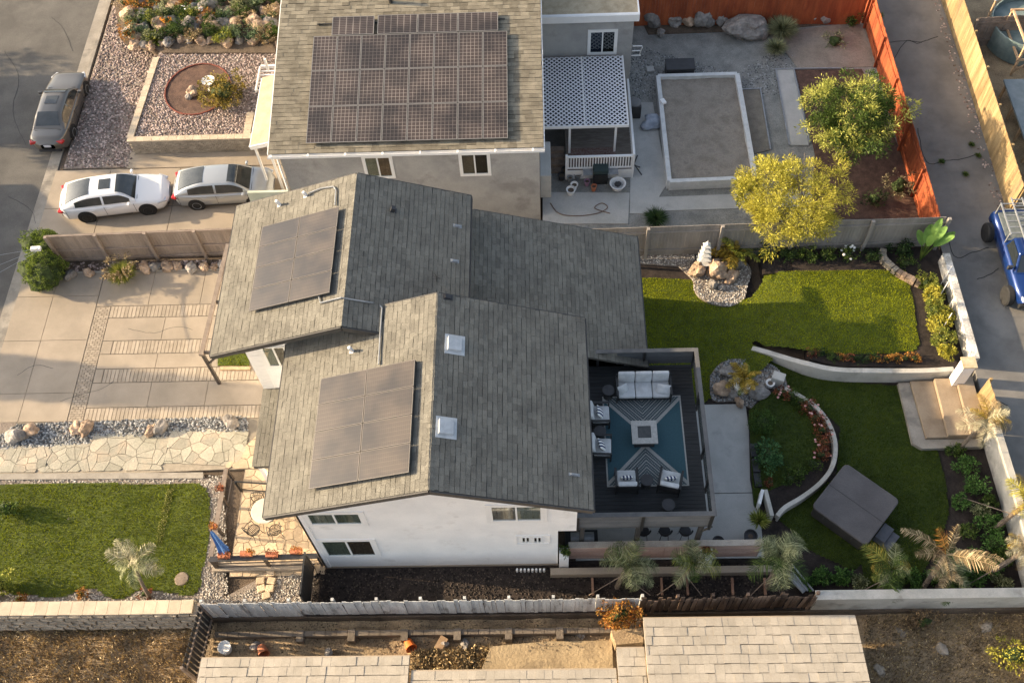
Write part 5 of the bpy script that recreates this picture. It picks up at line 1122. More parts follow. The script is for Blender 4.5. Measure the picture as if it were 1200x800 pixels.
# solar array on the grey roof
t = thing('solar_array', 'large grid-patterned solar array of twenty-eight panels on the grey house roof', 'solar panels', (-5, 32, 6), 0, 'solar arrays on the roofs')
zg = lambda x, y: rg(y) + .16
def onz(px, py):
    for k in range(900):
        z = 4.5 + k * .006; w = P(px, py, z)
        if zg(w.x, w.y) <= z: return w
a = onz(361, 168); c = onz(596, 163); d = onz(594, 37); e = onz(365, 43)
X0, X1, Y0 = (a.x + e.x)/2, (c.x + d.x)/2, (a.y + c.y)/2; Y1 = (d.y + e.y)/2
panels(t, X0, X1, Y0, Y1, zg, 8, 3, cell_a)
f1 = onz(390, 16); f2 = onz(437, 40); f3 = onz(443, 14); f4 = onz(584, 37)
panels(t, f1.x, f2.x + .05, Y1 + .02, Y1 + .98, zg, 1, 1, cell_a); panels(t, f3.x, f4.x, Y1 + .02, Y1 + 1.0, zg, 3, 1, cell_a)
b = MB()
for yy in np.linspace(Y0 + .3, Y1 + .7, 8): b.bar((X0 + .1, yy, rg(yy) + .1), (X1 - .1, yy, rg(yy) + .1), .04)
for yy in np.linspace(Y0 + .3, Y1 + .7, 8):
    for xx in np.arange(X0 + .2, X1, 1.3): b.box(xx - .03, yy - .03, rg(yy) - .02, xx + .03, yy + .03, rg(yy) + .12)
b.build('mounting_rails', blackm, t)
# lattice patio cover + deck
lz = 2.75
l0, l1, l2, l3 = P(637, 80, lz), P(730, 80, lz), P(734, 148, lz - .1), P(648, 150, lz - .1)
lc = thing('patio_cover', 'patio cover of white lattice over dark shade beside the grey house', 'patio cover', (2.2, 34, 0))
X0, X1, Y0, Y1 = .3, l1.x, l3.y, 36.35
lat = mat('lattice_strip', (.70, .70, .72), (.78, .78, .80), scale=3)
b = MB(); st = .17
k = -80
def clipseg(c, s):   # line y = s*x + c clipped to the rectangle
    xs = []
    for x in (X0, X1):
        y = s * x + c
        if Y0 <= y <= Y1: xs.append((x, y))
    for y in (Y0, Y1):
        x = (y - c) / s
        if X0 < x < X1: xs.append((x, y))
    return xs[:2] if len(xs) >= 2 else None
for s_ in (1, -1):
    c0 = Y0 - max(s_ * X0, s_ * X1) ; c1 = Y1 - min(s_ * X0, s_ * X1); c = c0
    while c < c1:
        g = clipseg(c, s_)
        if g: b.bar((g[0][0], g[0][1], lz + (.012 if s_ > 0 else 0)), (g[1][0], g[1][1], lz + (.012 if s_ > 0 else 0)), .056, .008)
        c += st * 1.414
b.build('lattice', lat, lc, kind='stuff')
MB().box(X0 + .03, Y0 + .03, lz - .10, X1 - .03, Y1, lz - .06).build('lattice_shade', mat('lattice_shade', (.012, .013, .02), (.02, .022, .03), scale=3), lc)  # near-black sheet stands in for the shade below the lattice
b = MB(); b.box(X0, Y0 - .06, lz - .12, X1, Y0, lz + .03); b.box(X1, Y0 - .06, lz - .12, X1 + .06, Y1, lz + .03); b.box(X0 + 1.8, Y0, lz + .02, X0 + 1.86, Y1, lz + .035); b.build('beam', white, lc)
for x, y in ((1.45, Y0 + .1), (X1 - .5, Y0 + .1), (X1 - .05, Y1 - .2)): MB().box(x - .05, y - .05, .9, x + .05, y + .05, lz - .12).build('post', white, lc)
pd = thing('raised_patio_deck', 'raised deck with white balusters under the lattice cover, steps on its left', 'deck', (2.8, 33, 0))
dx0, dx1, dy0 = 1.28, 4.32, 31.0
MB().box(dx0, dy0, .75, dx1, uy - .02, .9).build('platform', mat('old_deck', (.13, .11, .095), (.2, .175, .15), scale=2, stretch=(1, 6, 1), fine=.2), pd)
MB().box(dx0, dy0 - .02, .3, dx1, dy0 + .02, .88).build('skirt', white, pd)
MB().box(dx0 - .05, dy0 - .05, 1.75, dx1 + .05, dy0 + .06, 1.81).build('rail_cap', white, pd); MB().box(dx0, dy0 - .03, 1.0, dx1, dy0 + .03, 1.06).build('bottom_rail', white, pd)
MB().box(dx1 - .03, dy0 + .06, 1.75, dx1 + .07, uy - .8, 1.81).build('rail_cap', white, pd)
me = unitbox(white)
for i in range(24): inst('baluster', me, pd, (dx0 + .08 + i * .125 - 2.8, dy0 - 33, 1.06), (0, 0, 0), (.05, .04, .69))
for i in range(26): inst('baluster', me, pd, (dx1 - 2.8 + .02, dy0 + .2 + i * .17 - 33, .9), (0, 0, 0), (.04, .05, .85))
for x in (dx0, dx1): MB().box(x - .05, dy0 - .055, .3, x + .05, dy0 + .055, 1.9).build('post', white, pd)
for k in range(5): MB().box(.15, dy0 + 1.2 - k * .28, 0, dx0 - .06, dy0 + 1.48 - k * .28, .9 - k * .17).build('step', oldwood, pd)
t = thing('woven_mat', 'faded red patterned mat on the raised deck under the lattice cover', 'mat', (2.4, 32.0, .9)); 
b = MB().box(1.5, 31.3, .905, 3.6, 32.3, .92).build('mat', mat('red_mat', (.12, .06, .05), (.22, .17, .15), scale=14), t)
t = thing('bracket_shelf', 'grey panel fixed to the corner of the grey wall beside the deck steps', 'panel', (.5, 30.6, 0)); MB().box(.06, 29.4, .9, .55, 31.4, 2.4).build('panel', concrete_g, t, bev=.02)
# raised bed
rb = thing('raised_bed', 'large raised planting bed with white walls, filled with bare sand', 'raised bed', (7.9, 33.7, 0))
B = [(5.95, 36.95), (9.8, 36.95), (9.85, 30.35), (5.95, 30.25)]
for i in range(4):
    a, c = B[i], B[(i+1) % 4]; m_ = MB(); wall_path(m_, [a, c], .2 if i != 1 else .22, GZ, .86 + .002 * i); m_.build('wall', mat('white_bed_wall', (.52, .53, .52), (.66, .66, .65), scale=2, fine=.1, dirt=((.36, .35, .33), 2, .56, .6)), rb)
grid('sand', 6.04, 9.74, 30.36, 36.86, .1, lambda X, Y: .68 + bumps(X, Y, 4, .035, 5), sand)
# misc of the grey yard
def q3(px, py, z): return P(px, py, z)
p = q3(797, 76, GZ + .6); t = thing('storage_bench', 'black storage bench at the top of the white raised bed', 'bench', (p.x, p.y, GZ)); MB().box(p.x - .68, p.y - .35, GZ, p.x + .68, p.y + .35, GZ + .6).build('box', blackp, t, bev=.02); MB().box(p.x - .72, p.y - .4, GZ + .6, p.x + .72, p.y + .38, GZ + .68).build('lid', blackp, t, bev=.03)
p = q3(744, 122, GZ + .7); t = thing('wheelie_bin', 'dark grey bin with a round lid beside the lattice-covered deck', 'bin', (p.x, p.y, GZ)); MB().box(p.x - .3, p.y - .3, GZ, p.x + .3, p.y + .3, GZ + .8).build('body', blackp, t, bev=.04); MB().lathe((p.x, p.y, GZ + .8), [(.3, 0), (.3, .05), (.2, .1), (.05, .11)], 18).build('lid', mat('grey_lid', (.16, .16, .16)), t)
b = MB().lump(q3(765, 145, GZ + .15), (.55, .4, .22), 3, .5).build('tarpaulin', mat('pale_blue_tarp', (.25, .28, .33), (.42, .45, .5), scale=3), None, smooth=True); tag(b, 'crumpled pale blue tarpaulin against the left wall of the raised bed', 'tarpaulin')
p = q3(762, 82, GZ + .01); tag(MB().obox((p.x, p.y, GZ + .05), (.36, .36, .1), (0, 0, .1)).build('paver', concrete_g), 'single square paver in the gravel left of the raised bed', 'paver')
p = q3(777, 119, .9); tag(MB().obox((p.x, p.y, .9), (.22, .3, .1), (0, 0, .4)).build('block', stucco_w), 'small white block resting on the rim of the raised bed', 'block')
p = q3(704, 197, GZ + .9); t = thing('barbecue_grill', 'black barbecue grill with side shelves in front of the white balustrade', 'grill', (p.x, p.y, GZ)); MB().box(p.x - .35, p.y - .25, GZ + .7, p.x + .35, p.y + .25, GZ + 1.0).build('hood', mat('teal_black', (.03, .05, .05)), t, bev=.06); MB().box(p.x - .8, p.y - .22, GZ + .66, p.x - .36, p.y + .22, GZ + .7).build('shelf', galv, t); MB().box(p.x + .36, p.y - .22, GZ + .66, p.x + .8, p.y + .22, GZ + .7).build('shelf', galv, t); MB().box(p.x - .33, p.y - .2, GZ, p.x + .33, p.y + .2, GZ + .64).build('cart', blackm, t)
cols = [galv, white, blackp, mat('mauve_pot', (.3, .18, .25)), galv, white, terracotta, blackp, concrete_g]
pots = [(668, 208), (673, 216), (663, 199), (688, 212), (677, 204), (669, 222), (696, 218), (658, 205), (684, 200)]
labs = ['grey', 'white', 'black', 'mauve', 'pale grey', 'cream', 'terracotta', 'small black', 'concrete']
for i, (a, b_) in enumerate(pots):
    p = q3(a, b_, GZ + .3); t = thing('plant_pot', labs[i] + ' pot in the clutter of pots between the deck steps and the grill', 'pot', (p.x, p.y, GZ), 0, 'pots beside the grill'); r = .13 + .04 * (i % 3)
    MB().lathe((0, 0, 0), [(r*.7, 0), (r, .3), (r*1.08, .32), (r*.9, .32), (r*.85, .25)], 14).build('pot', cols[i], t, local=True); MB().lathe((0, 0, .24), [(r*.86, 0), (r*.5, .02)], 12).build('soil', soil, t, local=True)
p = q3(724, 215, GZ + .35); t = thing('wicker_basket', 'round white wicker basket at the right end of the grill clutter', 'basket', (p.x, p.y, GZ)); MB().lathe((0, 0, 0), [(.22, 0), (.36, .35), (.38, .38), (.32, .36), (.2, .08)], 18).build('basket', white, t, local=True); MB().lump((0, 0, .3), (.15, .15, .1), 2).build('contents', blackp, t, local=True)
hs = MB(); hs.tube(smoothpath([q3(a, b_, GZ + .05) for a, b_ in ((645, 238), (655, 250), (675, 253), (700, 250), (712, 243), (705, 238), (697, 244), (715, 250))], 5), .02, 5); tag(hs.build('garden_hose', mat('red_hose', (.16, .10, .07))), 'thin hose looping across the concrete pad by the grey house', 'hose')
t = thing('folding_stand', 'black folding stand leaning at the right of the grill', 'stand', (*q3(742, 190, GZ)[:2], GZ)); b = MB(); 
for a, c in (((738, 185), (752, 205)), ((747, 182), (740, 200)), ((738, 192), (750, 196))): b.bar(q3(*a, GZ + .8), q3(*c, GZ + .05), .04)
b.build('frame', blackm, t)
# stepped plantings: boulders
for i, (a, b_, r, m_) in enumerate(((876, 40, (1.25, .62, .62), rock_grey), (766, 24, (.5, .42, .4), rock_grey), (790, 26, (.32, .3, .28), rock_grey), (806, 28, (.26, .24, .24), rock_tan), (824, 28, (.42, .4, .42), rock_grey), (815, 17, (.3, .28, .26), rock_grey), (846, 15, (.5, .4, .4), rock_grey), (862, 15, (.34, .34, .36), rock_grey), (893, 12, (.52, .34, .3), rock_tan), (845, 26, (.3, .28, .3), rock_grey), (953, 22, (.3, .3, .25), rock_grey), (967, 23, (.25, .35, .3), rock_grey), (977, 20, (.3, .2, .25), rock_tan), (774, 40, (.2, .16, .14), rock_grey), (930, 8, (.45, .3, .3), rock_grey))):
    r = tuple(q * (1.0 if i == 0 else 1.3) for q in r); rock(('huge grey boulder lying below the red top fence' if i == 0 else ORD[i-1] + ' rock from the left in the row below the red top fence'), q3(a, b_, GZ + .05), r, m_, seed=i * 3.3, group='rocks below the red fence').rotation_euler = (0, 0, .1 if i == 0 else i * 1.1)
# ================================================================ BACK YARD WALLS AND THINGS
def cwall(label, pts, w, z0, z1, m=wallplaster, name='retaining_wall', cat='wall'):
    b = MB(); wall_path(b, pts, w, z0, z1); o = b.build(name, m, None, bev=.02); return tag(o, label, cat)
pw = smoothpath([P(*q, .75) for q in ((884, 399), (905, 408), (930, 419), (955, 428), (985, 433), (1030, 434), (1080, 434), (1118, 432))], 4)
zz = [.18 + min(1, i / 11) * .58 for i in range(len(pw))]
cwall('cream curved retaining wall holding the upper lawn above the lower one', [(p.x, p.y) for p in pw], .22, -.05, zz)
st = thing('garden_steps', 'three broad pale concrete steps climbing right to the alley gate', 'steps', (15.5, 18.5, 0))
step_m = mat('tan_step', (.24, .18, .12), (.32, .25, .175), scale=1.3, fine=.12, dirt=((.22, .17, .12), 1.2, .56, .5))
g1 = [tuple(P(a, b, .12)[:2]) for a, b in ((1054, 449), (1068, 449), (1090, 512), (1130, 513), (1130, 520), (1087, 521), (1073, 516))]
MB().prism([(14.4, 19.95), (14.85, 19.95), (14.95, 17.4), (17.1, 17.4), (17.1, 17.05), (14.75, 17.0), (14.42, 17.25)], -.1, .16).build('border', curb_m, st, bev=.01)
MB().prism([(14.86, 19.95), (15.75, 19.95), (15.75, 17.42), (14.96, 17.42)], -.1, .28).build('step', step_m, st, bev=.015)
MB().prism([(15.76, 19.95), (16.55, 19.95), (16.55, 17.42), (15.76, 17.42)], -.1, .46).build('step', step_m, st, bev=.015)
MB().prism([(16.56, 19.95), (17.2, 19.95), (17.2, 17.42), (16.56, 17.42)], -.1, .62).build('step', step_m, st, bev=.015)
cw_ = smoothpath([P(*q, .4) for q in ((920, 455), (938, 464), (958, 478), (972, 497), (979, 520), (976, 545), (962, 565), (940, 582), (920, 594), (911, 604))], 4)
cwall('white crescent planter wall curving round the small rose bed', [(p.x, p.y) for p in cw_], .17, -.1, .42)
cwall('short white wall stub at the foot of the crescent planter by the patio', [tuple(P(*q, .5)[:2]) for q in ((897, 573), (905, 604))], .16, -.1, .5)
cwall('broken white slab leaning beside the patio end of the crescent planter', [tuple(P(*q, .6)[:2]) for q in ((894, 573), (890, 590))], .12, -.1, .6, stucco_w, 'garden_slab', 'slab')
slab('planter_soil', [tuple(p[:2]) for p in cw_] + pp(.2, (905, 604), (886, 590), (880, 560), (878, 482), (900, 452)), -.1, .10, mulch)
# spa
sp = [P(*q, .92) for q in ((999, 533), (1066, 579), (1003, 646), (944, 603))]
cx = sum((p for p in sp), Vector()) / 4; ang = math.atan2(sp[1].y - sp[0].y, sp[1].x - sp[0].x)
spa = thing('hot_tub', 'square hot tub under a charcoal cover on the lower lawn', 'hot tub', (cx.x, cx.y, 0), ang)
MB().box(-1.1, -1.1, 0, 1.1, 1.1, .8).build('shell', spa_body, spa, local=True, bev=.12, seg=3)
MB().prism([(cx_ + .2 * math.cos(a), cy_ + .2 * math.sin(a)) for cx_, cy_, a0 in ((.97, .97, 0), (-.97, .97, 1), (-.97, -.97, 2), (.97, -.97, 3)) for a in np.linspace(a0 * math.pi/2, (a0 + 1) * math.pi/2, 7)], .80, .93).build('cover', spa_cover, spa, local=True, bev=.04, seg=3)
MB().box(-1.175, -.008, .925, 1.175, .008, .936).build('fold_seam', spa_body, spa, local=True)
for sx in (-.6, .6):
    for sy in (-1, 1): MB().box(sx - .03, sy * 1.172 - .006, .55, sx + .03, sy * 1.172 + .006, .90).build('strap', blackp, spa, local=True)
for k in range(9): MB().box(1.081, -.95 + k * .22, .06, 1.095, -.76 + k * .22, .74).build('side_slat', spa_body, spa, local=True)
p = P(1040, 628, .3); t = thing('spa_steps', 'two grey plastic steps at the lower right side of the hot tub', 'steps', (p.x, p.y, 0), ang)
MB().box(-.35, -.35, 0, .35, .05, .4).build('tread', mat('grey_plastic', (.10, .105, .12), (.13, .135, .15), scale=5), t, local=True, bev=.02); MB().box(-.35, .052, 0, .35, .35, .2).build('tread', mat('grey_plastic', (.1, .1, .1)), t, local=True, bev=.02)
t.rotation_euler = (0, 0, ang - math.pi / 2)
# silver ramp by palm
t = thing('metal_ramp', 'pale metal channel ramp lying in the corner behind the brown paling fence', 'ramp', (*P(928, 672, .2)[:2], 0))
b = MB()
for o_ in (0, .12, .24): b.bar(P(914 + o_ * 55, 660 + 0, .25), P(940 + o_ * 55, 692, .25), .05, .06)
b.bar(P(916, 662, .22), P(944, 692, .22), .3, .02); b.build('channel', galv, t)
# blocks wall, curved, by bird of paradise
cb = thing('stone_block_border', 'curved border of tan and grey stone blocks below the bird of paradise', 'wall', (*P(1050, 300, UP)[:2], UP))
pth = smoothpath([P(*q, UP + .25) for q in ((1036, 289), (1036, 300), (1045, 310), (1055, 318), (1068, 325), (1080, 330))], 10); acc = 0; last = pth[0]; bm_ = unitbox(block_grey); bm2 = unitbox(rock_tan); w0 = wloc(cb)
for i in range(len(pth) - 1):
    acc += (pth[i+1] - pth[i]).length
    if acc > .2:
        acc = 0; d = pth[min(i+2, len(pth)-1)] - pth[i]; a = math.atan2(d.y, d.x)
        for r in range(2): inst('block', bm_ if i < 28 else bm2, cb, (pth[i].x - w0.x, pth[i].y - w0.y - r * .0, -.1 + r * .17), (0, 0, a + random.uniform(-.06, .06)), (.19, .30 - r * .03, .16))
# gravel island with stones + pagoda
isl = [tuple(v[:2]) for v in smoothpath([P(*q, .1) for q in ((800, 312), (815, 306), (835, 308), (870, 305), (880, 318), (876, 335), (872, 350), (858, 358), (840, 357), (822, 350), (814, 340), (812, 328), (800, 312))], 4)]
slab('gravel_island', isl, -.1, .10, graveled)
slab('gravel_bed', pp(.02, (748, 292), (812, 290), (815, 306), (810, 326), (795, 312), (748, 309)), -.1, .05, graveled)
tag(stones('gravel', isl, 420, .10, pebble_w, (.02, .05)), 'pale pebbles round the boulders and the white pagoda lantern', 'gravel'); tag(stones('gravel', pp(.02, (748, 292), (812, 290), (815, 306), (810, 326), (795, 312), (748, 309)), 420, .05, pebble_w, (.02, .045)), 'pale gravel strip under the left end of the grey-tan fence', 'gravel')
for i, (a, b_, r, m_, lab) in enumerate(((817, 320, (.38, .36, .42), rock_tan, 'tan boulder left of the pagoda lantern'), (840, 322, (.5, .42, .55), rock_tan, 'large tan boulder below the pagoda lantern'), (856, 325, (.42, .3, .3), rock_tan, 'flat tan boulder between the pagoda and the golden palm'), (835, 335, (.22, .2, .22), rock_grey, 'small grey stone at the foot of the island boulders'), (866, 311, (.22, .2, .2), rock_grey, 'pale stone under the golden palm'), (828, 310, (.28, .25, .22), rock_grey, 'dark stone just behind the pagoda lantern'), (846, 338, (.16, .14, .14), rock_grey, 'little round stone at the lower edge of the island'))):
    rock(lab, P(a, b_, .12), r, m_, seed=20 + i)
pagoda_m = mat('pagoda_white', (.50, .49, .46), (.6, .59, .56), scale=5)
p = P(823, 314, .1); t = thing('pagoda_lantern', 'white garden pagoda of five stacked roofs on the gravel island', 'garden ornament', (p.x, p.y, .1)); q = p
MB().box(p.x - .16, p.y - .16, .1, p.x + .16, p.y + .16, .45).build('base', white, t)
for k in range(5):
    z = .45 + k * .27; w = .30 - .035 * k
    MB().box(p.x - w*.42, p.y - w*.42, z, p.x + w*.42, p.y + w*.42, z + .2).build('storey', pagoda_m, t)
    MB().add([(p.x-w, p.y-w, z+.2), (p.x+w, p.y-w, z+.2), (p.x+w, p.y+w, z+.2), (p.x-w, p.y+w, z+.2), (p.x-w*.4, p.y-w*.4, z+.272), (p.x+w*.4, p.y-w*.4, z+.272), (p.x+w*.4, p.y+w*.4, z+.272), (p.x-w*.4, p.y+w*.4, z+.272)], [(0,3,2,1),(4,5,6,7),(0,1,5,4),(1,2,6,5),(2,3,7,6),(3,0,4,7)]).build('tier_roof', pagoda_m, t)
MB().lathe((p.x, p.y, .45 + 1.35), [(.06, 0), (.09, .06), (.02, .2), (.005, .3)], 8).build('finial', white, t)
# second gravel island with potted palm
is2 = [tuple(v[:2]) for v in smoothpath([P(*q, .05) for q in ((832, 440), (845, 425), (868, 420), (900, 425), (918, 440), (922, 455), (908, 470), (893, 484), (880, 478), (862, 470), (835, 468), (832, 440))], 4)]
slab('gravel_island', is2, -.1, .05, graveled); tag(stones('gravel', is2, 420, .05, pebble_g, (.02, .05)), 'grey pebbles round the potted golden palm at the patio corner', 'gravel')
for i, (a, b_, r, m_, lab) in enumerate(((846, 458, (.36, .34, .3), rock_tan, 'tan boulder at the patio end of the pebble island'), (852, 436, (.32, .26, .16), rock_grey, 'flat grey stone left of the potted palm'), (889, 462, (.38, .34, .22), rock_grey, 'flat grey stone right of the potted palm'), (866, 473, (.26, .15, .2), rock_tan, 'brown squared stone at the patio edge'), (858, 463, (.22, .2, .16), rock_grey, 'dark grey stone below the potted palm'))): rock(lab, P(a, b_, .05), r, m_, seed=40 + i)
def pot(label, px, py, r, h, m, z=0, plant=None, cat='pot', grp=None):
    p = P(px, py, z + h); t = thing('plant_pot', label, cat, (p.x, p.y, z), 0, grp)
    MB().lathe((0, 0, 0), [(r*.72, 0), (r*.95, h*.9), (r*1.05, h*.92), (r*1.05, h), (r*.88, h), (r*.85, h*.85)], 18).build('pot', m, t, local=True, smooth=False); MB().lathe((0, 0, h*.8), [(r*.88, 0), (r*.3, .03)], 12).build('soil', soil, t, local=True); return Vector((p.x, p.y, z + h * .85))
tp = pot('white round pot holding the golden palm', 870, 449, .34, .5, stucco_w, .05); pot('small white pot right of the potted palm', 903, 448, .18, .3, stucco_w, .05)
palm('golden stubby palm in the white pot at the patio corner', tp, .35, 15, [(leaf_gold, 1), (leaf_lime, 1)], L=.95, droop=.45, tr=.13, elev=(-.1, 1.15), ll=.34, wid=.035, seed=4)
p = P(912, 443, .4); tag(MB().obox((p.x, p.y, .3), (.5, .38, .6), (0, 0, -.4)).build('stone_block', concrete_g, None, bev=.03), 'squared pale stone at the upper tip of the crescent planter', 'stone')
palm('golden palm on the gravel island beside the pagoda', P(858, 306, .1), .55, 20, [(leaf_gold, 1), (leaf_lime, 1), (leaf_gold, 1)], L=1.15, droop=.5, tr=.12, elev=(-.3, 1.15), ll=.34, wid=.035, seed=5)
for i, (a, b_) in enumerate(((753, 291), (777, 291))):
    p = P(a, b_, .15); t = thing('wire_planter', ('left' if i == 0 else 'right') + ' low dark bowl of reddish succulents under the grey-tan fence', 'planter', (p.x, p.y, .05)); MB().lathe((0, 0, 0), [(.2, 0), (.26, .15), (.2, .13)], 14).build('bowl', blackm, t, local=True)
    pts, o = clumps((p.x, p.y, .2), (.2, .2, .1), 8, 150); V, F = leafcloud(pts, .06, outward=o); npmesh('plant', V, F, leaf_red, t)
# patio-edge planters
for i, (a, b_) in enumerate(((884, 527), (886, 545), (888, 562))):
    p = P(a, b_, .25); t = thing('trough_planter', ('upper', 'middle', 'lower')[i] + ' black trough planter on the right edge of the patio', 'planter', (p.x, p.y, 0), 0, 'trough planters on the patio edge'); MB().box(p.x - .13, p.y - .28, 0, p.x + .13, p.y + .28, .28).build('trough', blackp, t, bev=.01)
    pts, o = clumps((p.x, p.y, .34), (.14, .28, .1), 8, 130); V, F = leafcloud(pts, .06, outward=o); npmesh('plant', V, F, leaf_md, t)
# dark pot of palm etc
pot('black pot at the patio corner behind the third leaning palm', 880, 627, .24, .5, blackp, 0); pot('black pot half hidden behind the slatted screen', 842, 634, .22, .35, blackp, 0)
# ================================================================ FRONT PATIO
fp = thing('flagstone_patio', 'tan flagstone patio with the bistro set beside the front of the white house', 'patio', (-10.5, 14.5, 0))
MB().prism([(-11.9, 12.3), (-8.3, 12.3), (-8.3, 16.68), (-11.9, 16.68)], -.12, -.016).build('mortar_bed', mortar, fp)
flagstones(fp, [(-11.9, 12.3), (-8.3, 12.3), (-8.3, 16.65), (-11.9, 16.65)], .42, -.06, .01, flag_tan, .012, maxn=120)
flagstones(walk, [(-12.85, 16.7), (-8.3, 16.7), (-8.3, 18.5), (-11.3, 18.55)], .45, -.06, .0, flag_tan, .012, maxn=60)
# railings around the patio
def railing(label, a, b, z0, h, capm, pm, posts=3, nrails=0, capw=.16, balus=False):
    a = Vector((*a, 0)); b = Vector((*b, 0)); d = b - a; t = thing('railing', label, 'railing', (a.x, a.y, z0))
    MB().bar(a + Vector((0, 0, z0 + h)), b + Vector((0, 0, z0 + h)), capw, .05).build('top_rail', capm, t)
    for k in range(posts): q = a + d * k / (posts - 1); MB().box(q.x - .05, q.y - .05, z0, q.x + .05, q.y + .05, z0 + h - .03).build('post', pm, t)
    for k in range(nrails): zz = z0 + h * (.15 + .7 * k / max(1, nrails - 1)); MB().bar(a + Vector((0, 0, zz)), b + Vector((0, 0, zz)), .03, .04).build('rail', pm, t)
    return t
ra, rb_ = P(265, 549, 1.0), P(247, 652, 1.0)
railing('brown rail fence between the gravel and the patio, pots on its cap', ra[:2], (rb_.x, rb_.y), 0, 1.0, brownwood, brownmetal, 4, 2, .17)
rc, rd = P(246, 655, 1.0), P(372, 651, 1.0)
railing('black rail fence along the lower side of the patio with flower boxes on top', rc[:2], rd[:2], 0, 1.0, blackp, brownmetal, 3, 3, .2)
railing('thin black railing crossing the patio entrance', P(276, 564, .9)[:2], P(318, 567, .9)[:2], 0, .9, blackm, blackm, 2, 1, .05)
g = thing('garden_gate', 'black gate standing open against the corner of the white wall', 'gate', (*P(372, 690, 0)[:2], 0)); a = P(370, 656, 1.6); c = P(381, 663, 1.6)
x0g, x1g = -8.75, -8.3; yA_, yB_ = 12.55, 11.0
b = MB(); b.box(x0g, yB_, 0, x0g + .06, yB_ + .06, 1.7); b.box(x0g, yA_, 0, x0g + .06, yA_ + .06, 1.7); b.box(x0g, yB_, 1.64, x0g + .06, yA_, 1.7); b.box(x0g, yB_, .1, x0g + .06, yA_, .16); b.build('frame', blackm, g)
for k in range(12): MB().box(x0g + .015, yB_ + .065 + k * .122, .16, x0g + .045, yB_ + .181 + k * .122, 1.64).build('bar', blackm, g)
# flower pots on rails
for i, (a, b_, lm, lab) in enumerate(((258, 571, leaf_red, 'red flower basket on the cap of the brown rail fence'), (250, 616, leaf_orange, 'clay pot of dry flowers near the lower end of the brown rail'), (262, 650, leaf_red, 'red flowers in the leftmost box on the black rail'), (288, 648, leaf_orange, 'second flower box from the left on the black rail, straw-coloured'), (318, 649, leaf_red, 'third flower box from the left on the black rail, red'), (347, 645, leaf_orange, 'rightmost flower box on the black rail, tall and orange'))):
    p = P(a, b_, 1.15); t = thing('flower_box', lab, 'flower box', (p.x, p.y, 1.03), 0, 'flower boxes on the patio rails'); w = .35 if i > 1 else .16
    MB().box(-w/1.6, -.1, 0, w/1.6, .1, .14).build('box', terracotta, t, local=True, bev=.01); pts, o = clumps((p.x, p.y, 1.2), (w * .8, .15, .14), 9, 200); V, F = leafcloud(pts, .07, outward=o); npmesh('flowers', V, F, lm, t)
# umbrella (closed, leaning)
a = P(247, 622, 1.9); c = P(262, 645, 1.1); t = thing('patio_umbrella', 'closed blue umbrella leaning over the patio rail', 'umbrella', (*P(268, 655, 0)[:2], 0)); d = (c - a).normalized()
MB().tube([a - d * .1, c + d * .6], .022, 6).build('pole', oldwood, t)
b = MB(); u = d.cross(Vector((0, 0, 1))).normalized(); v = d.cross(u); V = []; prof = [(0, .03), (.15, .07), (.45, .10), (.8, .14), (1.05, .2)]; n_ = 12; L = (c - a).length
for f, r in prof: V += [a + d * L * f + (u * math.cos(k * 6.283 / n_) + v * math.sin(k * 6.283 / n_)) * r * (1.25 if k % 2 else .75) for k in range(n_)]
b.add(V, [(i*n_+k, i*n_+(k+1) % n_, (i+1)*n_+(k+1) % n_, (i+1)*n_+k) for i in range(4) for k in range(n_)]); b.build('canopy', blue_f, t)
# bistro set
p = P(310, 598, .72); t = thing('bistro_table', 'round cream bistro table under the corner of the front eave', 'table', (p.x, p.y, 0)); MB().lathe((0, 0, .69), [(.50, 0), (.52, .02), (.50, .04), (.1, .042)], 32).build('top', mat('cream_top', (.50, .46, .39), (.56, .52, .45), scale=4), t, local=True); MB().lathe((0, 0, 0), [(.25, 0), (.05, .06), (.035, .6), (.2, .68)], 12).build('pedestal', blackm, t, local=True)
def bistro(label, px, py, rz):
    p = P(px, py, .6); t = thing('bistro_chair', label, 'chair', (p.x, p.y, 0), rz, 'bistro chairs round the cream table'); f = MB()
    b = MB(); n_ = 14
    b.tube([(.23*math.cos(k*6.283/n_), .23*math.sin(k*6.283/n_), .45) for k in range(n_ + 1)], .014, 5)
    for k in range(-3, 4):
        x = k * .06; y = math.sqrt(max(0, .22**2 - x*x)); b.bar((x, -y, .45), (x, y, .45), .012); b.bar((-y, x, .452), (y, x, .452), .012)
    b.build('seat', blackm, t, local=True)
    b = MB(); b.tube([(-.21, .17, .45), (-.25, .24, .75), (-.18, .28, .92), (0, .31, .97), (.18, .28, .92), (.25, .24, .75), (.21, .17, .45)], .016, 6)
    for k in range(-2, 3): b.tube([(k*.07, .21, .46), (k*.05 + .03, .25, .65), (k*.07 - .02, .28, .8), (k*.06, .3, .94)], .009, 4)
    b.tube([(-.23, .23, .7), (.0, .27, .74), (.23, .23, .7)], .01, 4); b.build('backrest', blackm, t, local=True)
    for sx, sy in ((-1, -1), (1, -1), (-1, 1), (1, 1)): MB().tube([(sx*.17, sy*.17, .45), (sx*.19, sy*.19, .2), (sx*.24, sy*.25, 0)], .013, 5).build('leg', blackm, t, local=True)
    for sx in (-1, 1): MB().tube([(sx*.24, .22, .66), (sx*.27, 0, .67), (sx*.24, -.16, .64), (sx*.2, -.17, .45)], .013, 5).build('arm', blackm, t, local=True)
bistro('black wrought-iron chair above the cream bistro table', 302, 589, .15); bistro('black wrought-iron chair left below the cream bistro table', 296, 619, 2.4); bistro('black wrought-iron chair right below the cream bistro table, near the wall', 321, 619, 3.5)
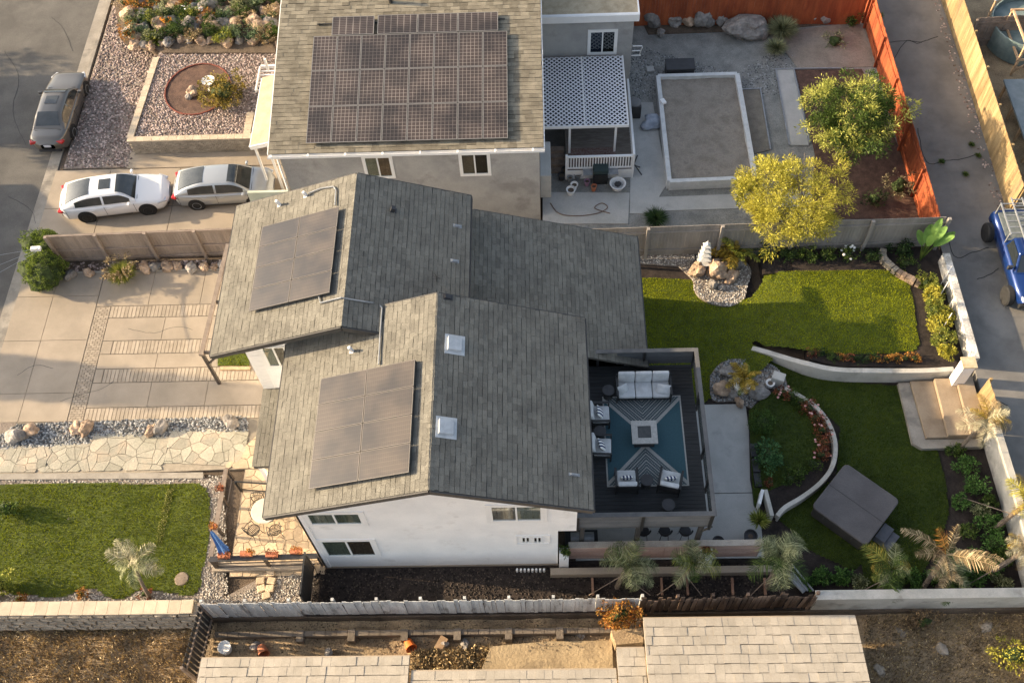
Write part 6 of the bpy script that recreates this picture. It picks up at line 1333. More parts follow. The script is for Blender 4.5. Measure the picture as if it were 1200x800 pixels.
# steps by the railing corner
ps = thing('stepping_stones', 'curving run of tan edging stones below the black patio rail', 'stones', (-10.7, 11.8, 0))
for q in ((314, 662), (317, 671), (318, 680), (316, 689), (312, 697), (305, 680), (306, 689)): p = P(*q, .05); MB().obox((p.x, p.y, .02), (.3, .26, .12), (0, 0, random.uniform(-.2, .4))).build('stone', flag_tan, ps, bev=.02)
MB().box(*P(248, 668, .2)[:1], P(248, 668, .2).y, -.03, P(368, 660, .2).x, P(248, 668, .2).y + .35, .12).build('kerb', concrete, None, kind='structure', bev=.01)
MB().lathe((*P(213, 678, 0)[:2], 0), [(.28, .0), (.24, .04), (.1, .045)], 14).build('tree_ring', oldwood, None, kind='structure')
# lot below: low block kerb, pots, roofs
cb_ = thing('low_block_wall', 'low buried block wall running through the dark dirt below the white fence', 'wall', (-4, 9.9, LOW)); y_ = P(450, 741, LOW + .3).y
MB().box(P(255, 740, LOW).x, y_ - .1, LOW - .2, P(740, 740, LOW).x, y_ + .1, LOW + .3).build('wall', mat('dirty_block', (.13, .105, .08), (.2, .165, .13), scale=1.5, fine=.2, bump=.6, bscale=10), cb_)
x = P(255, 740, LOW).x + .1; me = unitbox(mat('dirty_block', (.1, .1, .1)))
while x < P(735, 740, LOW).x: inst('block', me, cb_, (x + .2 + 4, y_ - 9.9, .302), (0, 0, 0), (.38, .19, .02)); x += .4
for px in (352, 412, 474, 536, 596, 656): q = P(px, 742, LOW + .3); MB().box(q.x - .13, y_ - .3, LOW - .2, q.x + .13, y_ + .12, LOW + .36).build('pier', oldwood if False else mat('dirty_block', (.1, .1, .1)), cb_)
for i, (a, b_, lab) in enumerate(((480, 755, 'orange plastic bucket tipped on the dirt above the beige tile roof'), (308, 762, 'faded red clay pot lying at the left of the dirt strip'))):
    p = P(a, b_, LOW + .2); t = thing('bucket', lab, 'bucket', (p.x, p.y, LOW + .22)); o = MB().lathe((0, 0, -.2), [(.14, 0), (.2, .38), (.215, .4), (.18, .4), (.12, .05)], 18).build('pot', orange_p if i == 0 else terracotta, t, local=True); o.rotation_euler = (1.2, .3, .4)
p = P(263, 758, LOW + .3); t = thing('white_bucket', 'white round tub near the black slatted side fence', 'bucket', (p.x, p.y, LOW)); MB().lathe((0, 0, 0), [(.2, 0), (.24, .36), (.22, .36), (.18, .3), (.02, .3)], 18).build('tub', stucco_w, t, local=True)
for i, (a, b_) in enumerate(((520, 753), (545, 755), (385, 765), (300, 757), (680, 742))): rock(ORD[i] + ' broken lump of stone from the left in the dirt strip below the white fence' if False else ('lump of pale rubble ' + ['right of the orange bucket', 'farther right of the orange bucket', 'by the tile roof edge left of centre', 'beside the red clay pot', 'near the orange-leaved bush'][i]), P(a, b_, LOW), (.2, .15, .12), rock_grey, seed=60 + i)
slabs = P(517, 753, LOW + .15); tag(MB().obox(slabs, (.3, .5, .06), (.3, .2, -.5)).build('board', wood), 'short board propped in the straw right of the orange bucket', 'board')
# tile roofs at the bottom
def tile_roof(label, xa, xb, ye, ze, depth, sl, wallh, eL=None, xcut=None, tilex=.29, expo=.33, n_=300):
    t = thing('tile_roof_house', label, 'house', ((xa+xb)/2, ye - depth/2, LOW)); o = MB().add([(xa, ye, ze), (xb, ye, ze), (xb, ye - depth, ze + sl*depth), (xa, ye - depth, ze + sl*depth), (xa, ye, ze-.15), (xb, ye, ze-.15), (xb, ye - depth, ze + sl*depth-.15), (xa, ye - depth, ze + sl*depth-.15)], [(3,2,1,0),(4,5,6,7),(0,1,5,4),(1,2,6,5),(2,3,7,6),(3,0,4,7)]).build('roof', mat('tile_underlay', (.31, .27, .22)), t)
    c_ = 1 / math.sqrt(1 + sl*sl)
    shingle_field(o, (xb, ye + .02, ze + .015), (-1, 0, 0), (0, -1, sl), int(depth / c_ / expo), lambda v: (0, xb - xa), sl, expo, tilex, .03, tile_m, tile_p, n_, name='tile', offset=1, jit=.03)
    MB().box(xa + .3, ye - depth, LOW - .3, xb - .3, ye - .4, ze - .1).build('wall', stucco_g, t); MB().bar((xa, ye + .05, ze - .05), (xb, ye + .05, ze - .05), .05, .12).build('fascia', mat('tan_fascia', (.4, .33, .25)), t); return t
ze = 1.4
e0 = P(754, 728, ze); e1 = P(1000, 720, ze)
tile_roof('house with a pale beige tile roof at the bottom right of centre', e0.x, P(1002, 722, ze).x, (e0.y + e1.y)/2, ze, 4.2, .14, 2)
f0 = P(482, 791, 1.25); tile_roof('lower wing with a pale beige tile roof at the bottom edge, left', P(236, 775, 1.25).x, P(480, 767, 1.25).x, P(360, 771, 1.25).y, 1.25, 4, .12, 2)
tile_roof('recessed strip of pale beige tile roof at the bottom edge, under the straw', P(481, 790, 1.25).x + .02, P(722, 784, 1.25).x, P(600, 786, 1.25).y, 1.25, 4, .12, 2, n_=150)
tile_roof('narrow link of pale beige tile roof beside the orange bush', P(723, 770, 1.25).x, e0.x - .02, P(735, 760, 1.25).y, 1.25, 4, .12, 2, n_=60)
sl_ = pp(.3, (716, 738), (754, 735), (754, 752), (722, 755)); tag(MB().prism(sl_, LOW - .3, .3).build('retaining_block', dry_soil), 'square dirt-topped block between the orange bush and the tile roof', 'block')
# dead straw / leaf litter
def litter(name, label, poly, z, m, n, size):
    x, y = scatter_pts(poly, n); pts = np.stack([x, y, lowz(x, y) + rng.uniform(.02, .16, len(x))], 1); V, F = leafcloud(pts, size, up=.2, aspect=.3); return tag(npmesh(name, V, F, m, None, kind='stuff'), label, 'dry litter')
straw = leafmat('straw', (.20, .15, .08), (.56, .42, .22), (.35, .25, .13), .1)
straw_b = leafmat('straw_blade_dry', (.14, .10, .055), (.50, .37, .17), (.30, .215, .11), .15)
litter('leaf_litter', 'sunlit dead leaves and straw in the notch of the beige tile roofs', pp(LOW, (482, 764), (560, 757), (578, 757), (565, 790), (482, 792)), LOW, straw, 2600, .17)
slab('sandy_patch', pp(LOW + .12, (575, 757), (640, 751), (717, 750), (719, 792), (560, 794)), LOW - .2, LOW + .13, mat('tan_sand', (.33, .25, .15), (.44, .34, .21), scale=1.2, fine=.2, bump=.7, bscale=8, dirt=((.22, .17, .11), 1.5, .55, .6)))
litter('dry_grass', 'dry straw-coloured weeds on the slope below the block wall', pp(LOW, (-150, 740), (225, 735), (225, 810), (-180, 810)), LOW, straw, 2500, .12)
tag(blades('dry_grass', pp(LOW, (-150, 740), (225, 735), (225, 820), (-180, 820)), 1300, LOW, straw_b, (.06, .24), .014, zf=lowz), 'tangled dry grass on the slope below the tan block wall', 'dry grass')
litter('dry_grass', 'dead twigs and dry weeds on the dirt at the lower right', pp(LOW, (1010, 718), (1260, 715), (1260, 810), (1020, 810)), LOW, straw, 2600, .11)
tag(blades('dry_grass', pp(LOW, (1010, 722), (1260, 719), (1260, 820), (1020, 820)), 800, LOW, straw_b, (.07, .24), .013, zf=lowz), 'dry grass and weeds on the dirt in the bottom right corner', 'dry grass')
litter('leaf_litter', 'scattered dead leaves on the dark dirt strip below the white fence', pp(LOW, (245, 728), (740, 720), (740, 760), (245, 768)), LOW, leafmat('brown_litter', (.08, .06, .04), (.2, .15, .1)), 2500, .12)
# ================================================================ PLANTS
def at_(px, py, z=0): p = P(px, py, z); return (p.x, p.y, z)
# front lawn
palm('pale bleached young palm standing on the right half of the front lawn', at_(176, 699, 0), 2.4, 15, [(leaf_pale, 1), (leaf_pale, 1), (leaf_grey, 1)], L=1.0, droop=.6, tr=.07, lean=(.15, .45), elev=(-.7, 1.2), ll=.4, wid=.022, seed=3)
bush('shrub', 'reddish low plant at the foot of the bleached front palm', 'shrub', at_(171, 697), (.25, .22, .25), leaf_red, 200, .09, 8)
bush('shrub', 'leafy sapling in the upper left of the front lawn', 'shrub', at_(12, 600), (.45, .4, .55), leaf_md, 420, .12, 14)
bush('shrub', 'bright sapling at the left edge of the front lawn, lower than the first', 'shrub', at_(2, 688), (.6, .55, .7), leaf_lime, 600, .14, 16)
for i, (a, b_, lm) in enumerate(((24, 703, leaf_orange), (96, 697, leaf_orange), (-20, 700, leaf_red))): bush('shrub', ('orange tuft in the gravel below the front lawn, at its left', 'orange tuft in the gravel below the middle of the front lawn', 'tuft in the gravel beyond the left frame edge')[i], 'shrub', at_(a, b_), (.28, .22, .22), lm, 260, .08, 10)
leaf_hedge = leafmat('hedge_leaf', (.07,.115,.018), (.22,.28,.045), (.14,.19,.03))
# hedge by street and grasses
bush('hedge_bush', 'round clipped green hedge bush at the street end of the tan fence, lower half', 'bush', at_(58, 328), (.95, .9, .95), leaf_hedge, 16000, .07, 500, spread=.10, core=.92)
bush('hedge_bush', 'clipped green bush behind the street end of the tan fence, upper half', 'bush', at_(60, 300), (.95, .75, .95), leaf_hedge, 12000, .07, 400, spread=.10, core=.92)
tussock('ornamental_grass', 'green fountain grass with pinkish plumes in front of the tan fence', at_(146, 326, 0), .78, .95, leaf_lime, 1700, .012, (leaf_dry, 44))
for i, (a, b_, r) in enumerate(((84, 324, .26), (105, 321, .26), (171, 316, .3), (184, 315, .28), (197, 315, .3), (209, 314, .25), (225, 316, .3), (240, 314, .26), (252, 314, .2), (262, 312, .25))): rock(ORD[i] + ' rock from the street in the strip below the tan driveway fence', at_(a, b_, 0), (r, r * .8, r * .8), rock_tan if i % 3 else rock_grey, seed=i * 1.7 + 90, group='rocks below the tan fence')
tag(stones('gravel', [(-21.4, 26.5), (-11, 26.5), (-11, 26.98), (-21.4, 26.98)], 200, .03, pebble, (.03, .09)), 'small rubble between the rocks below the tan driveway fence', 'gravel')
for i, (a, b_, r, m_) in enumerate(((22, 512, .42, rock_grey), (38, 506, .34, rock_tan), (90, 504, .34, rock_tan), (102, 504, .36, rock_tan), (178, 506, .28, rock_tan), (189, 503, .36, rock_grey), (272, 497, .36, rock_grey))): rock(ORD[i] + ' boulder from the street in the pebble strip under the driveway', at_(a, b_, -.02), (r, r * .75, r * .7), m_, seed=i * 2.9 + 5, group='boulders in the pebble strip')
# succulent garden top left
GZF = .9
cnt = 0
for i in range(64):
    row, k = divmod(i, 16); a = 150 + k * 11.3 + random.uniform(-4, 4) + (6 if row % 2 else 0); b_ = (-2, 14, 32, 50)[row] + random.uniform(-4, 4) + (6 if a < 180 else 0)
    r = random.uniform(.26, .58) if row != 3 else random.uniform(.2, .4)
    rock(ORD[k] + (' tan' if (i * 7) % 5 < 3 else ' grey') + ' rock from the left, in the ' + ('top', 'second', 'third', 'lowest')[row] + ' tier of rocks in the succulent garden', at_(a, b_, GZF - .05), (r, r * .8, r * .7), rock_tan if (i * 7) % 5 < 3 else rock_grey, seed=i * 1.3, group='rocks in the succulent garden')
slab('garden_soil', pp(.93, (130, -20), (340, -20), (322, 62), (190, 62), (172, 50), (140, 40)), .3, .93, soil)
for (a, b_, s, lm, lab) in ((182, 48, .75, leaf_lime, 'spiky yellow-green agave clump at the left of the succulent garden'), (266, 44, .75, leaf_lime, 'spiky pale agave at the lower middle of the succulent garden'), (310, 28, .55, succ, 'large grey-green rosette succulent at the right of the garden'), (296, 47, .45, succ, 'grey-green rosette succulent just above the raised gravel'), (172, 30, .5, succ, 'bluish rosette between rocks at the left of the garden'), (237, 8, .5, succ, 'pale green rosette at the top of the succulent garden')): rosette('agave', lab, at_(a, b_, GZF + .05), s, lm, 34 if s > .6 else 40, w=.14 if s > .6 else .3, group='agaves and rosettes')
for (a, b_, r, lm, lab, fl_) in ((215, 40, (.8, .6, .5), leaf_dk, 'dark green mound right of the spiky agave clump', None), (200, 20, (.7, .6, .5), leaf_grey, 'grey-green mound under the orange flower', None), (228, 22, (.7, .6, .5), leaf_md, 'mid-green mound in the middle of the succulent garden', (petal_w, 12, .05)), (250, 30, (.6, .5, .4), leaf_md, 'mound of foliage left of the pale agave', None), (285, 12, (.6, .5, .4), leaf_grey, 'grey-green mound at the top right of the succulent garden', None), (205, 3, (.9, .6, .4), leaf_grey, 'pale mound at the top edge of the succulent garden', None), (160, 12, (.7, .6, .4), leaf_orange, 'rusty scrub at the upper left of the succulent garden', None), (322, 42, (.4, .4, .4), leaf_md, 'green shrub against the solar house porch', None)): bush('garden_mound', lab, 'shrub', at_(a, b_, GZF + .05), r, lm, 900, .1, 30, flowers=fl_)
bush('flower_clump', 'bright orange flower clump in the succulent garden', 'flowers', at_(196, 26, GZF + .4), (.3, .25, .2), leafmat('orange_petal', (.7, .25, .02), (.9, .4, .05)), 160, .1, 6, stems=False)
for i in range(30): 
    row, k = divmod(i, 10); a, b_ = 148 + k * 18.5 + random.uniform(-6, 6), (4, 24, 42)[row] + random.uniform(-5, 5)
    bush('succulent', ORD[k] + ' low tuft from the left in the ' + ('upper', 'middle', 'lower')[row] + ' run of tufts between the garden rocks', 'succulent', at_(a, b_, GZF + .12), (.52, .45, .36), random.choice([succ, leaf_grey, leaf_md, leaf_orange, leaf_dry, leaf_lime, leaf_md]), 650, .09, 18, group='small tufts between the garden rocks', stems=False)
p = P(244, 95, 1.45); t = thing('birdbath', 'white scalloped birdbath in the red oval bed', 'birdbath', (p.x, p.y, .88)); MB().lathe((0, 0, 0), [(.2, 0), (.08, .08), (.07, .45), (.12, .5)], 14).build('stem', stucco_w, t, local=True); MB().lathe((0, 0, .5), [(.1, 0), (.3, .08), (.34, .12), (.28, .1), (.05, .05)], 14).build('bowl', stucco_w, t, local=True)
rock('pale tan boulder beside the birdbath in the oval bed', at_(228, 110, .88), (.4, .24, .28), rock_tan, 77); rock('smaller grey boulder at the lower edge of the oval bed', at_(222, 114, .88), (.2, .16, .14), rock_grey, 78)
bush('shrub', 'yellow-green shrub at the right end of the red oval bed', 'shrub', at_(264, 116, .88), (1.1, 1.0, .75), leafmat('olive_leaf', (.10, .09, .02), (.34, .25, .05), (.2, .17, .035)), 4200, .10, 110, spread=.17)
# retaining block wall of that garden
rw = thing('block_wall', 'tan split-block retaining wall with a pale cap round the raised gravel garden', 'wall', (-17, 33, 0)); c0, c2 = P(150, 163, .95), P(180, 72, .95)
yA_ = c0.y; xL = c0.x; xR = -11.4
me = unitbox(block_grey); mc = unitbox(block_cap)
for r in range(9):
    x = xL + (r % 2) * .1
    while x < xR: inst('block', me, rw, (x + 17 + .1, yA_ - 33 - .03 + random.uniform(-.008, .008), r * .095), (0, 0, 0), (.19, .24, .09)); x += .2
x = xL - .05
while x < xR: inst('cap', mc, rw, (x + 17 + .2, yA_ - 33, .867), (0, 0, 0), (.39, .30, .08)); x += .4
y = yA_ + .3
while y < c2.y + .2: inst('cap', mc, rw, (xL + .05 + 17 + (y - yA_) * (c2.x - xL) / (c2.y - yA_), y - 33, .867), (0, 0, math.atan2(-(c2.x - xL), c2.y - yA_)), (.32, .38, .07)); y += .39
m_ = MB(); wall_path(m_, [(xL + .05, yA_), (c2.x + .05, c2.y)], .24, -.05, .865); m_.build('side', block_grey, rw); MB().box(xL + .1, yA_ + .04, -.05, xR, yA_ + .14, .862).build('core', mortar, rw)
y = yA_ + .2
while y < yA_ + 1.6: inst('cap', mc, rw, (P(292, 140, .95).x + 17 , y - 33, .87), (0, 0, 0), (.34, .38, .07)); y += .39
# trees upper right
tree('shrub_tree', 'bushy green tree with pale yellow tips beside the rust-red alley fence', (*at_(1003, 143, 2.6)[:2], GZ), 2.3, (2.1, 2.1, 1.4), leaf_md, 17000, .16, 230, m2=leaf_tip, spread=.17, aspect=.26, lean=(-.1, .3))
tree('feathery_tree', 'airy yellow feathery tree leaning over the grey-tan fence', (*at_(930, 240, 2.8)[:2], GZ), 2.6, (2.35, 2.2, 1.6), leaf_yel, 30000, .16, 260, spread=.14, aspect=.17, lean=(-.1, .25), trunks=4)
bush('shrub', 'olive-green side growth on the left of the feathery yellow tree', 'shrub', at_(874, 236, GZ + 1.0), (.55, .75, .8), leaf_lime, 1500, .12, 50, spread=.2, core=0)
tussock('ornamental_grass', 'tall grey-green tussock right of the huge boulder', at_(915, 42, GZ), 1.0, 1.2, leaf_grey, 1400, .013); tussock('ornamental_grass', 'second grey-green tussock, just in front of the tall one', at_(908, 62, GZ), .75, .9, leaf_grey, 900, .013)
tussock('ornamental_grass', 'low dark tussock against the grey-tan fence below the concrete strips', at_(768, 258, GZ), .75, .5, leaf_dk, 700, .012)
bush('shrub', 'thin shrub growing by the red fence at the top, left of centre', 'shrub', at_(795, 5, GZ), (.6, .4, 1.2), leaf_md, 700, .13, 22); bush('shrub', 'thin shrub at the corner of the grey house extension', 'shrub', at_(760, 10, GZ), (.4, .35, .9), leaf_md, 350, .12, 14)
bush('shrub', 'straggly dry shrub between the boulders and the red alley fence', 'shrub', at_(978, 52, GZ), (.7, .55, .4), leaf_grey, 380, .1, 20); bush('shrub', 'small green shrub in the corner of the two red fences', 'shrub', at_(998, 30, GZ), (.4, .35, .4), leaf_md, 350, .1, 14)
bush('shrub', 'dead twiggy shrub on the red mulch near the grey-tan fence', 'shrub', at_(1050, 225, GZ), (.75, .7, .7), leafmat('grey_twig', (.12, .11, .06), (.24, .2, .12)), 700, .1, 40, spread=.15); bush('shrub', 'dark shrub beside the dead twiggy one', 'shrub', at_(1022, 238, GZ), (.55, .45, .5), leaf_dk, 450, .1, 20)
for i, (a, b_) in enumerate(((1043, 60), (1052, 85), (1036, 22))): tussock('weed_tuft', ('weed tuft at the foot of the red fence, middle of three', 'weed tuft at the foot of the red fence, lowest of three', 'tall weed tuft on the alley side of the red fence, topmost')[i], at_(a - 6, b_, AL), .3, .45, leaf_grey, 260, .012)
for i, (a, b_) in enumerate(((1103, 190), (1146, 183), (1131, 205), (1138, 170))): tussock('weed_tuft', ('small weed in the alley crack, left end', 'green weed at the right end of the alley crack', 'straggling weed on the alley edge below the crack', 'straggling weed on the alley edge above the crack')[i], at_(a, b_, AL), .22, .16, leaf_md, 160, .012)
t = thing('post_lamp', 'small blue and white ornament on a stake on the red mulch', 'garden ornament', at_(979, 183, GZ)); p = wloc(t); MB().tube([p, p + Vector((0, 0, .8))], .02, 5).build('stake', white, t); MB().lathe(p + Vector((0, 0, .8)), [(.05, 0), (.12, .1), (.1, .3), (.02, .38)], 10).build('head', mat('slate_blue', (.08, .13, .2)), t)
# bed plants along the grey-tan fence
for i, (a, b_, lm, fl_) in enumerate(((895, 300, leaf_dk, None), (918, 300, leaf_dk, None), (930, 300, leaf_md, None), (948, 302, leaf_md, None), (966, 301, leaf_md, None), (992, 301, leaf_md, (petal_w, 16, .06)), (1018, 303, leaf_dk, None))): bush('bed_shrub', ORD[i] + ' low shrub from the left in the bed under the grey-tan fence' + (', white-flowered' if fl_ else ''), 'shrub', at_(a, b_, UP - .05), (.42, .36, .34), lm, 480, .085, 22, group='shrubs under the grey-tan fence', flowers=fl_)
bush('bed_shrub', 'dark leafy plant inside the curved block border', 'shrub', at_(1055, 297, UP), (.5, .4, .5), leaf_dk, 500, .12, 20); bush('bed_shrub', 'green groundcover spilling inside the curved block border', 'shrub', at_(1062, 310, UP), (.5, .3, .2), leaf_md, 400, .08, 18)
bp = thing('bird_of_paradise', 'bird of paradise with big upright paddle leaves in the fence corner', 'plant', at_(1078, 305, UP)); w0 = wloc(bp)
for i, (ax, ay, L_) in enumerate(((-.15, .3, 1.9), (.5, .25, 2.0), (.75, -.05, 1.8), (.1, .6, 1.7), (-.35, .45, 1.5), (.35, .55, 2.1), (.9, .25, 1.6), (0, 0, 1.8))):
    tip = w0 + Vector((ax, ay, L_)); mid = w0 + Vector((ax * .35, ay * .35, L_ * .55)); MB().tube([w0, mid], .03, 5).build('stalk', leaf_md, bp); d = (tip - mid); s = d.cross(Vector((ax + .1, ay + .1, .4))).normalized(); b = MB(); V = []; n_ = 7
    for k in range(n_ + 1): f = k / n_; w = .17 * math.sin(math.pi * min(1, f * .93 + .04)) ** .6; c = mid + d * f + Vector((ax, ay, -.5)) * .18 * f * f; V += [c + s * w + Vector((0, 0, .05)), c, c - s * w + Vector((0, 0, .05))]
    F = [];
    for k in range(n_): a = k * 3; F += [(a, a+1, a+4, a+3), (a+1, a+2, a+5, a+4)]
    b.add(V, F); b.build('leaf', leafmat('paddle_leaf', (.10, .20, .04), (.20, .34, .08), None, .3), bp)
for i, (a, b_, r) in enumerate(((1084, 335, .42), (1089, 352, .42), (1093, 368, .5), (1097, 385, .45), (1101, 402, .48), (1106, 416, .36), (1094, 345, .4), (1104, 374, .4))): bush('hedge_shrub', ORD[i] + ' yellow-green shrub, ' + ('counting down the hedge' if i < 6 else 'on the alley side of the hedge') + ' by the whitewashed wall', 'shrub', at_(a, b_, UP), (r, r * .95, r * 1.0), leaf_yel if i % 2 else leaf_lime, 1500, .09, 50, group='yellow-green hedge shrubs', spread=.18)
for i, (a, b_) in enumerate(((1108, 325), (1104, 343), (1112, 360), (1108, 380))):
    p = P(a, b_, 1.1); t = thing('tube_light_stake', ORD[i] + ' white stake from the top leaning out of the yellow-green hedge', 'stake', (p.x, p.y, UP), 0, 'white stakes in the hedge'); MB().tube([p - Vector((.1, .1, .5)), p + Vector((.15, .22, .5))], .016, 6).build('stake', white, t)
for i, x in enumerate(range(950, 1078, 11)): bush('border_plant', ORD[i] + ' small border plant from the left behind the cream retaining wall', 'flowers', at_(x, 421 if x > 965 else 415, UP - .04), (.28, .2, .2), [leaf_red, leaf_dk, leaf_md, leaf_orange][i % 4] if x < 1030 else leaf_orange, 200, .075, 10, group='border plants behind the cream wall', stems=False)
# roses in crescent planter
for i, (a, b_, lm) in enumerate(((922, 462, leaf_red), (932, 466, leaf_md), (942, 472, leaf_md), (952, 480, leaf_red), (960, 492, leaf_red), (967, 505, leaf_red), (970, 520, leaf_red), (966, 534, leaf_red), (956, 545, leaf_md), (940, 557, leaf_md), (930, 562, leaf_md))): bush('rose_bush', ORD[i] + ' rose bush along the inside of the crescent planter, counted from its upper tip', 'shrub', at_(a - 5, b_ + 1, .12), (.34, .3, .32), lm, 420, .08, 16, group='rose bushes in the crescent planter', flowers=(mat('pink_petal', (.5, .22, .2), (.65, .4, .36), scale=5), 7, .05) if lm is leaf_red else None)
bush('shrub', 'round clipped green ball at the patio edge by the pebble island', 'shrub', at_(892, 497, .1), (.5, .62, .35), leafmat('clipped_leaf', (.05, .10, .02), (.10, .17, .035)), 3000, .055, 160, spread=.13, stems=False)
bush('shrub', 'open leafy shrub on the patio edge, above the red flowers', 'shrub', at_(897, 540, .1), (.45, .75, .6), leafmat('bluegreen_leaf', (.03, .09, .03), (.10, .2, .07)), 900, .12, 30); bush('shrub', 'small red-flowered plant at the foot of the white planter stub', 'flowers', at_(901, 567, .1), (.2, .2, .25), leaf_red, 200, .08, 10)
# bottom bed, right
LB = 'leafy shrubs in the bottom and right beds'
for i, (a, b_, r, lab) in enumerate(((1130, 548, .42, 'green shrub directly below the garden steps'), (1142, 572, .48, 'green shrub second below the garden steps'), (1157, 615, .42, 'green shrub in the right bed, level with the hot tub steps'), (1163, 640, .45, 'green shrub in the right bed above the last corner'), (1158, 668, .42, 'green shrub nearest the bottom right bed corner'), (962, 676, .34, 'pale green shrub at the left end of the lower wall bed'), (985, 678, .34, 'second shrub from the left in the lower wall bed'), (1070, 680, .3, 'dim shrub in the lower wall bed between two palms'), (1120, 680, .42, 'shrub in the lower wall bed under the dry brown palm'), (1138, 676, .38, 'shrub right of the dry brown palm'))): bush('bed_shrub', lab, 'shrub', at_(a, b_, 0), (r, r * .9, r * .85), leafmat('fresh_leaf', (.04, .10, .02), (.12, .23, .05), (.08, .16, .035)), 1000, .1, 36, group=LB)
for i, (a, b_, s) in enumerate(((663, 607, .3), (0, 0, 0))): pass
for i, (a, b_, r) in enumerate(((1118, 530, .3), (1124, 590, .34), (1146, 600, .34), (1132, 625, .34), (1143, 655, .36), (1120, 655, .3), (1172, 655, .34), (945, 684, .26), (1006, 682, .3), (1050, 682, .3), (1092, 676, .3), (1172, 684, .36), (1156, 590, .3))): bush('bed_shrub', ORD[i] + ' of the low filler shrubs in the dark beds, ' + ('counting down the right-hand bed' if i < 7 else 'counting along the lower wall bed'), 'shrub', at_(a, b_, 0), (r, r * .9, r * .75), [leaf_md, leafmat('fresh_leaf', (.04, .10, .02), (.12, .23, .05)), leaf_grey][i % 3], 800, .09, 30, group=LB)
# palms along the bottom, braced
def br(px, py, dx): a = P(px, py, .05); return (a.x, a.y, .05)
G = [(leaf_grey, 1), (leaf_grey, 1), (leaf_md, 1)]
palm('leftmost leaning grey-green palm in front of the slatted screen', at_(723, 688), 1.85, 20, G + [(leaf_lime, 1)], L=1.08, droop=.5, lean=(.35, .25), elev=(-.35, 1.25), ll=.5, wid=.02, seed=11, stakes=[at_(690, 697, .3), at_(762, 697, .3)])
palm('second leaning grey-green palm in front of the slatted screen', at_(795, 688), 1.7, 19, G + [(leaf_lime, 1)], L=1.0, droop=.5, lean=(.4, .3), elev=(-.3, 1.25), ll=.5, wid=.02, seed=12, stakes=[at_(770, 697, .3), at_(822, 697, .3)])
palm('third and tallest leaning palm at the right end of the slatted screen', at_(898, 690), 2.1, 23, G, L=1.2, droop=.6, lean=(.15, .45), elev=(-.4, 1.25), ll=.5, wid=.02, seed=13, stakes=[at_(880, 697, .3), at_(915, 697, .3)])
tussock('potted_grass', 'tuft of green palm leaves in the black pot at the patio corner', at_(888, 612, .4), .5, .75, leaf_lime, 260, .02)
palm('green palm with one golden side, just below the hot tub', at_(1030, 690), 1.4, 18, [(leaf_grey, 1), (leaf_md, 1), (leaf_lime, 1), (leaf_gold, 1)], L=1.15, droop=.55, lean=(.1, .25), elev=(-.4, 1.15), ll=.48, wid=.02, seed=14, stakes=[at_(1010, 692, .2), at_(1050, 692, .2)])
palm('dry brown palm with two tall fronds in the lower right bed', at_(1080, 690), 2.0, 8, [(leaf_dry, 1), (leaf_orange, 1), (leaf_dry, 1)], L=1.6, droop=.3, lean=(.35, .6), elev=(.0, .8), ll=.3, wid=.024, seed=15, stakes=[at_(1110, 692, .2)])
palm('low green palm beside the dry brown one', at_(1098, 688), .9, 12, [(leaf_grey, 1), (leaf_md, 1), (leaf_dry, 1)], L=1.1, droop=.6, lean=(.2, .2), elev=(-.4, 1.0), ll=.45, wid=.03, seed=16)
palm('golden palm leaning over the yellow gate', at_(1124, 526, .1), 2.0, 20, [(leaf_gold, 1), (leaf_dry, 1), (leaf_pale, 1)], L=1.05, droop=.55, lean=(.4, .25), elev=(-.5, 1.1), ll=.42, wid=.02, seed=17, tr=.08)
palm('golden-green palm leaning over the alley wall at the right edge, upper', at_(1165, 620, .1), 2.2, 17, [(leaf_gold, 1), (leaf_yel, 1), (leaf_grey, 1)], L=1.15, droop=.6, lean=(.5, .2), elev=(-.5, 1.1), ll=.42, wid=.02, seed=18, stakes=[at_(1120, 580, .1)])
palm('pale dry palm at the right edge just above the bottom wall', at_(1160, 672, .1), 1.9, 15, [(leaf_dry, 1), (leaf_pale, 1), (leaf_gold, 1)], L=1.1, droop=.6, lean=(.6, .2), elev=(-.5, 1.1), ll=.42, wid=.02, seed=19, stakes=[at_(1125, 690, .1)])
bush('shrub', 'orange-brown autumn bush hanging over the joint of the white and brown fences', 'bush', at_(724, 726, LOW + .6), (.85, .5, .9), leaf_orange, 2000, .10, 60, spread=.2)
bush('shrub', 'dead brown shrub against the foot of the plastered wall', 'shrub', at_(1077, 733, LOW), (.5, .3, .8), leafmat('dead_leaf', (.10, .07, .04), (.22, .15, .08)), 900, .09, 30)
bush('shrub', 'yellow-lit weed shrub at the bottom right corner', 'shrub', at_(1185, 770, LOW), (1.0, .6, .6), leaf_yel, 900, .11, 40)
for i, (a, b_) in enumerate(((1052, 740), (1155, 735), (1030, 785), (1103, 760))): rock('pale lump of rubble ' + ('below the dead brown shrub', 'at the right of the lower dirt slope', 'beside the corner of the tile roof', 'in the middle of the dry weeds')[i], at_(a, b_, LOW), (.25, .18, .14), concrete, seed=80 + i)
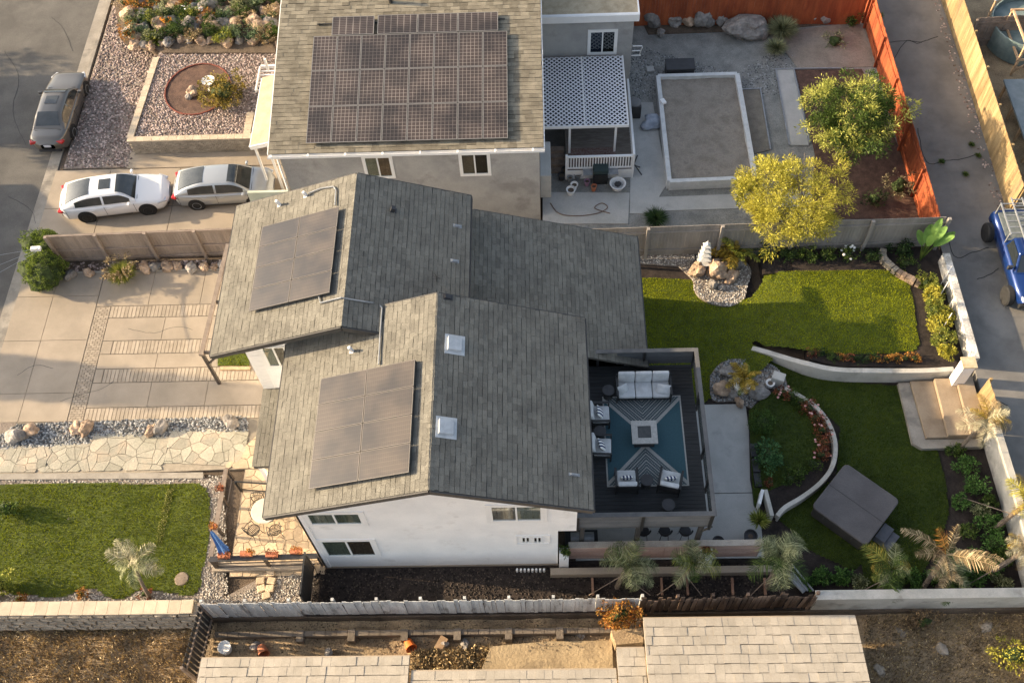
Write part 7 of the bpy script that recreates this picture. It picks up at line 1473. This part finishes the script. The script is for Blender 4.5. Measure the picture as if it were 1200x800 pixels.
# ================================================================ RIGHT EDGE: neighbour yard beyond the yellow fence
sh = thing('pergola', 'unfinished pine frame structure standing in the yard behind the yellow fence', 'frame', at_(1180, 70, AL)); f = MB(); c = P(1180, 75, AL)
for x in (0, 1.6, 3.2):
    for y in (0, 2.4): f.box(c.x + x - .05, c.y + y - .8, AL, c.x + x + .05, c.y + y - .7, AL + 1.9)
for z in (AL + .9, AL + 1.85):
    for y in (-.75, 1.65): f.box(c.x - .1, c.y + y - .04, z, c.x + 3.3, c.y + y + .04, z + .1)
    for x in (0, 1.6, 3.2): f.box(c.x + x - .04, c.y - .71, z + .002, c.x + x + .04, c.y + 1.61, z + .098)
f.bar((c.x, c.y - .75, AL + .2), (c.x + 1.6, c.y - .75, AL + 1.8), .05, .09); f.bar((c.x, c.y - .7, AL + 1.8), (c.x + 1.6, c.y + 1.6, AL + 1.8), .05, .09); f.build('stud', wood, sh)
b = MB(); c2 = c + Vector((1.2, 1.6, 0)); b.lathe((c2.x, c2.y, AL), [(1.9, 0), (1.9, 1.2), (1.85, 1.22), (1.85, .9), (.1, .9)], 32); tag(b.build('water_tank', mat('grey_pool', (.12, .17, .17), (.2, .25, .24), scale=2), None), 'round grey above-ground pool behind the timber frame', 'pool')
c = P(1195, 130, AL + .5); t = thing('grey_platform', 'long blue-grey platform behind the yellow fence', 'platform', (c.x, c.y, AL)); MB().box(c.x - .5, c.y - 4.2, AL + .85, c.x + 2.4, c.y + 1.6, AL + .95).build('top', mat('bluegrey', (.16, .19, .2), (.22, .25, .26), scale=2), t)
for k in range(5): MB().box(c.x - .45, c.y - 4.1 + k * 1.35, AL, c.x - .35, c.y - 4.0 + k * 1.35, AL + .84).build('leg', wood, t)
MB().box(c.x + .3, c.y - .3, AL + .952, c.x + .9, c.y + .9, AL + 1.0).build('mat', blackp, t); MB().bar((c.x + 1.0, c.y + 1.2, AL + 1.0), (c.x + .2, c.y - .1, AL + 1.3), .08, .08).build('bar', galv, t)
t = thing('pole', 'short pale pole with a lamp head beside the yellow fence', 'pole', at_(1148, 40, AL)); p = wloc(t); MB().tube([p, p + Vector((.1, .1, 2.0))], .04, 6).build('post', wood, t); MB().lathe(p + Vector((.1, .1, 2.0)), [(.05, 0), (.12, .05), (.06, .15)], 10).build('head', galv, t)
# ================================================================ VEHICLES
plate_m = mat('plate', (.6, .6, .62)); headm = mat('headlight_glass', (.55, .57, .6), rough=.1, spec=.8); tailm = mat('taillight_red', (.45, .02, .02), rough=.15, spec=.8)
def car(name, label, cat, loc, rz, L, W, H, paint, xr0, xrt, xft, xf0, belt=.95, hood=.78, deck=.95, wb=.58, sunroof=False, wheel_r=.34, rim=galv, pitch=0, hatch=False):
    """x forward; xr0..xf0 cabin stations as fraction of L"""
    t = thing(name, label, cat, loc, rz); n = 36
    def sm(a, b, u): u = min(1, max(0, (u-a)/(b-a))); return u*u*(3-2*u)
    def hw(s):
        u = abs(2*s/L); return W/2 * (1 - .10 * max(0, (u-.45)/.55) ** 2 - .22 * max(0, (u-.86)/.14) ** 2.2)
    def top(s):
        u = s / L
        z = deck + (belt - deck) * sm(-.45, -.25, u) if u < 0 else belt - (belt - hood) * sm(xf0 - .02, .47, u)
        z -= .30 * max(0, (abs(2*u) - .93)/.07) ** 2 * .6; return z
    b = MB(); V = []; K = None
    for i in range(n + 1):
        s = L * (-.5 + i/n); s = s if abs(s) < L/2 - 1e-6 else s; w = hw(s); zt = top(s); e = max(0, (abs(2*s/L) - .9)/.1); zb = .20 + .12 * e
        prof = [(0, zt + .025), (w*.5, zt + .018), (w*.80, zt - .005), (w*.93, zt - .045), (w*.985, zt - .13), (w, (zt + zb) * .52), (w*.985, zb + .16), (w*.94, zb + .03), (w*.6, zb), (0, zb)]
        full = prof + [(-y, z) for y, z in prof[-2:0:-1]]; K = len(full); V += [(s, y, z) for y, z in full]
    e0 = V[:K]; e1 = V[-K:]
    def ring(R, s, kx, dx): c_ = sum(q[2] for q in R) / K; return [(s + dx, q[1] * kx, c_ + (q[2] - c_) * kx) for q in R]
    V = ring(e0, -L/2, .55, -.07) + ring(e0, -L/2, .88, -.045) + V + ring(e1, L/2, .88, .045) + ring(e1, L/2, .55, .07); n += 4
    F = [(i*K+k, i*K+(k+1) % K, (i+1)*K+(k+1) % K, (i+1)*K+k) for i in range(n) for k in range(K)]; F += [tuple(range(K)), tuple(range(n*K, (n+1)*K))[::-1]]
    b.add(V, F); b.build('body', paint, t, smooth=True, local=True, bev=0)
    # cabin
    X = [xr0*L, xrt*L, xft*L, xf0*L]; Hc = H - belt
    def hc(x):
        if x <= X[0] or x >= X[3]: return 0.0
        if x < X[1]: u = (x - X[0])/(X[1]-X[0]); return Hc * (1 - (1-u) ** 1.7) * .97 if hatch else Hc * .97 * (math.sin(u * math.pi/2) ** 1.1)
        if x > X[2]: u = (X[3]-x)/(X[3]-X[2]); return Hc * .97 * (math.sin(u * math.pi/2) ** 1.05)
        u = (x - X[1])/(X[2]-X[1]); return Hc * (.97 + .03 * math.sin(u * math.pi))
    wbl = W/2 * .93; wr = W/2 * .70
    def wat(x, h): e = 1 - .05 * abs(2*x/L); return (wbl + (wr - wbl) * (h / Hc)) * e
    def cs_(x): h = hc(x); w = wat(x, h); return h, w, top(x) - .02
    V = []; nc = 24; xs = [X[0] + (X[3]-X[0]) * i / nc for i in range(nc + 1)]
    for x in xs:
        h, w, z0 = cs_(x); w0 = wat(x, 0); q = [(w0, z0 - .06), (w0 * .99, z0), (w * .965 + .0, z0 + h * .9), (w * .86, z0 + h * .985), (w * .45, z0 + h + .02 * (h > .1)), (0, z0 + h + .028 * (h > .1))]; full = q + [(-y, z) for y, z in q[-2::-1]]; V += [(x, y, z) for y, z in full]; K = len(full)
    F = [(i*K+k, i*K+k+1, (i+1)*K+k+1, (i+1)*K+k) for i in range(nc) for k in range(K - 1)]
    MB().add(V, F).build('roof', paint, t, smooth=True, local=True)
    def patch(name, xa, xb, va, vb, m, side=0, nu=8, nv=6, off=.008):
        V = []
        for i in range(nu + 1):
            x = xa + (xb-xa) * i/nu; h, w, z0 = cs_(x); w0 = wat(x, 0)
            for j in range(nv + 1):
                v = va + (vb-va) * j/nv
                if side == 0:
                    y = v * w * .84; z = z0 + h + off + (.028 - .012 * (v*v)) ; V.append((x, y, z))
                else:
                    y = (w0 * .99 + (w * .965 - w0 * .99) * v) + off; V.append((x, side * y, z0 + h * .9 * v + off * .2))
        F = [(i*(nv+1)+j, (i+1)*(nv+1)+j, (i+1)*(nv+1)+j+1, i*(nv+1)+j+1) for i in range(nu) for j in range(nv)]
        if side < 0: F = [f[::-1] for f in F]
        return MB().add(V, F).build(name, m, t, smooth=True, local=True)
    gl = mat('car_glass', (.03, .035, .035), (.05, .055, .055), rough=.06, spec=.9, scale=2)
    patch('windshield', X[2] + .02*L/4, X[3] - .02*L/4, -.98, .98, gl); patch('rear_window', X[0] + (X[1]-X[0]) * (.18 if not hatch else .1), X[1] - .03, -.92, .92, gl)
    mid = (X[1] + X[2]) / 2 - .05
    for s_ in (1, -1):
        patch('side_window', mid + .05, X[3] - (X[3]-X[2]) * .30, .10, .90, gl, s_); patch('side_window', X[0] + (X[1]-X[0]) * .45, mid - .05, .10, .90, gl, s_)
    if sunroof: patch('sunroof', X[2] - .75, X[2] - .22, -.55, .55, gl, off=.012)
    seam = mat('panel_seam', (.02, .02, .02)); b = MB()
    for s_ in (1, -1):
        for xx in (mid, mid + (X[3] - mid) * .92, X[0] + .12):
            w = hw(xx); zt = top(xx); b.obox((xx, s_ * (w * .998), (zt + .3) / 2 + .02), (.012, .012, zt - .42))
        b.obox((mid, s_ * hw(mid) * .992, .27), (L * .46, .02, .03))
    b.obox((X[3] + .06, 0, top(X[3]) + .008), (.02, W * .74, .01)); b.obox((X[0] - .05, 0, top(X[0] - .05) + .012), (.015, W * .7, .01)); b.build('seam', seam, t, local=True)
    for s_ in (1, -1):
        MB().obox((X[3] - .28, s_ * (W/2 + .07), belt + .04), (.12, .2, .13)).build('mirror', paint, t, local=True, bev=.03)
        for xx in (mid - .25, mid + .55): MB().obox((xx - .3, s_ * (hw(xx) + .006), belt - .17), (.2, .03, .03)).build('door_handle', paint if paint.name != 'white_car' else white, t, local=True)
        x = L/2 - .24; b = MB(); b.obox((x, s_ * W * .355, hood - .12), (.46, .34, .11), (0, .12, -s_ * .42)); b.build('headlight', headm, t, local=True, bev=.03)
        x = -L/2 + .10; b = MB(); b.obox((x, s_ * W * .34, deck - .20), (.24, .40, .14), (0, 0, s_ * .32)); b.build('taillight', tailm, t, local=True, bev=.03)
        for xx in (L*wb/2 + .02*L, -L*wb/2 + .02*L):
            y = s_ * (hw(xx) - .02)
            o = MB(); o.lathe((0, 0, 0), [(wheel_r + .07, -.02), (wheel_r + .07, .02)], 24); a = o.build('wheel_arch', rubber, t, local=True); a.location = (xx, y + s_ * .008, wheel_r + .02); a.rotation_euler = (math.pi/2, 0, 0)
            o = MB().lathe((0, 0, 0), [(wheel_r * .62, -.10), (wheel_r * .95, -.10), (wheel_r, -.07), (wheel_r, .07), (wheel_r * .95, .10), (wheel_r * .62, .10)], 24); a = o.build('wheel', rubber, t, local=True, smooth=False); a.location = (xx, y - s_ * .05, wheel_r); a.rotation_euler = (math.pi/2, 0, 0)
            r_ = MB()
            for k in range(10): an = k * .628; r_.bar((0, 0, .07), (math.cos(an) * wheel_r * .6, math.sin(an) * wheel_r * .6, .085), .035, .02)
            r_.lathe((0, 0, .03), [(wheel_r * .62, .055), (wheel_r * .66, .075), (wheel_r * .6, .08), (wheel_r*.56, .05)], 24); rr = r_.build('rim', rim, a, local=True)
            if s_ > 0: rr.rotation_euler = (math.pi, 0, 0)
    b = MB(); b.obox((L/2 - .03, 0, .5), (.1, W * .55, .16)); b.obox((L/2 - .02, 0, .32), (.1, W*.7, .1)); b.build('grille', blackp, t, local=True, bev=.02)
    MB().obox((-L/2 - .07, 0, deck - .36), (.04, .34, .14)).build('licence_plate', plate_m, t, local=True); MB().obox((-L/2 - .02, 0, .30), (.12, W*.6, .10)).build('bumper_insert', blackp, t, local=True, bev=.02)
    return t
def paint(name, c, metal=.3): return mat(name, c, rough=.28, metal=metal, coat=.9, spec=.5)
c = P(135, 226, .7)
a = P(171, 245.4, .34); b_ = P(100.4, 254.2, .34); an = math.atan2(a.y - b_.y, a.x - b_.x)
ctr = (a + b_) / 2; nrm = Vector((-math.sin(an), math.cos(an), 0)); ctr = ctr + nrm * .86; 
car('parked_car', 'white fastback sedan with black wheels and dark sunroof on the upper driveway', 'car', (ctr.x + .0, ctr.y, 0), an, 4.85, 1.86, 1.44, paint('white_car', (.80, .80, .80), 0), -.46, -.18, .06, .23, sunroof=True, rim=blackm, deck=.98, wb=.575, hatch=True)
a = P(296.5, 235.8, .32); b_ = P(228.8, 239.9, .32); an = math.atan2(a.y - b_.y, a.x - b_.x); ctr = (a + b_) / 2 + Vector((-math.sin(an), math.cos(an), 0)) * .82
car('parked_car', 'silver-grey hatchback parked nose to the house beside the white sedan', 'car', (ctr.x, ctr.y, 0), an, 4.5, 1.76, 1.47, paint('silver_car', (.42, .44, .45), .5), -.47, -.16, .08, .30, deck=1.0, hood=.80, wb=.60, wheel_r=.32, hatch=True)
c = P(67, 122, .8); car('parked_car', 'champagne-silver sedan parked on the street, seen from behind', 'car', (c.x, c.y, -.12), math.pi/2 - .0, 4.9, 1.85, 1.45, paint('champagne_car', (.15, .135, .115), .5), -.36, -.20, .05, .21, sunroof=True, wb=.60, deck=1.0)
# blue truck at the right edge
a = P(1164, 272, AL + .45); b_ = P(1183, 346, AL + .45); Lw = (a - b_).length; tx = (a.x + b_.x)/2
tk = thing('pickup_truck', 'blue off-road truck with big tyres and a ladder rack, cut by the right edge', 'truck', (tx + .86, (a.y + b_.y)/2, AL), -math.pi/2 + .0)
bl = paint('blue_truck', (.008, .035, .16), .4); W = 1.85; b = MB()
V = []; st_ = ((-2.3, .9, 1.12), (-1.2, .92, 1.15), (-.35, .93, 1.15), (.2, .93, 1.15), (.9, .92, 1.1), (1.6, .90, 1.05), (2.1, .82, .98), (2.25, .7, .85))
for s, w, zt in st_:
    q = [(0, zt + .03), (w*.8, zt), (w*.96, zt - .08), (w, zt - .3), (w*.97, .55), (w*.8, .48), (0, .48)]; full = q + [(-y, z) for y, z in q[-2:0:-1]]; K = len(full); V += [(s, y, z) for y, z in full]
b.add(V, [(i*K+k, i*K+(k+1) % K, (i+1)*K+(k+1) % K, (i+1)*K+k) for i in range(len(st_)-1) for k in range(K)] + [tuple(range(K)), tuple(range((len(st_)-1)*K, len(st_)*K))[::-1]]); b.build('body', bl, tk, smooth=True, local=True)
MB().add([(-.55, -.8, 1.12), (1.0, -.8, 1.1), (1.0, .8, 1.1), (-.55, .8, 1.12), (-.4, -.68, 1.72), (.45, -.68, 1.72), (.45, .68, 1.72), (-.4, .68, 1.72)], [(4,5,6,7),(0,1,5,4),(1,2,6,5),(2,3,7,6),(3,0,4,7)]).build('cab', bl, tk, local=True, bev=.06)
MB().add([(.5, -.64, 1.69), (.98, -.74, 1.16), (.98, .74, 1.16), (.5, .64, 1.69)], [(0,1,2,3)]).build('windshield', glass, tk, local=True).location = (.03, 0, .02)
for s_ in (1, -1): MB().add([(-.4, s_*.80, 1.18), (.85, s_*.80, 1.18), (.42, s_*.71, 1.64), (-.33, s_*.71, 1.64)], [(0,1,2,3)]).build('side_window', glass, tk, local=True); MB().obox((.8, s_*1.0, 1.25), (.12, .22, .2)).build('mirror', blackp, tk, local=True, bev=.03); MB().lathe((2.12, s_*.6, .9), [(.14, -.05), (.15, .05), (.02, .08)], 14).build('headlight', headm, tk, local=True)
for s_ in (1, -1):
    for xx in (-Lw/2, Lw/2):
        o = MB().lathe((0, 0, 0), [(.22, -.14), (.38, -.15), (.43, -.1), (.43, .1), (.38, .15), (.22, .14)], 24).build('wheel', rubber, tk, local=True); o.location = (xx, s_ * 1.0, .43); o.rotation_euler = (math.pi/2, 0, 0)
        MB().lathe((0, 0, 0), [(.2, -.13), (.22, .13), (.05, .11)], 14).build('rim', blackm, o, local=True)
b = MB()
for y in (-.8, .8):
    b.bar((-2.2, y, 1.75), (-.5, y, 1.75), .05)
    for x in (-2.15, -.6): b.bar((x, y, 1.1), (x, y, 1.75), .05)
for k in range(6): b.bar((-2.15 + k * .31, -.8, 1.75), (-2.15 + k * .31, .8, 1.75), .04)
for y in (-.35, .1): b.bar((-2.4, y, 1.83), (.3, y, 1.83), .05)
for k in range(8): b.bar((-2.3 + k * .34, -.35, 1.83), (-2.3 + k * .34, .1, 1.83), .035)
b.build('ladder_rack', galv, tk, local=True)
MB().box(-2.15, -.72, 1.13, -.65, .72, 1.2).build('truck_bed', mat('bedliner', (.10, .12, .12), (.16, .18, .18), scale=6), tk, local=True); MB().obox((2.3, 0, .62), (.14, 1.6, .2)).build('bumper', blackm, tk, local=True, bev=.02)
# power lines + small lamp at the left
for i, (q0_, q1_) in enumerate((((-60, 305), (46, 291)), ((-60, 330), (45, 292)), ((-60, 348), (46, 293)))):
    a = P(q0_[0], q0_[1], 3.2); c = P(q1_[0], q1_[1], 2.05); tag(MB().tube([a, (a + c)/2 - Vector((0, 0, .1)), c], .012, 4).build('overhead_wire', galv), ('upper', 'middle', 'lower')[i] + ' of the three thin wires crossing the street to the white box', 'wire')
p = P(42, 291.5, 2.0); tag(MB().obox(p, (.42, .2, .14), (0, 0, .05)).build('utility_box', white, None, bev=.01), 'white utility box at the street end of the tan fence', 'box')
# ================================================================ across the street (outside the frame; it throws the shadows on the road)
def bg_house(label, x, y, w, d, h, rh):
    t = thing('house', label, 'house', (x, y, 0)); MB().box(x - w/2, y - d/2, -.2, x + w/2, y + d/2, h).build('wall', stucco_w, t)
    MB().add([(x-w/2-.4, y-d/2-.4, h), (x+w/2+.4, y-d/2-.4, h), (x+w/2+.4, y+d/2+.4, h), (x-w/2-.4, y+d/2+.4, h), (x-w/2-.4, y, h+rh), (x+w/2+.4, y, h+rh)], [(0,1,5,4),(2,3,4,5),(1,2,5),(3,0,4),(3,2,1,0)]).build('roof', shingle, t)
SH = Vector((SUN.x / -SUN.z, SUN.y / -SUN.z, 0))      # shadow offset per metre of height
def caster_tree(label, sx, sy, h, r, n=2600, trunk=None):
    """tree whose crown centre at height h shades the road around (sx, sy)"""
    bx, by = sx - SH.x * h, sy - SH.y * h; tree('street_tree', label, (bx, by, 0), h, r, leaf_dk, n, .35, 60, spread=.3, shell=.2)
bg_house('white house across the street, outside the left of the frame', -43.5, 30.0, 7, 6.6, 5.2, 1.6)
bg_house('second white house across the street, outside the left of the frame', -46.5, 39.0, 6, 4.0, 6.2, 1.6)
caster_tree('broad tree across the street shading the gravel strip', -21.9, 34.3, 5.5, (1.6, 1.7, 1.4))
cy = thing('cypress_tree', 'tall narrow cypress across the street, outside the frame, shading the driveway', 'tree', (-44.6, 23.75, 0)); MB().tube([(-44.6, 23.75, 0), (-44.6, 23.75, 10.5)], .14, 7, .03).build('trunk', bark, cy)
hh = rng.uniform(0, 1, 20000) ** 1.2; aa = rng.uniform(0, 6.28, 20000); rr = (.05 + 1.55 * (1 - hh) ** .55) * rng.uniform(.3, 1, 20000) ** .5
V, F = leafcloud(np.stack([-44.6 + rr * np.cos(aa), 23.75 + rr * np.sin(aa), .6 + hh * 12.0], 1), .30); npmesh('crown', V, F, leaf_dk, cy); MB().lathe((-44.6, 23.75, 0), [(1.2, .5), (1.1, 5), (.85, 8.5), (.5, 11), (.2, 12), (.03, 12.4)], 14).build('solid_core', leaf_core, cy)  # solid core added inside the crown to darken its cast shadow
caster_tree('bare-topped tree across the street above the upper shadows', -27.8, 40.0, 6.5, (1.3, 1.3, 1.0), 300)
# hairline cracks in the drive and the street
cr = MB()
for pts, z in ((((70, 470), (95, 462), (120, 455), (132, 447)), .003), (((20, 440), (40, 428), (62, 431)), .003), (((150, 385), (180, 390), (205, 383), (226, 386)), .003), (((5, 60), (22, 90), (15, 130), (30, 170)), -.112), (((60, 20), (75, 35), (85, 60)), -.112), (((10, 230), (35, 245), (42, 262)), -.112)):
    pth = smoothpath([P(a, b, z) for a, b in pts], 7); wall_path(cr, [(p.x + random.uniform(-.02, .02), p.y + random.uniform(-.02, .02)) for p in pth], .014, z - .02, z)
cr.build('hairline_cracks', mat('crack', (.03, .03, .03)), None, kind='structure')
